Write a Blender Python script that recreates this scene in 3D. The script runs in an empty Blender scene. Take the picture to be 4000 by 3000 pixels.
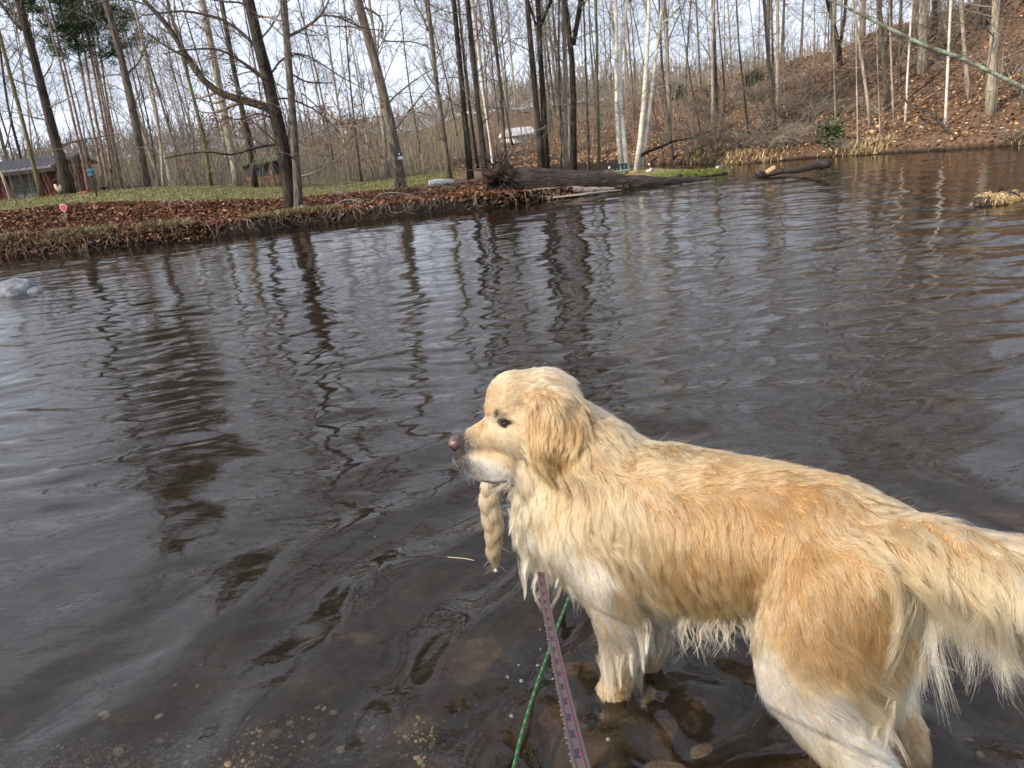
import bpy, bmesh, math, random
import numpy as np
from mathutils import Vector, Matrix, Quaternion
from mathutils.bvhtree import BVHTree
from mathutils.kdtree import KDTree

rad = math.radians
SC = bpy.context.scene
COL = SC.collection

# ------------------------------------------------------------------ camera
CAM_H, FPX, PITCH, ROLL = 1.28, 2900.0, rad(17.9), rad(6.3)
_f = np.array([0, math.cos(PITCH), -math.sin(PITCH)])
_r0 = np.array([1.0, 0, 0]); _u0 = np.cross(_r0, _f)
_c, _s = math.cos(ROLL), math.sin(ROLL)
_R = _r0*_c - _u0*_s; _U = _u0*_c + _r0*_s
_C = np.array([0, 0, CAM_H])
cam_data = bpy.data.cameras.new('camera')
cam = bpy.data.objects.new('camera', cam_data); COL.objects.link(cam)
cam_data.sensor_width = 36.0
cam_data.lens = FPX/4000*36.0
cam_data.clip_start = 0.02; cam_data.clip_end = 2000
cam.matrix_world = Matrix(((_R[0], _U[0], -_f[0], 0), (_R[1], _U[1], -_f[1], 0), (_R[2], _U[2], -_f[2], CAM_H), (0, 0, 0, 1)))
SC.camera = cam
cam_data.dof.use_dof = True
cam_data.dof.focus_distance = 1.75
cam_data.dof.aperture_fstop = 16.0

# ------------------------------------------------------------------ world: daylight sky with thin broken cloud
SUN_DIR = Vector((-0.84, -0.44, 0.0)).normalized()
SUN_EL = rad(34)
world = bpy.data.worlds.new('World'); SC.world = world
world.use_nodes = True
nt = world.node_tree; N = nt.nodes; L = nt.links
for n_ in list(N): N.remove(n_)
out = N.new('ShaderNodeOutputWorld'); bg = N.new('ShaderNodeBackground')
sky = N.new('ShaderNodeTexSky'); sky.sky_type = 'NISHITA'; sky.sun_disc = False
sky.sun_elevation = SUN_EL; sky.sun_rotation = math.atan2(SUN_DIR.x, SUN_DIR.y)
sky.air_density = 1.0; sky.dust_density = 1.2; sky.ozone_density = 1.0
tc = N.new('ShaderNodeTexCoord'); mp = N.new('ShaderNodeMapping'); mp.inputs['Scale'].default_value = (1.6, 1.6, 5.0)
nz = N.new('ShaderNodeTexNoise'); nz.inputs['Scale'].default_value = 3.4; nz.inputs['Detail'].default_value = 9; nz.inputs['Roughness'].default_value = 0.6
nz.inputs['Distortion'].default_value = 0.5
cr = N.new('ShaderNodeValToRGB'); cr.color_ramp.elements[0].position = 0.38; cr.color_ramp.elements[1].position = 0.64
cr.color_ramp.elements[0].color = (.58, .58, .58, 1)
mix = N.new('ShaderNodeMix'); mix.data_type = 'RGBA'
mix.inputs[7].default_value = (11.6, 12.5, 14.9, 1)
L.new(tc.outputs['Generated'], mp.inputs['Vector']); L.new(mp.outputs['Vector'], nz.inputs['Vector'])
L.new(nz.outputs['Fac'], cr.inputs['Fac']); L.new(cr.outputs['Color'], mix.inputs[0])
L.new(sky.outputs['Color'], mix.inputs[6]); L.new(mix.outputs[2], bg.inputs['Color'])
bg.inputs['Strength'].default_value = 0.085
L.new(bg.outputs['Background'], out.inputs['Surface'])

sun_data = bpy.data.lights.new('sun', 'SUN'); sun_data.energy = 5.0; sun_data.angle = rad(0.6)
sun_data.color = (1.0, 0.90, 0.76)
sun = bpy.data.objects.new('sun', sun_data); COL.objects.link(sun)
_sv = Vector((SUN_DIR.x*math.cos(SUN_EL), SUN_DIR.y*math.cos(SUN_EL), math.sin(SUN_EL)))
sun.rotation_euler = _sv.to_track_quat('Z', 'Y').to_euler(); sun.location = (-10, -10, 12)

SC.view_settings.view_transform = 'Standard'; SC.view_settings.look = 'None'
SC.view_settings.exposure = 0.28; SC.view_settings.gamma = 1.0; SC.view_settings.use_curve_mapping = False
SC.render.engine = 'CYCLES'
cy = SC.cycles
cy.max_bounces = 8; cy.diffuse_bounces = 2; cy.glossy_bounces = 4; cy.transmission_bounces = 6; cy.transparent_max_bounces = 12
cy.caustics_reflective = False; cy.caustics_refractive = False
cy.sample_clamp_indirect = 6.0; cy.use_denoising = True

# ------------------------------------------------------------------ helpers
def ray(u, v):
    d = _f + _R*(u-2000)/FPX + _U*(1500-v)/FPX
    return d/np.linalg.norm(d)
def at_z(u, v, z=0.0):
    d = ray(u, v); return _C + d*(z-CAM_H)/d[2]
def at_y(u, v, y):
    d = ray(u, v); return _C + d*(y/d[1])

def tag(o, label=None, cat=None, group=None, kind=None):
    if label: o['label'] = label
    if cat: o['category'] = cat
    if group: o['group'] = group
    if kind: o['kind'] = kind
    return o
def empty(name, loc=(0, 0, 0)):
    o = bpy.data.objects.new(name, None); COL.objects.link(o)
    o.location = loc; o.empty_display_size = 0.1
    return o
def link(name, me, mat=None, parent=None, world=True):
    o = bpy.data.objects.new(name, me); COL.objects.link(o)
    if mat is not None and len(me.materials) == 0: me.materials.append(mat)
    if parent is not None:
        o.parent = parent
        if world:      # geometry was written in world coordinates
            o.matrix_parent_inverse = Matrix.Translation(-Vector(parent.location)) if parent.rotation_euler[2] == 0 else parent.matrix_basis.inverted()
    return o

class MB:
    """collects verts / quads / tris as numpy arrays"""
    def __init__(s): s.v = []; s.q = []; s.t = []; s.n = 0; s.c = []
    def add(s, v, q=None, t=None, col=None):
        v = np.asarray(v, float).reshape(-1, 3); s.v.append(v)
        if q is not None and len(q): s.q.append(np.asarray(q, int).reshape(-1, 4)+s.n)
        if t is not None and len(t): s.t.append(np.asarray(t, int).reshape(-1, 3)+s.n)
        if col is not None: s.c.append(np.broadcast_to(np.asarray(col, float), (len(v), 3)))
        s.n += len(v); return s
    def mesh(s, name, smooth=True):
        v = np.concatenate(s.v)
        q = np.concatenate(s.q) if s.q else np.zeros((0, 4), int)
        t = np.concatenate(s.t) if s.t else np.zeros((0, 3), int)
        me = bpy.data.meshes.new(name)
        me.vertices.add(len(v)); me.vertices.foreach_set('co', v.astype(np.float32).ravel())
        nl = len(q)*4+len(t)*3
        me.loops.add(nl); me.loops.foreach_set('vertex_index', np.concatenate([q.ravel(), t.ravel()]).astype(np.int32))
        npoly = len(q)+len(t); me.polygons.add(npoly)
        ls = np.concatenate([np.arange(len(q))*4, len(q)*4+np.arange(len(t))*3]).astype(np.int32)
        me.polygons.foreach_set('loop_start', ls)
        me.polygons.foreach_set('use_smooth', np.full(npoly, smooth))
        me.update(calc_edges=True); me.validate()
        if s.c:
            c = np.concatenate(s.c)
            if len(c) == len(v):
                a = me.color_attributes.new('col', 'FLOAT_COLOR', 'POINT')
                a.data.foreach_set('color', np.concatenate([c, np.ones((len(c), 1))], 1).astype(np.float32).ravel())
        return me
    def build(s, name, mat=None, parent=None, smooth=True):
        return link(name, s.mesh(name, smooth), mat, parent)
    # shapes
    def box(s, c, size, rot=None, col=None, bevel=0.0):
        sx, sy, sz = [x/2 for x in size]
        if bevel <= 0:
            v = np.array([[x, y, z] for z in (-sz, sz) for y in (-sy, sy) for x in (-sx, sx)])
            q = [[0, 2, 3, 1], [4, 5, 7, 6], [0, 1, 5, 4], [2, 6, 7, 3], [0, 4, 6, 2], [1, 3, 7, 5]]
            t = None
        else:
            b = min(bevel, sx*.9, sy*.9, sz*.9); v = []
            for z, ins in ((-sz, b), (-sz+b, 0), (sz-b, 0), (sz, b)):
                X, Y = sx-ins, sy-ins; k = b if ins == 0 else b*.4
                v += [[-X+k, -Y, z], [X-k, -Y, z], [X, -Y+k, z], [X, Y-k, z], [X-k, Y, z], [-X+k, Y, z], [-X, Y-k, z], [-X, -Y+k, z]]
            v = np.array(v); q = []
            for r in range(3):
                for i in range(8):
                    j = (i+1) % 8; q.append([r*8+i, r*8+j, r*8+8+j, r*8+8+i])
            t = [[0, i+1, i] for i in range(1, 7)]+[[24, 24+i, 25+i] for i in range(1, 7)]
        if rot is not None: v = v @ np.array(rot).T
        return s.add(v+np.asarray(c, float), q, t, col)
    def tubes(s, P, R, sides=6, col=None, cap=True, flat=1.0, phase=None):
        """P (N,K,3) polylines, R (N,K) radii"""
        P = np.asarray(P, float); R = np.asarray(R, float)
        if P.ndim == 2: P = P[None]; R = R[None]
        n, K, _ = P.shape
        T = np.empty_like(P); T[:, 1:-1] = P[:, 2:]-P[:, :-2]; T[:, 0] = P[:, 1]-P[:, 0]; T[:, -1] = P[:, -1]-P[:, -2]
        T /= np.linalg.norm(T, axis=2, keepdims=True)+1e-9
        mean = P[:, -1]-P[:, 0]; mean /= np.linalg.norm(mean, axis=1, keepdims=True)+1e-9
        ref = np.where(np.abs(mean[:, 2:3]) < 0.7, np.array([[0, 0, 1.0]]), np.array([[0.6, 0.8, 0.0]]))
        A = np.cross(T, ref[:, None, :]); A /= np.linalg.norm(A, axis=2, keepdims=True)+1e-9
        B = np.cross(T, A)
        th = np.arange(sides)/sides*2*math.pi
        ring = A[:, :, None, :]*np.cos(th)[None, None, :, None] + B[:, :, None, :]*np.sin(th)[None, None, :, None]*flat
        V = P[:, :, None, :]+ring*R[:, :, None, None] if R.ndim == 2 else P[:, :, None, :]+ring*R[..., None]
        idx = np.arange(n*K*sides).reshape(n, K, sides)
        a = idx[:, :-1]; b = np.roll(a, -1, 2); c = idx[:, 1:]; d = np.roll(c, -1, 2)
        Q = np.stack([a, b, d, c], -1).reshape(-1, 4)
        t = None
        if cap:
            tt = []
            for i in range(1, sides-1):
                tt.append(np.stack([idx[:, -1, 0], idx[:, -1, i], idx[:, -1, i+1]], -1))
                tt.append(np.stack([idx[:, 0, 0], idx[:, 0, i+1], idx[:, 0, i]], -1))
            t = np.concatenate(tt)
        if col is not None: 
            col = np.asarray(col, float)
            if col.ndim == 2: col = np.repeat(col, K*sides, 0)
        return s.add(V.reshape(-1, 3), Q, t, col)
    def ball(s, c, r, seg=12, rings=8, col=None, rot=None):
        r = np.broadcast_to(np.asarray(r, float), (3,))
        ph = np.linspace(0, math.pi, rings+1)[1:-1]; th = np.arange(seg)/seg*2*math.pi
        v = [[0, 0, 1.0]]+[[math.sin(p)*math.cos(t), math.sin(p)*math.sin(t), math.cos(p)] for p in ph for t in th]+[[0, 0, -1.0]]
        v = np.array(v)*r
        if rot is not None: v = v @ np.array(rot).T
        q = []; t = []
        for i in range(rings-2):
            for j in range(seg):
                a = 1+i*seg+j; b = 1+i*seg+(j+1) % seg; q.append([a, a+seg, b+seg, b])
        for j in range(seg):
            t.append([0, 1+j, 1+(j+1) % seg]); e = 1+(rings-2)*seg; t.append([e+(j+1) % seg, e+j, e+seg])
        return s.add(v+np.asarray(c, float), q, t, col)

def resample(P, k):
    P = np.asarray(P, float); d = np.r_[0, np.cumsum(np.linalg.norm(np.diff(P, axis=0), axis=1))]
    t = np.linspace(0, d[-1], k)
    Q = np.stack([np.interp(t, d, P[:, i]) for i in range(P.shape[1])], 1)
    Q[1:-1] = (Q[:-2]+2*Q[1:-1]+Q[2:])/4 if k > 3 else Q[1:-1]
    return Q

# ---- smooth coherent noise for geometry (sum of sines, vectorised)
_nr = np.random.default_rng(5)
_NF = _nr.normal(size=(24, 3)); _NF /= np.linalg.norm(_NF, axis=1, keepdims=True); _NP = _nr.uniform(0, 6.28, 24); _NS = _nr.uniform(.6, 1.6, 24)
def snoise(P, scale=1.0, off=0):
    P = np.asarray(P, float)*scale
    k = _NF*_NS[:, None]
    x = P @ np.roll(k, off, 0).T + np.roll(_NP, off)
    return np.sin(x+0.8*np.sin(x[:, ::-1])).sum(1)/math.sqrt(12)/1.4

# ------------------------------------------------------------------ materials
MATS = {}
def new_mat(name):
    m = bpy.data.materials.new(name); m.use_nodes = True
    b = m.node_tree.nodes['Principled BSDF']; MATS[name] = m
    return m, m.node_tree.nodes, m.node_tree.links, b
def ramp(N, L, fac, stops):
    r = N.new('ShaderNodeValToRGB'); e = r.color_ramp.elements
    while len(e) < len(stops): e.new(0.5)
    for i, (p, c) in enumerate(stops): e[i].position = p; e[i].color = (*c, 1)
    L.new(fac, r.inputs['Fac']); return r.outputs['Color']
def noise(N, L, scale, detail=4, rough=.55, vec=None, dist=0):
    n = N.new('ShaderNodeTexNoise'); n.inputs['Scale'].default_value = scale; n.inputs['Detail'].default_value = detail
    n.inputs['Roughness'].default_value = rough; n.inputs['Distortion'].default_value = dist
    if vec is not None: L.new(vec, n.inputs['Vector'])
    return n.outputs['Fac']
def coords(N, L, scale=(1, 1, 1), which='Object'):
    t = N.new('ShaderNodeTexCoord'); m = N.new('ShaderNodeMapping'); m.inputs['Scale'].default_value = scale
    L.new(t.outputs[which], m.inputs['Vector']); return m.outputs['Vector']
def bump(N, L, b, h, strength=.4, dist=.02):
    n = N.new('ShaderNodeBump'); n.inputs['Strength'].default_value = strength; n.inputs['Distance'].default_value = dist
    L.new(h, n.inputs['Height']); L.new(n.outputs['Normal'], b.inputs['Normal'])
def mat_noise(name, stops, scale=8, detail=5, rough=.8, stretch=(1, 1, 1), bstr=.4, bdist=.02, rand=0.0, spec=.3, metallic=0, bscale=None):
    m, N, L, b = new_mat(name)
    v = coords(N, L, stretch)
    f = noise(N, L, scale, detail, vec=v)
    c = ramp(N, L, f, stops)
    if rand:
        oi = N.new('ShaderNodeObjectInfo'); mr = N.new('ShaderNodeMapRange'); mr.inputs['To Min'].default_value = 1-rand; mr.inputs['To Max'].default_value = 1+rand
        L.new(oi.outputs['Random'], mr.inputs['Value'])
        mx = N.new('ShaderNodeMix'); mx.data_type = 'RGBA'; mx.blend_type = 'MULTIPLY'; mx.inputs[0].default_value = 1
        L.new(c, mx.inputs[6]); L.new(mr.outputs['Result'], mx.inputs[7]); c = mx.outputs[2]
    L.new(c, b.inputs['Base Color'])
    b.inputs['Roughness'].default_value = rough; b.inputs['Specular IOR Level'].default_value = spec; b.inputs['Metallic'].default_value = metallic
    if bstr: bump(N, L, b, noise(N, L, bscale or scale*2, 6, vec=v), bstr, bdist)
    return m
def mat_plain(name, c, rough=.6, spec=.4, metallic=0, var=.12, scale=20):
    lo = tuple(x*(1-var) for x in c); hi = tuple(min(1, x*(1+var)) for x in c)
    return mat_noise(name, [(.3, lo), (.7, hi)], scale, 4, rough, bstr=.08, bdist=.004, spec=spec, metallic=metallic)
def mat_vcol(name, rough=.8, var=.3, scale=30, transl=0.0, spec=.2):
    m, N, L, b = new_mat(name)
    a = N.new('ShaderNodeAttribute'); a.attribute_name = 'col'
    f = noise(N, L, scale, 3, vec=coords(N, L))
    mr = N.new('ShaderNodeMapRange'); mr.inputs['From Min'].default_value = .3; mr.inputs['From Max'].default_value = .7; mr.inputs['To Min'].default_value = 1-var; mr.inputs['To Max'].default_value = 1+var
    L.new(f, mr.inputs['Value'])
    mx = N.new('ShaderNodeMix'); mx.data_type = 'RGBA'; mx.blend_type = 'MULTIPLY'; mx.inputs[0].default_value = 1
    L.new(a.outputs['Color'], mx.inputs[6]); L.new(mr.outputs['Result'], mx.inputs[7])
    L.new(mx.outputs[2], b.inputs['Base Color']); b.inputs['Roughness'].default_value = rough; b.inputs['Specular IOR Level'].default_value = spec
    return m
# ================================================================== ground, river and banks
# shoreline of the left land (bank, then the grass spit and back round its inlet side); world metres
LEFT = np.array([(-200, 16), (-60, 16.5), (-30, 17.0), (-16, 17.3), (-11.3, 17.4), (-9.2, 17.0), (-7.3, 16.95), (-5.2, 16.75), (-4.4, 17.0), (-3.5, 16.95), (-1.8, 16.7), (.4, 16.5), (1.1, 16.9), (2.2, 17.3), (3.1, 17.45), (4.2, 17.9), (5.2, 18.35), (5.9, 18.8),
                 (5.95, 19.15), (5.3, 19.6), (5.0, 21.0), (4.9, 23.4), (4.9, 26.0), (5.4, 28.5), (7, 29.5), (11, 34), (20, 60), (30, 220), (-200, 220)])
HILL = np.array([(-22, 220), (-22, 75), (-12, 50), (-3, 35), (4.5, 28.3), (6.3, 26.3), (6.9, 22.6), (7.6, 21.7), (9.2, 21.2), (10.3, 19.5), (12.1, 17.4), (15, 15), (20, 12.5), (30, 10), (60, 6), (200, 0), (200, 220)])
def sdist(P, poly):
    """signed distance to a closed polygon, positive inside"""
    a = poly; b = np.roll(poly, -1, 0); out = np.empty(len(P))
    for i in range(0, len(P), 40000):
        p = P[i:i+40000]; d = p[:, None]-a[None]; e = (b-a)[None]
        t = np.clip((d*e).sum(2)/(e*e).sum(2), 0, 1); m = (((d-e*t[..., None])**2).sum(2)).min(1)
        c1 = a[None, :, 1] <= p[:, None, 1]; c2 = b[None, :, 1] > p[:, None, 1]; cr_ = e[..., 0]*d[..., 1]-e[..., 1]*d[..., 0]
        w = (c1 & c2 & (cr_ > 0)).sum(1)-(~c1 & ~c2 & (cr_ < 0)).sum(1)
        out[i:i+40000] = np.sqrt(m)*np.where(w != 0, 1, -1)
    return out
def ss(x, a, b): t = np.clip((x-a)/(b-a), 0, 1); return t*t*(3-2*t)
def ground(P):
    """P (n,2) -> height, and masks"""
    P = np.asarray(P, float); x, y = P[:, 0], P[:, 1]
    P3 = np.c_[P, np.zeros(len(P))]
    wob = snoise(P3, 1.3, 2)*.08+snoise(P3, 3.5, 6)*.05
    dl = sdist(P, LEFT)+wob*.7*(x < 4.5); dh = sdist(P, HILL)+wob
    # left bank: height of its crest by x, undercut edge then a leafy slope, lawn behind
    Hl = np.interp(x, [-16, -11, -5.5, -3, 0, 2.0, 3.2, 4.5, 6], [.98, .92, .50, .44, .38, .18, .12, .12, .10])
    edge = np.interp(x, [-11, -7, -5.5, 2, 2.6], [.42, .25, .10, .10, .25])
    fr = np.interp(x, [-12, -4, 1, 3], [.40, .55, .7, 1.0])
    left = Hl*(fr*ss(dl, -.05, edge)**.8+(1-fr)*ss(dl, .2, 3.4))
    far = np.interp(x, [-40, -16, -10, -5, 0, 4], [.28, .26, .20, .03, .02, .0])*ss(dl, 3.2, 6.5)-.30*ss(dl, 7.5, 15)*(x < 0)
    back = 4.2*ss(y, 40, 120)
    left = left+far+back*ss(dl, 12, 40)+snoise(P3, .5, 3)*.03*ss(dl, 1, 3)
    left = np.where(dl > -.6, left+np.minimum(dl-.02, 0)*1.6, -9)
    az = np.degrees(np.arctan2(x, y))
    Hc = np.interp(az, [4, 10, 16, 22, 28, 34, 45], [3.0, 3.0, 3.1, 3.5, 4.0, 4.2, 4.4])
    D = np.interp(az, [4, 14, 20, 26, 34, 45], [19, 19, 16, 13, 11, 10.5])
    t = np.clip(dh/D, 0, 1.6)
    hill = .25*ss(dh, -.03, .4)+Hc*np.where(t < 1, .22*t+.78*t**1.7*(1.0-.0*t), 1-.06*(t-1))*ss(dh, 0, .5)+snoise(P3, .9, 4)*.10*ss(dh, .5, 3)+snoise(P3, 2.6, 9)*.05*ss(dh, .3, 1.5)
    hill += 3*ss(y, 60, 130)
    hill = np.where(dh > -.6, hill+np.minimum(dh-.02, 0)*1.6, -9)
    near = -.03+.5*ss(-y, -.75, 1.2)-.045*ss(y, .9, 1.9)
    bed = near-.35*ss(y, 1.8, 5)-.25*ss(y, 4, 8)+snoise(P3, 2.2, 5)*.02+snoise(P3, 9, 8)*.006
    bed = bed+.035*np.exp(-(((x+1.15)/.6)**2+((y-1.38)/.16)**2))
    z = np.maximum(np.maximum(left, hill), bed)
    return z, dl, dh
def gz(x, y): return float(ground(np.array([[x, y]]))[0][0])
def hit_ground(u, v, y0=12, y1=90):
    """walk a pixel's ray to the land"""
    d = ray(u, v); d = d/d[1]; ys = np.arange(y0, y1, .1); P = _C+d*ys[:, None]
    z = ground(P[:, :2])[0]; k = np.where(P[:, 2] <= z)[0]
    return P[k[0]] if len(k) else None

def grid_axis(segs):
    out = []
    for a, b, st in segs: out += list(np.arange(a, b-1e-6, st))
    out.append(segs[-1][1]); return np.array(out)
gx = grid_axis([(-120, -40, 4), (-40, -16, 1), (-16, -4, .11), (-4, 2, .09), (2, 14, .11), (14, 24, .3), (24, 60, 2), (60, 120, 5)])
gy = grid_axis([(-6, -1, .5), (-1, .6, .1), (.6, 3.0, .03), (3, 8, .12), (8, 16, .4), (16, 22, .07), (22, 34, .25), (34, 60, 1), (60, 200, 5)])
GX, GY = np.meshgrid(gx, gy); P2 = np.c_[GX.ravel(), GY.ravel()]
gzv, gdl, gdh = ground(P2)
P3 = np.c_[P2, gzv]
nx, ny = len(gx), len(gy); ii = np.arange(nx*ny).reshape(ny, nx)
Q = np.stack([ii[:-1, :-1], ii[:-1, 1:], ii[1:, 1:], ii[1:, :-1]], -1).reshape(-1, 4)
# rough litter relief
land = ss(gzv, .05, .3)
rel = snoise(P3, 14, 2)*.012+snoise(P3, 31, 5)*.008
P3[:, 2] += rel*land*((P2[:, 1] > 15) & (P2[:, 1] < 40))
lawn_w = snoise(P3, 1.1, 7)*.35
grass = ss(gdl+lawn_w, 3.0, 3.5)*(P2[:, 0] < -1.2-lawn_w) + ss(gdl, .12, .3)*ss(P2[:, 0], 2.6, 3.4)*(P2[:, 1] < 24)*(gdl > 0)
grass = np.clip(grass*(1-.6*ss(P2[:, 1], 30, 40)), 0, 1)
litter_d = np.clip(np.maximum(ss(gzv, .02, .10), ss(P2[:, 1], 9, 12)), 0, 1)
wet = np.where(P2[:, 0] < 5, 1-ss(gzv, .20, .40), 1-ss(gzv, .01, .12))*1.0  # wet mud plus the undercut's shade, painted dark up the bank face
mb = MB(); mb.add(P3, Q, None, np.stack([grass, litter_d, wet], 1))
gm, N, L, b = new_mat('ground')
at_ = N.new('ShaderNodeAttribute'); at_.attribute_name = 'col'; sp = N.new('ShaderNodeSeparateColor'); L.new(at_.outputs['Color'], sp.inputs['Color'])
vec = coords(N, L)
n1 = noise(N, L, 9, 8, .7, vec); n2 = noise(N, L, 2.0, 5, .6, vec); n3 = noise(N, L, 45, 3, .7, vec)
vo = N.new('ShaderNodeTexVoronoi'); vo.inputs['Scale'].default_value = 14; L.new(vec, vo.inputs['Vector'])
leafc = ramp(N, L, vo.outputs['Color'], [(.15, (.030, .015, .010)), (.5, (.085, .038, .022)), (.8, (.16, .075, .038)), (.95, (.26, .14, .075))])
hl = ramp(N, L, n1, [(.35, (.050, .036, .025)), (.5, (.16, .11, .070)), (.7, (.29, .21, .14))])
def mixc(f, a, b_, bt='MIX'):
    m_ = N.new('ShaderNodeMix'); m_.data_type = 'RGBA'; m_.blend_type = bt
    if isinstance(f, float): m_.inputs[0].default_value = f
    else: L.new(f, m_.inputs[0])
    L.new(a, m_.inputs[6]); L.new(b_, m_.inputs[7]); return m_.outputs[2]
lit = mixc(.5, leafc, hl)
gr = ramp(N, L, n2, [(.3, (.075, .080, .028)), (.5, (.14, .135, .055)), (.68, (.24, .20, .10))])
bedc = ramp(N, L, n1, [(.32, (.030, .021, .015)), (.5, (.085, .060, .042)), (.62, (.14, .105, .070)), (.75, (.24, .19, .125))])
c1 = mixc(sp.outputs['Green'], bedc, lit); c2 = mixc(sp.outputs['Red'], c1, gr)
mud_shade = ramp(N, L, n3, [(.3, (.006, .0045, .0035)), (.7, (.022, .015, .011))])  # mud colour kept near black to carry the painted undercut shade
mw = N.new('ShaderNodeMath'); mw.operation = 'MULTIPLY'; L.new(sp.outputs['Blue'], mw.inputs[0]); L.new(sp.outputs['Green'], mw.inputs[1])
c3 = mixc(mw.outputs[0], c2, mud_shade)
L.new(c3, b.inputs['Base Color']); b.inputs['Roughness'].default_value = .9; b.inputs['Specular IOR Level'].default_value = .15
bump(N, L, b, n1, .6, .05)
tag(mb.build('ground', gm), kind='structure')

# ---- river surface: real ripples; concentric rings spread from the dog's legs, a long chop further out
def wave_height(X, Y):
    h = np.zeros_like(X)
    X0, Y0 = X, Y                                             # bend the wave field so crests wander and close into loops
    X = X+.10*np.sin(2.9*Y0+1.1*X0)+.05*np.sin(6.1*Y0-3.3*X0+1)+.025*np.sin(13*X0+7*Y0); Y = Y+.08*np.sin(2.3*X0-1.7*Y0+2)+.04*np.sin(5.7*X0+2.2*Y0)
    r = np.random.default_rng(31)
    for i in range(46):                                       # long crested chop, crests roughly across the view
        lam = r.uniform(.10, .42); ang = rad(90+r.normal()*20+6); k = 2*math.pi/lam
        ph = r.uniform(0, 6.28); am = .00040*(lam/.2)**1.15*r.uniform(.5, 1.4)
        near = .8+.2*ss(Y, 2.4, 4.5)
        h += am*near*np.sin(k*(math.cos(ang)*X+math.sin(ang)*Y)+ph+1.1*np.sin(X*r.uniform(.5, 1.6)+Y*r.uniform(.3, 1.1)+ph))
    for i in range(26):                                       # finer ruffles on the faster water along the far bank
        lam = r.uniform(.05, .13); ang = rad(80+r.normal()*30); k = 2*math.pi/lam
        h += .00034*ss(Y, 8.6, 12.0)*(lam/.08)*np.sin(k*(math.cos(ang)*X+math.sin(ang)*Y)+r.uniform(0, 6.28)+1.5*np.sin(X*2.1+Y*1.3+i))
    for i in range(22):                                       # tight ripples that stripe the reflections in mid river
        lam = r.uniform(.09, .19); ang = rad(92+r.normal()*13); k = 2*math.pi/lam
        h += .00030*(lam/.13)*ss(Y, 2.6, 4.2)*np.sin(k*(math.cos(ang)*X+math.sin(ang)*Y)+r.uniform(0, 6.28)+1.2*np.sin(X*1.9+Y*.8+i))
    for i in range(14):                                       # slow swells that bend the reflections
        lam = r.uniform(.5, 1.4); ang = r.uniform(0, 3.14); k = 2*math.pi/lam
        h += .0013*(lam/.8)*(1.1-.3*ss(Y, 2, 4))*np.sin(k*(math.cos(ang)*X+math.sin(ang)*Y)+r.uniform(0, 6.28)+.9*np.sin(1.7*X-1.3*Y+i))
    X, Y = X0+.25*(X-X0), Y0+.25*(Y-Y0)
    h *= .40+.60*ss(np.hypot(X0-.45, (Y0-1.35)*.9), 1.0, 2.6)      # calmer water inside the dog's own rings
    for (cx, cy, am, lam, r0, r1, ph) in ((.14, 1.50, .0260, .34, .25, 3.4, 0), (.27, 1.6, .0040, .15, .15, 1.6, 1.0), (.62, 1.10, .0150, .24, .2, 2.2, 2.0), (-.6, 1.9, .0012, .17, .1, 2.0, .5)):
        R_ = np.hypot(X-cx, Y-cy); e = ss(R_, r0*.3, r0)*(1-ss(R_, r0+.3, r1))
        wob = .04*np.sin(3*np.arctan2(Y-cy, X-cx)+ph)+.03*np.sin(7*np.arctan2(Y-cy, X-cx)+2*ph)
        h += am*e*np.exp(-R_/1.6)*np.sin(2*math.pi*(R_+wob)/(lam*(1+.12*R_))+ph)
    R_ = np.hypot(X-.35, Y-1.25); h += .016*np.exp(-((R_-1.55)/.16)**2)*ss(X, .0, .6)          # one broad smooth wave behind the dog
    return h
rr = np.exp(np.arange(math.log(.35), math.log(46), .0066)); tt_ = np.radians(np.r_[np.arange(-100, -44, 2.0), np.arange(-44, 44, .30), np.arange(44, 101, 2.0)])
RR, TT = np.meshgrid(rr, tt_, indexing='ij')
WX, WY = RR*np.sin(TT), RR*np.cos(TT)
WZ = wave_height(WX, WY)*(1-ss(RR, 30, 45))
nr, ntt = RR.shape; ii = np.arange(nr*ntt).reshape(nr, ntt)
Q = np.stack([ii[:-1, :-1], ii[1:, :-1], ii[1:, 1:], ii[:-1, 1:]], -1).reshape(-1, 4)
mb = MB(); mb.add(np.stack([WX.ravel(), WY.ravel(), WZ.ravel()], 1), Q[:, ::-1])
# flat outer water
_ang = np.radians(np.arange(-100, 101, 10)); _i = np.stack([46*np.sin(_ang), 46*np.cos(_ang), 0*_ang], 1); _o = _i*np.array([5, 5, 1])
k = len(_ang); mb.add(np.r_[_i, _o], [[j, j+1, k+j+1, k+j] for j in range(k-1)])
wm = bpy.data.materials.new('river_water'); wm.use_nodes = True; N = wm.node_tree.nodes; L = wm.node_tree.links; N.clear()
o_ = N.new('ShaderNodeOutputMaterial'); ms = N.new('ShaderNodeMixShader'); fr_ = N.new('ShaderNodeFresnel'); fr_.inputs['IOR'].default_value = 1.38
gl = N.new('ShaderNodeBsdfGlossy'); gl.inputs['Roughness'].default_value = .035; gl.inputs['Color'].default_value = (.98, .96, .93, 1)
tr = N.new('ShaderNodeBsdfTransparent'); tr.inputs['Color'].default_value = (.80, .74, .66, 1)
df = N.new('ShaderNodeBsdfDiffuse'); df.inputs['Color'].default_value = (.052, .041, .027, 1)
m2 = N.new('ShaderNodeMixShader'); m2.inputs[0].default_value = .12          # silt carried in the water
L.new(tr.outputs[0], m2.inputs[1]); L.new(df.outputs[0], m2.inputs[2])
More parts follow.
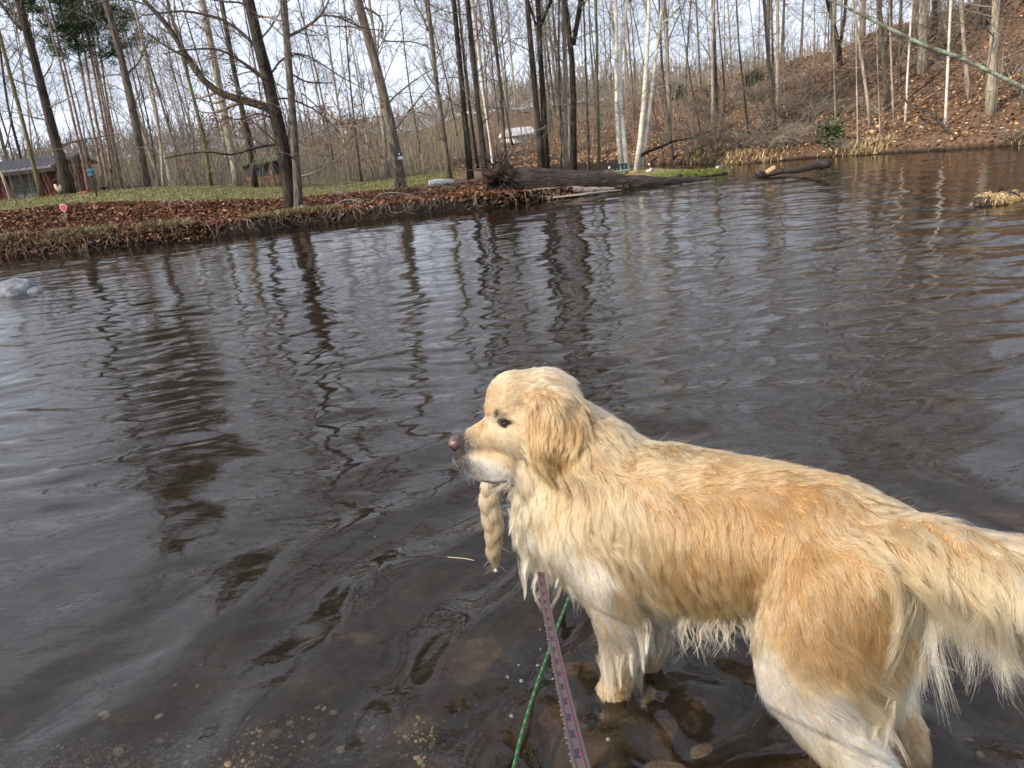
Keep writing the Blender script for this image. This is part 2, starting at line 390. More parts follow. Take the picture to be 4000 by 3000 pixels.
vec = coords(N, L, (1, 3.2, 1)); nn_ = N.new('ShaderNodeTexNoise'); nn_.inputs['Scale'].default_value = 6.5; nn_.inputs['Detail'].default_value = 3; nn_.inputs['Roughness'].default_value = .45; nn_.inputs['Distortion'].default_value = .9; L.new(vec, nn_.inputs['Vector'])
# faster, ruffled water along the far bank scatters the reflection more
gp3 = N.new('ShaderNodeTexCoord'); sy_ = N.new('ShaderNodeSeparateXYZ'); L.new(gp3.outputs['Object'], sy_.inputs[0]); mr_ = N.new('ShaderNodeMapRange'); mr_.inputs['From Min'].default_value = 7; mr_.inputs['From Max'].default_value = 12; mr_.inputs['To Min'].default_value = .008; mr_.inputs['To Max'].default_value = .07; L.new(sy_.outputs['Y'], mr_.inputs['Value']); L.new(mr_.outputs['Result'], gl.inputs['Roughness'])
bp = N.new('ShaderNodeBump'); bp.inputs['Strength'].default_value = .25; bp.inputs['Distance'].default_value = .006; L.new(nn_.outputs['Fac'], bp.inputs['Height'])
L.new(bp.outputs['Normal'], gl.inputs['Normal']); L.new(bp.outputs['Normal'], fr_.inputs['Normal'])
L.new(fr_.outputs[0], ms.inputs[0]); L.new(m2.outputs[0], ms.inputs[1]); L.new(gl.outputs[0], ms.inputs[2]); L.new(ms.outputs[0], o_.inputs['Surface'])
tag(mb.build('river_water', wm), kind='structure')
# ---- fallen leaves, grass and stones
rg = np.random.default_rng(77)
leaf_m = mat_vcol('dry_leaf', .75, .25, 120)
def scatter_leaves(name, pts, size, cols, seed, lift=.008, curl=.35):
    r = np.random.default_rng(seed); n = len(pts)
    yaw = r.uniform(0, 6.28, n); t1 = r.normal(size=n)*.55; t2 = r.normal(size=n)*.55
    X = np.stack([np.cos(yaw), np.sin(yaw), t1], 1); X /= np.linalg.norm(X, axis=1, keepdims=True)
    Z0 = np.stack([t2*.6, -t1*.6, np.ones(n)], 1); Y = np.cross(Z0, X); Y /= np.linalg.norm(Y, axis=1, keepdims=True); Z = np.cross(X, Y)
    s = (size*r.uniform(.6, 1.35, n))[:, None]; w = s*r.uniform(.28, .46, n)[:, None]; cu = (curl*r.uniform(-.4, 1.3, n))[:, None]*s
    c = pts+np.array([0, 0, 1])*(lift+r.uniform(0, 1, n)[:, None]*lift*2)
    v = np.stack([c-X*s*.5, c-X*s*.1+Y*w+Z*cu*.5, c-X*s*.1-Y*w+Z*cu*.4, c+X*s*.28+Y*w*.7+Z*cu*.4, c+X*s*.28-Y*w*.7+Z*cu*.5, c+X*s*.58+Z*cu*.2, c+X*s*.02-Z*cu*.1], 1)
    b_ = (np.arange(n)*7)[:, None]
    t = np.concatenate([b_+np.array([[0, 6, 1]]), b_+np.array([[0, 2, 6]]), b_+np.array([[1, 6, 3]]), b_+np.array([[6, 2, 4]]), b_+np.array([[3, 6, 5]]), b_+np.array([[6, 4, 5]])])
    mb = MB(); mb.add(v.reshape(-1, 3), None, t, np.repeat(cols, 7, 0))
    return mb.build(name, leaf_m, smooth=False)
def palette(r, n, pal, w):
    pal = np.array(pal); k = r.choice(len(pal), n, p=np.array(w)/sum(w)); return pal[k]*r.uniform(.7, 1.25, (n, 1))
def pick(n, box, cond, seed, over=4):
    r = np.random.default_rng(seed); P = np.stack([r.uniform(box[0], box[1], n*over), r.uniform(box[2], box[3], n*over)], 1)
    z, dl, dh = ground(P); k = cond(P, z, dl, dh, r); P = P[k][:n]; z = z[k][:n]
    return np.c_[P, z]
BR = [(.055, .024, .016), (.10, .045, .027), (.16, .075, .040), (.24, .12, .065), (.34, .20, .125), (.20, .085, .035)]
pts = pick(38000, (-15, 3.6, 16.4, 22.3), lambda P, z, dl, dh, r: (dl > .02) & (z > .05) & (dl < 3.6) & ((dl > .13) | (snoise(np.c_[P*2.2, z*6], 1, 4)+r.normal(size=len(P))*.3 > -.05) | (P[:, 0] < -7)) & ((P[:, 0] < 2.6) | (r.random(len(P)) < .15)), 1, 3)
tag(scatter_leaves('leaf_litter', pts, .082, palette(rg, len(pts), BR, [3, 4, 4, 3, 1.6, 2]), 2, .012), 'brown oak leaves covering the far bank above the water', 'leaves', kind='stuff')
pts = pick(40000, (-2, 26, 14, 46), lambda P, z, dl, dh, r: (dh > .15) & (z > .04) & (r.random(len(P)) < 1.25-dh/26), 3, 3)
HB = [(.20, .112, .060), (.35, .198, .104), (.46, .265, .14), (.54, .34, .19), (.09, .055, .036), (.60, .41, .25)]
tag(scatter_leaves('hill_leaf_litter', pts, .088, palette(rg, len(pts), HB, [3, 4, 4, 2, 3, 1]), 4, .014), 'orange brown fallen leaves on the steep slope across the inlet', 'leaves', kind='stuff')
# leaves and roots caught on the undercut face of the bank
def along_shore(n, d0, d1, seed, xa=-15, xb=1.8):
    r = np.random.default_rng(seed); seg = LEFT[(LEFT[:, 0] >= -30) & (LEFT[:, 0] <= 2.3)]; x = r.uniform(xa, xb, n); y = np.interp(x, seg[:, 0], seg[:, 1]); P = np.c_[x, y+r.uniform(d0, d1, n)]; z, dl, dh = ground(P); return P, z, dl, r
P, z, dl, r_ = along_shore(15000, -.25, .35, 5)
k = (dl > -.03) & (dl < .16) & (snoise(np.c_[P*1.3, z*5], 1, 9)+r_.normal(size=len(P))*.35 > .0); Pf = np.c_[P[k], z[k]]; Pf[:, 1] -= .02
tag(scatter_leaves('bank_face_leaves', Pf, .085, palette(r_, len(Pf), BR, [4, 4, 3, 2, 1, 2]), 12, .01), 'dark wet leaves stuck to the undercut edge of the bank', 'leaves', kind='stuff')
P, z, dl, r_ = along_shore(5000, -.2, .5, 6); k = (dl > .06) & (dl < .22); P, z = P[k][:270], z[k][:270]
b0 = np.c_[P, z+.01]; n_ = len(b0); o1 = b0+np.c_[r_.normal(size=n_)*.06, -r_.uniform(.05, .14, n_), r_.uniform(-.02, .05, n_)]; o2 = o1+np.c_[r_.normal(size=n_)*.08, -r_.uniform(.0, .12, n_), -r_.uniform(.06, .22, n_)]; o3 = o2+np.c_[r_.normal(size=n_)*.12, -r_.uniform(-.02, .10, n_), -r_.uniform(.02, .15, n_)]
mb = MB(); mb.tubes(np.stack([b0, o1, o2, o3], 1), np.stack([np.full(n_, .011), np.full(n_, .009), np.full(n_, .007), np.full(n_, .003)], 1)*r_.uniform(.4, 1.5, (n_, 1)), 4, cap=False)
tag(mb.build('bank_roots', mat_noise('root_bark', [(.3, (.05, .036, .026)), (.7, (.20, .15, .11))], 12, 4, .9)), 'thin roots and dead stalks trailing over the undercut bank', 'roots', kind='stuff')
# dry and green grass blades
def blades(name, pts, h, cols, seed, w=.006, lean=.35, nseg=2):
    r = np.random.default_rng(seed); n = len(pts); hh = (h*r.uniform(.5, 1.4, n))[:, None]
    a = r.uniform(0, 6.28, n); D = np.stack([np.cos(a), np.sin(a), 0*a], 1); ln = (lean*r.uniform(.1, 1.5, n))[:, None]
    S = np.stack([-np.sin(a+.7), np.cos(a+.7), 0*a], 1)*w*r.uniform(.6, 1.4, (n, 1))
    up = np.array([0, 0, 1.0])
    v = np.stack([pts-S, pts+S, pts+D*hh*ln*.35+up*hh*.6-S*.7, pts+D*hh*ln*.35+up*hh*.6+S*.7, pts+D*hh*ln*1.1+up*hh*(1-.35*ln)], 1)
    b_ = (np.arange(n)*5)[:, None]
    mb = MB(); mb.add(v.reshape(-1, 3), b_+np.array([[0, 1, 3, 2]]), b_+np.array([[2, 3, 4]]), np.repeat(cols, 5, 0))
    return mb.build(name, blade_m, smooth=True)
blade_m = mat_vcol('grass_blade', .8, .15, 60)
pts = pick(30000, (-16, -1, 20, 32), lambda P, z, dl, dh, r: (dl > 3.0) & (r.random(len(P)) < 1.2-(dl-3)/9), 5, 3)
tag(blades('lawn_grass', pts, .05, palette(rg, len(pts), [(.10, .105, .035), (.19, .18, .075), (.30, .25, .13), (.07, .085, .025)], [3, 4, 3, 2]), 6, .008), 'short yellow green lawn above the leafy bank', 'grass', kind='stuff')
pts = pick(26000, (2.4, 6, 17, 24), lambda P, z, dl, dh, r: (dl > .03) & (P[:, 0]+r.normal(size=len(P))*.3 > 2.9), 7, 6)
gcol = palette(rg, len(pts), [(.10, .14, .03), (.15, .19, .045), (.20, .21, .06), (.08, .11, .025)], [3, 4, 2, 2])
dry = (pts[:, 0]+rg.normal(size=len(pts))*.5 < 3.9) | (pts[:, 1] > 19.6+rg.normal(size=len(pts))*.4)
gcol[dry] = palette(rg, int(dry.sum()), [(.30, .26, .12), (.38, .32, .17), (.22, .20, .08)], [3, 2, 2])
tag(blades('spit_grass', pts, .06, gcol, 8, .007), 'bright green and straw grass on the low spit behind the log', 'grass', kind='stuff')
pts = pick(7500, (5.5, 22, 14, 26), lambda P, z, dl, dh, r: (dh > .0) & (dh < .75) & (snoise(np.c_[P, 0*P[:, 0]], 2.2, 3)+r.normal(size=len(P))*.2 > .35), 9, 12)
tag(blades('dry_bank_grass', pts, .16, palette(rg, len(pts), [(.45, .34, .18), (.36, .27, .14), (.55, .43, .25), (.22, .16, .09)], [3, 3, 2, 2]), 10, .011, 1.0), 'straw coloured grass hanging over the hill shore', 'grass', kind='stuff')
pts = pick(3500, (-12, -2, 17, 19), lambda P, z, dl, dh, r: (dl > .1) & (dl < .7) & (snoise(np.c_[P, 0*P[:, 0]], 2.2, 8)+r.normal(size=len(P))*.2 > .15), 19, 14)
tag(blades('bank_grass', pts, .16, palette(rg, len(pts), [(.20, .16, .08), (.28, .23, .12), (.12, .11, .05)], [3, 2, 2]), 11, .007, 1.3), 'dull straw grass along the undercut edge of the leafy bank', 'grass', kind='stuff')
# river bed gravel close to the camera
def stones(name, pts, size, cols, seed, mat):
    r = np.random.default_rng(seed); mb = MB(); base = MB().ball((0, 0, 0), 1, 6, 4); v0 = base.v[0]; q0 = base.q[0]; t0 = base.t[0]; n = len(pts)
    sc_ = size[:, None]*r.uniform(.6, 1.2, (n, 3))*np.array([1, 1, .55]); a = r.uniform(0, 6.28, n); ca, sa = np.cos(a)[:, None], np.sin(a)[:, None]
    V = v0[None]*sc_[:, None]; V = V*(1+r.normal(size=(n, len(v0), 1))*.12)
    V = np.stack([V[..., 0]*ca-V[..., 1]*sa, V[..., 0]*sa+V[..., 1]*ca, V[..., 2]], -1)+pts[:, None]
    off = (np.arange(n)*len(v0))[:, None, None]
    mb.add(V.reshape(-1, 3), (q0[None]+off).reshape(-1, 4), (t0[None]+off).reshape(-1, 3), np.repeat(cols, len(v0), 0))
    return mb.build(name, mat)
stone_m = mat_vcol('river_stone', .6, .2, 90, spec=.4)
r = np.random.default_rng(9); n = 6000
P = np.c_[r.uniform(-1.7, -.05, n), 1.60-np.abs(r.normal(0, .13, n))+.06*(r.random(n)-.5)]; P[:, 1] += snoise(np.c_[P, P[:, :1]*0], 7, 3)*.035; P = P[r.random(len(P)) < np.clip((-.05-P[:, 0])*1.1, .04, 1)*np.clip((1.62-P[:, 1])*5, .15, 1)]; z = ground(P)[0]
tag(stones('gravel', np.c_[P, z+.001], np.clip(r.lognormal(-5.5, .45, len(P)), .002, .02), palette(r, len(P), [(.22, .18, .115), (.30, .25, .165), (.14, .11, .07), (.42, .36, .25), (.10, .08, .06)], [3, 3, 3, 1, 2]), 3, stone_m), 'tan gravel under the shallow water at the near shore', 'gravel', kind='stuff')
# the countable pale stones on the bed
PB = [(400, 2790, .016), (412, 2802, .014), (462, 2935, .017), (620, 2800, .012), (771, 2680, .008), (684, 2676, .008), (1265, 2768, .010), (1300, 2784, .014), (1217, 2880, .013), (1330, 2930, .015), (1240, 2765, .008), (1390, 2790, .007), (783, 2596, .006), (969, 2807, .007),
      (890, 2985, .013), (1060, 2960, .006), (1560, 2900, .008), (1630, 2960, .009), (3830, 2950, .010), (3790, 2890, .008)]
for i, (u, v, s_) in enumerate(PB):
    p = at_z(u, v, -.05); zz = gz(p[0], p[1]); p = at_z(u, v, zz+.002)
    mb = MB(); q = MB().ball((0, 0, 0), 1, 10, 7); vv = q.v[0]*np.array([s_, s_*.7, s_*.35]); vv = vv*(1+snoise(vv+i, 90, i % 9)[:, None]*.15)
    mb.add(vv, q.q[0], q.t[0], (.42, .34, .22) if i % 3 else (.50, .44, .36))
    o = mb.build('pebble', stone_m); o.location = p; o.rotation_euler[2] = i*1.3
    where = 'beside its twin' if i < 2 else ''
    side = 'left' if u < 700 else ('middle' if u < 2000 else 'right')
    tag(o, ['pale cream pebble, larger of the touching pair under the lower left water', 'pale cream pebble, smaller of the touching pair under the lower left water', 'biggest pale pebble near the gravel at the lower left edge', 'single tan pebble on the dark bed right of the touching pair', 'small tan pebble above the single tan one in the lower left water', 'small tan pebble left of the other in the lower left water',
            'tan pebble on the bed, left of the pale patch below the dog', 'largest tan pebble of the pale patch left of the green rope', 'round tan pebble below the pale patch left of the green rope', 'tan pebble nearest the bottom edge left of the green rope', 'smaller tan pebble touching the tan one in the pale patch', 'faint small pebble right of the pale patch left of the green rope', 'lone tiny pebble farthest from the bottom edge on the left', 'tiny whitish pebble between the gravel and the pale patch',
            'tan pebble in the gravel at the bottom edge', 'tiny pebble at the bottom edge right of the gravel', 'small pebble beside the dark hollow on the bed', 'small pebble at the bottom edge below the dark hollow', 'pale pebble on the bed below the dog tail, larger one', 'pale pebble on the bed below the dog tail, smaller one'][i], 'pebble', 'pebbles on the river bed')
# ================================================================== trees
def bark(name, stops, rand=.18, stretch=(9, 9, 1.3), scale=2.2, bd=.03):
    return mat_noise(name, stops, scale, 7, .9, stretch, .8, bd, rand, spec=.12, bscale=4)
bark_dark = bark('bark_dark', [(.3, (.018, .014, .011)), (.5, (.048, .038, .030)), (.7, (.095, .078, .060))])
bark_grey = bark('bark_grey', [(.3, (.045, .038, .030)), (.5, (.125, .105, .083)), (.7, (.23, .195, .155))])
bark_pale = bark('bark_pale', [(.28, (.12, .10, .075)), (.5, (.33, .28, .21)), (.7, (.52, .46, .36))])
bark_moss = bark('bark_moss', [(.3, (.05, .05, .022)), (.5, (.14, .13, .06)), (.7, (.20, .17, .11))])
bark_pine = bark('bark_pine', [(.3, (.09, .06, .045)), (.5, (.22, .16, .125)), (.7, (.36, .28, .23))])
bark_birch, N, L, b = new_mat('bark_birch')
v = coords(N, L, (1, 1, 6)); v2 = coords(N, L, (3, 3, 3))
f1 = noise(N, L, 2.4, 5, .6, v); f2 = noise(N, L, 1.2, 4, .6, v2)
ca = ramp(N, L, f1, [(.27, (.10, .085, .06)), (.34, (.60, .56, .46)), (.55, (.76, .72, .61)), (.75, (.82, .79, .70))])
cb = ramp(N, L, f2, [(.32, (.72, .68, .6)), (.55, (1, 1, 1))])
mx = N.new('ShaderNodeMix'); mx.data_type = 'RGBA'; mx.blend_type = 'MULTIPLY'; mx.inputs[0].default_value = 1; L.new(ca, mx.inputs[6]); L.new(cb, mx.inputs[7])
L.new(mx.outputs[2], b.inputs['Base Color']); b.inputs['Roughness'].default_value = .7
twig_m = mat_noise('twig', [(.3, (.09, .07, .055)), (.7, (.28, .235, .185))], 3, 3, .9, bstr=0, rand=.3)
twig_pale = mat_noise('twig_pale', [(.3, (.18, .15, .11)), (.7, (.36, .31, .24))], 3, 3, .9, bstr=0, rand=.2)
needle_m = mat_vcol('pine_needle', .6, .2, 20)
orange_m = mat_vcol('clinging_leaf', .7, .2, 60)

def perp(T, r):
    n = len(T); A = r.normal(size=(n, 3)); A -= T*(A*T).sum(1, keepdims=True); return A/(np.linalg.norm(A, axis=1, keepdims=True)+1e-9)
def spawn(P, R, n, t0, t1, ang, ln, rf, r, K=6, up=.15, wob=.12, rmin=.003, tip=.3):
    """n children per parent polyline; ln(t, parent_len) -> length"""
    Np, K0, _ = P.shape
    t = (np.tile((np.arange(n)+.5)/n, (Np, 1))+r.uniform(-.5, .5, (Np, n))/n); t = t0+(t1-t0)*t
    x = t*(K0-1); i = np.clip(x.astype(int), 0, K0-2); f = (x-i)[..., None]
    pi = np.arange(Np)[:, None]
    o = P[pi, i]*(1-f)+P[pi, i+1]*f; T = P[pi, i+1]-P[pi, i]; T = T/(np.linalg.norm(T, axis=2, keepdims=True)+1e-9)
    r0 = (R[pi, i]*(1-f[..., 0])+R[pi, i+1]*f[..., 0])*rf
    plen = np.linalg.norm(P[:, -1]-P[:, 0], axis=1)[:, None]
    o = o.reshape(-1, 3); T = T.reshape(-1, 3); tt = t.ravel(); r0 = np.maximum(r0.ravel(), rmin)
    L_ = (ln(t, plen)*r.uniform(.6, 1.25, t.shape)).ravel()
    a = ang*r.uniform(.75, 1.25, len(o)); d = T*np.cos(a)[:, None]+perp(T, r)*np.sin(a)[:, None]
    C_ = np.zeros((len(o), K, 3)); C_[:, 0] = o; st = (L_/(K-1))[:, None]; bend = r.normal(size=d.shape)*wob
    for k in range(1, K):
        d = d+np.array([0, 0, up])*1.0/K*2+bend*.6+r.normal(size=d.shape)*wob*.6; d /= np.linalg.norm(d, axis=1, keepdims=True)
        C_[:, k] = C_[:, k-1]+d*st
    Rr = r0[:, None]*(1-(1-tip)*np.linspace(0, 1, K)[None]**.9)
    return C_, np.maximum(Rr, rmin*.7)
def crown_mesh(name, P, R, r, dens=1.0, t0=.35, spread=.30, ang=.85, up=.35, levels=3, rmin=.005, mbs=None):
    """branches of a bare tree on the trunk polyline P (K,3), R (K)"""
    mb = mbs or MB(); P = P[None]; R = R[None]
    n1 = max(5, int(16*dens))
    if mbs is None and levels >= 3 and dens > .9:          # thin low side branches
        A, AR = spawn(P, R, int(11*dens), .07, t0+.05, 1.15, lambda t, pl: 1.9+0*t, .22, r, 8, .05, .16, rmin*1.2); AR = np.minimum(AR, .022); mb.tubes(A, AR, 4, cap=False)
        B_, BR_ = spawn(A, AR, 6, .15, 1, .8, lambda t, pl: pl*.45, .6, r, 5, .05, .16, rmin*.8); mb.tubes(B_, BR_, 3, cap=False)
        C_, CR_ = spawn(B_, BR_, 4, .15, 1, .7, lambda t, pl: pl*.5, .6, r, 3, 0, .14, rmin*.6); mb.tubes(C_, CR_, 3, cap=False)
    A, AR = spawn(P, R, n1, t0, .97, ang, lambda t, pl: pl*spread*(1.15-t)*1.15+.25, .5, r, 8, up, .10, rmin*1.6)
    mb.tubes(A, AR, 4, cap=False)
    B_, BR_ = spawn(A, AR, max(3, int(6*dens)), .18, 1, .75, lambda t, pl: pl*.42*(1.2-.6*t), .6, r, 5, up*.6, .12, rmin*1.1)
    mb.tubes(B_, BR_, 3, cap=False)
    if levels >= 3:
        C_, CR_ = spawn(B_, BR_, max(3, int(5*dens)), .15, 1, .7, lambda t, pl: pl*.45*(1.2-.6*t), .65, r, 4, up*.4, .14, rmin*.8)
        mb.tubes(C_, CR_, 3, cap=False)
        if levels >= 4:
            D_, DR_ = spawn(C_, CR_, 3, .2, 1, .65, lambda t, pl: pl*.5, .7, r, 3, 0, .12, rmin*.6)
            mb.tubes(D_, DR_, 3, cap=False)
            return mb, C_
        return mb, C_
    return mb, B_
def trunk_radius(K, r0, r1, flare=.35):
    t = np.linspace(0, 1, K); return r0*(1-t)+r1*t+r0*flare*np.exp(-t*K*1.1)
def trunk_tube(mb, P, R, sides=12, seed=0, rough=.06):
    K = len(P); n0 = mb.n; mb.tubes(P, R, sides, cap=True)
    v = mb.v[-1]; c = np.repeat(P, sides, 0); d = v-c
    k = 1+snoise(v+seed, 5, seed % 12)[:, None]*rough+snoise(v*np.array([1, 1, .3])+seed, 22, seed % 7)[:, None]*rough*.5
    mb.v[-1] = c+d*k

def world_line(pix, y, base_extra=.25):
    """pixels (base first) of an upright stem standing at depth y -> world points, base sunk into the soil"""
    P = np.array([at_y(u, v, y) for u, v in pix])
    b0 = P[0]; z0 = gz(b0[0], b0[1])
    d = P[1]-P[0]; d = d/max(d[2], .05)
    if b0[2] > z0: P = np.r_[[b0+d*(z0-base_extra-b0[2])*np.array([.7, .7, 1])], P]
    else: P[0] = [b0[0], b0[1], z0-base_extra]
    return P
TREES = []
def extend(P, H):
    top = P[-1]; 
    if top[2] >= H: return P
    d = P[-1]-P[-2] if len(P) < 4 else P[-1]-P[-3]; d = d/max(np.linalg.norm(d), 1e-6); d = d*.8+np.array([0, 0, .35]); d /= d[2]
    n = 4; s = (H-top[2])/n
    return np.r_[P, [top+d*s*(i+1) for i in range(n)]]
def tree(pix, y, wpx, label, m, H=17, name='bare_tree', cat='tree', group=None, dens=1.0, t0=.32, seed=None, forks=(), spread=.26, tm=None, parts=True, ang=.8, yfix=None, top_r=.18, levels=3, limbs=()):
    seed = len(TREES)*7+3 if seed is None else seed; r = np.random.default_rng(seed)
    dpt = (np.array([0, y, 0])-_C)@_f if False else None
    P = world_line(pix, y); dist = float((P[min(1, len(P)-1)]-_C)@_f); rr0 = wpx*.44*dist/FPX
    P = extend(P, H); K = 18 if H > 6 else 10
    P = resample(P, K); R = trunk_radius(K, rr0, rr0*top_r)
    root = empty(name, tuple(P[0]+np.array([0, 0, .25])))
    tag(root, label, cat, group)
    mb = MB(); trunk_tube(mb, P, R, 12 if wpx > 20 else 8, seed)
    fk = []
    for f in forks:                 # (pixels of the fork, width px)
        F = np.array([at_y(u, v, y) for u, v in f[0]]); F = resample(extend(F, H*.95), 12); FR = np.linspace(f[1]*.5*dist/FPX, .03, 12)
        trunk_tube(mb, F, FR, 8, seed+1); fk.append((F, FR))
    mb.build('trunk', m, root)
    if wpx > 22 and y < 29 and pix[0][0] < 2620 and dens >= 1 and levels == 3: levels = 4
    cb, tips = crown_mesh('c', P, R, r, dens, t0, spread, ang=ang, levels=levels)
    for F, FR in fk: crown_mesh('c', F, FR, r, dens*.6, .2, spread*.8, levels=3, mbs=cb)
    for lb in limbs:                # big limbs traced from the photo: (pixels, width0, width1, depth shift)
        F = np.array([at_y(u, v, y+lb[3]*i/len(lb[0])) for i, (u, v) in enumerate(lb[0])]); F = resample(F, 14); FR = np.linspace(lb[1], lb[2], 14)*.5*dist/FPX
        lm_ = MB(); trunk_tube(lm_, F, FR, 8, seed+2); lm_.build('limb', m, root)
        A, AR = spawn(F[None], FR[None], 12, .12, 1, .8, lambda t, pl: pl*.25+.3, .5, r, 7, .1, .14, .004); cb.tubes(A, AR, 4, cap=False)
        B_, BR_ = spawn(A, AR, 5, .15, 1, .7, lambda t, pl: pl*.4, .6, r, 5, .0, .14, .003); cb.tubes(B_, BR_, 3, cap=False)
        C2, CR2 = spawn(B_, BR_, 3, .15, 1, .7, lambda t, pl: pl*.45, .6, r, 4, .0, .14, .0025); cb.tubes(C2, CR2, 3, cap=False)
        tips = np.concatenate([tips[:, :4] if tips.shape[1] >= 4 else tips, C2[:, :4]])
    cb.build('branches', tm or twig_m, root)
    TREES.append(root); return root, P, R, tips

# --- the bank's double oak
rt, P, R, tips = tree([(1140, 800), (1136, 740), (1119, 633), (1090, 512), (1072, 390), (1036, 289), (1010, 181), (985, 60)], 17.95, 58,
    'dark leaning oak at the water edge with a long low limb reaching over the lawn', bark_dark, 13, 'oak_tree', t0=.45, seed=101, top_r=.35,
    limbs=[([(1080, 440), (1040, 420), (985, 398), (910, 385), (850, 362), (790, 315), (730, 225), (690, 150), (640, 80), (560, 0)], 34, 14, .6),
           ([(1110, 560), (1000, 575), (900, 610), (820, 590), (730, 600), (640, 620)], 10, 4, -.8), ([(1060, 330), (960, 250), (860, 190), (760, 190), (640, 210)], 13, 4, -.5),
           ([(1015, 200), (940, 120), (860, 70), (720, 40), (560, 60)], 14, 5, .8), ([(1050, 300), (1100, 230), (1160, 210), (1230, 240)], 9, 3, -.4), ([(1085, 470), (1010, 440), (930, 470), (860, 450)], 8, 3, -.6)])
def cling(parent, tips, n, seed, cols, size=.07, zmax=9, sel=None):
    r = np.random.default_rng(seed); T = tips.reshape(-1, 3); k = (T[:, 2] < zmax) & (T[:, 2] > 1.2)
    if sel is not None: k &= sel(T)
    T = T[k]; T = T[r.integers(0, len(T), n)]+r.normal(size=(n, 3))*.035
    cl = snoise(T, 1.6, 3); T = T[cl > -.1]
    o = scatter_leaves('dead_leaves', T, size, palette(r, len(T), cols, [1]*len(cols)), seed, .0, .5)
    o.parent = parent; o.matrix_parent_inverse = Matrix.Translation(-Vector(parent.location)); o['kind'] = 'stuff'; return o
ORG = [(.34, .16, .08), (.26, .12, .065), (.42, .22, .11), (.18, .085, .05)]
cling(rt, tips, 2600, 5, ORG, .05)
rt2, P, R, tips = tree([(1166, 820), (1162, 700), (1156, 603), (1143, 452), (1133, 325), (1124, 199), (1117, 78), (1108, 0)], 17.8, 36,
    'lighter trunk of the double oak, lit pale on its left side near the water', bark_grey, 13, 'oak_tree', t0=.35, seed=103, top_r=.35,
    limbs=[([(1128, 142), (1180, 115), (1220, 90), (1258, 55), (1285, 0)], 12, 6, .3), ([(1256, 60), (1310, 62), (1360, 85), (1420, 112), (1520, 120)], 7, 3, 1), ([(1140, 207), (1190, 210), (1250, 245), (1330, 300), (1420, 345), (1500, 400)], 6, 2, 1),
           ([(1140, 290), (1190, 318), (1240, 326), (1300, 322)], 8, 3, .5), ([(1180, 365), (1220, 400), (1270, 440), (1330, 482), (1390, 482), (1430, 470)], 7, 3, -.6), ([(1152, 560), (1210, 590), (1330, 640), (1480, 610)], 5, 2, -1.0), ([(1135, 400), (1220, 470), (1280, 540), (1300, 620), (1250, 700)], 5, 2, -1.2)])
cling(rt2, tips, 2400, 6, ORG, .05)
rr_ = MB(); r = np.random.default_rng(3)          # roots spilling over the undercut
rb = at_z(1155, 850, .25)
rts = []
for i in range(16):
    a = rad(-170+i*11+r.uniform(-5, 5)); l = r.uniform(.35, 1.0); q = [P[1]*np.array([1, 1, 0])+np.array([0, 0, gz(P[1][0], P[1][1])+.12])]
    for k in range(6):
        q.append(q[-1]+np.array([math.cos(a), math.sin(a)*.6, 0])*l/6+np.array([0, 0, -.03-.07*k*(.5+.5*(math.sin(a) < 0))])+r.normal(size=3)*.02)
    rts.append(q)
rr_.tubes(np.array(rts), np.array([np.linspace(.07, .014, 7)*r.uniform(.6, 1.2) for _ in rts]), 6)
rr_.build('roots', bark_grey, rt2)

T = tree
# --- left side
T([(158, 752), (140, 680), (108, 550), (72, 400), (38, 297), (0, 130)], 26, 20, 'slim greenish trunk standing in front of the red shed garage door', bark_moss, 18)
T([(30, 750), (14, 700), (0, 660), (-40, 560)], 24, 9, 'thin pale sapling at the left end of the shed', bark_pale, 9, dens=.6)
T([(272, 750), (245, 660), (209, 519), (174, 390), (146, 272), (118, 160), (95, 90), (73, 0)], 26, 42, 'thick dark trunk leaning left in front of the shed porch post', bark_dark, 19, limbs=[([(85, 115), (50, 80), (15, 30), (-30, -30)], 14, 7, .5)])
T([(573, 747), (558, 640), (544, 557), (506, 354), (468, 209), (437, 57), (405, 0)], 27, 36, 'thick grey trunk leaning left, between the pines and the long oak limb', bark_grey, 20, limbs=[([(500, 285), (540, 250), (560, 200), (600, 140)], 8, 4, .5)])
T([(639, 747), (632, 640), (627, 519), (601, 367), (570, 240), (548, 120), (520, 0)], 28, 15, 'slender pale trunk right of the thick grey trunk on the lawn', bark_pale, 17)
T([(668, 745), (655, 660), (630, 560), (600, 430)], 33, 9, 'thin white stem beside the slender pale trunk', bark_birch, 12, dens=.6)
T([(823, 734), (812, 640), (791, 519), (753, 354), (715, 250), (690, 120), (650, 0)], 27, 18, 'dark mossy trunk crossed by the oak limb above the lawn', bark_moss, 17)
T([(930, 734), (915, 640), (886, 494), (854, 316), (816, 146), (791, 0)], 28, 34, 'straight wide pale grey trunk left of the gazebo', bark_pale, 20)
T([(996, 722), (982, 600), (949, 443), (899, 209), (873, 38), (860, -20)], 25.5, 26, 'dark trunk directly left of the gazebo', bark_dark, 18)
T([(900, 730), (886, 640), (860, 500), (846, 400)], 36, 7, 'white thin stem behind the wide pale grey trunk', bark_birch, 12, dens=.6)
T([(55, 640), (38, 560), (0, 440), (-30, 350)], 40, 10, 'dark trunk rising behind the shed roof at the far left', bark_dark, 16)
T([(88, 640), (62, 540), (30, 430), (14, 300), (0, 180)], 38, 14, 'dark crooked trunk behind the shed roof', bark_dark, 17)
T([(132, 640), (120, 540), (112, 440), (100, 330)], 42, 9, 'pale lit stem behind the middle of the shed roof', bark_pale, 15)
T([(165, 640), (150, 530), (112, 440), (90, 300), (70, 180)], 39, 9, 'pale lit stem behind the roof, right of the middle one', bark_pale, 15)
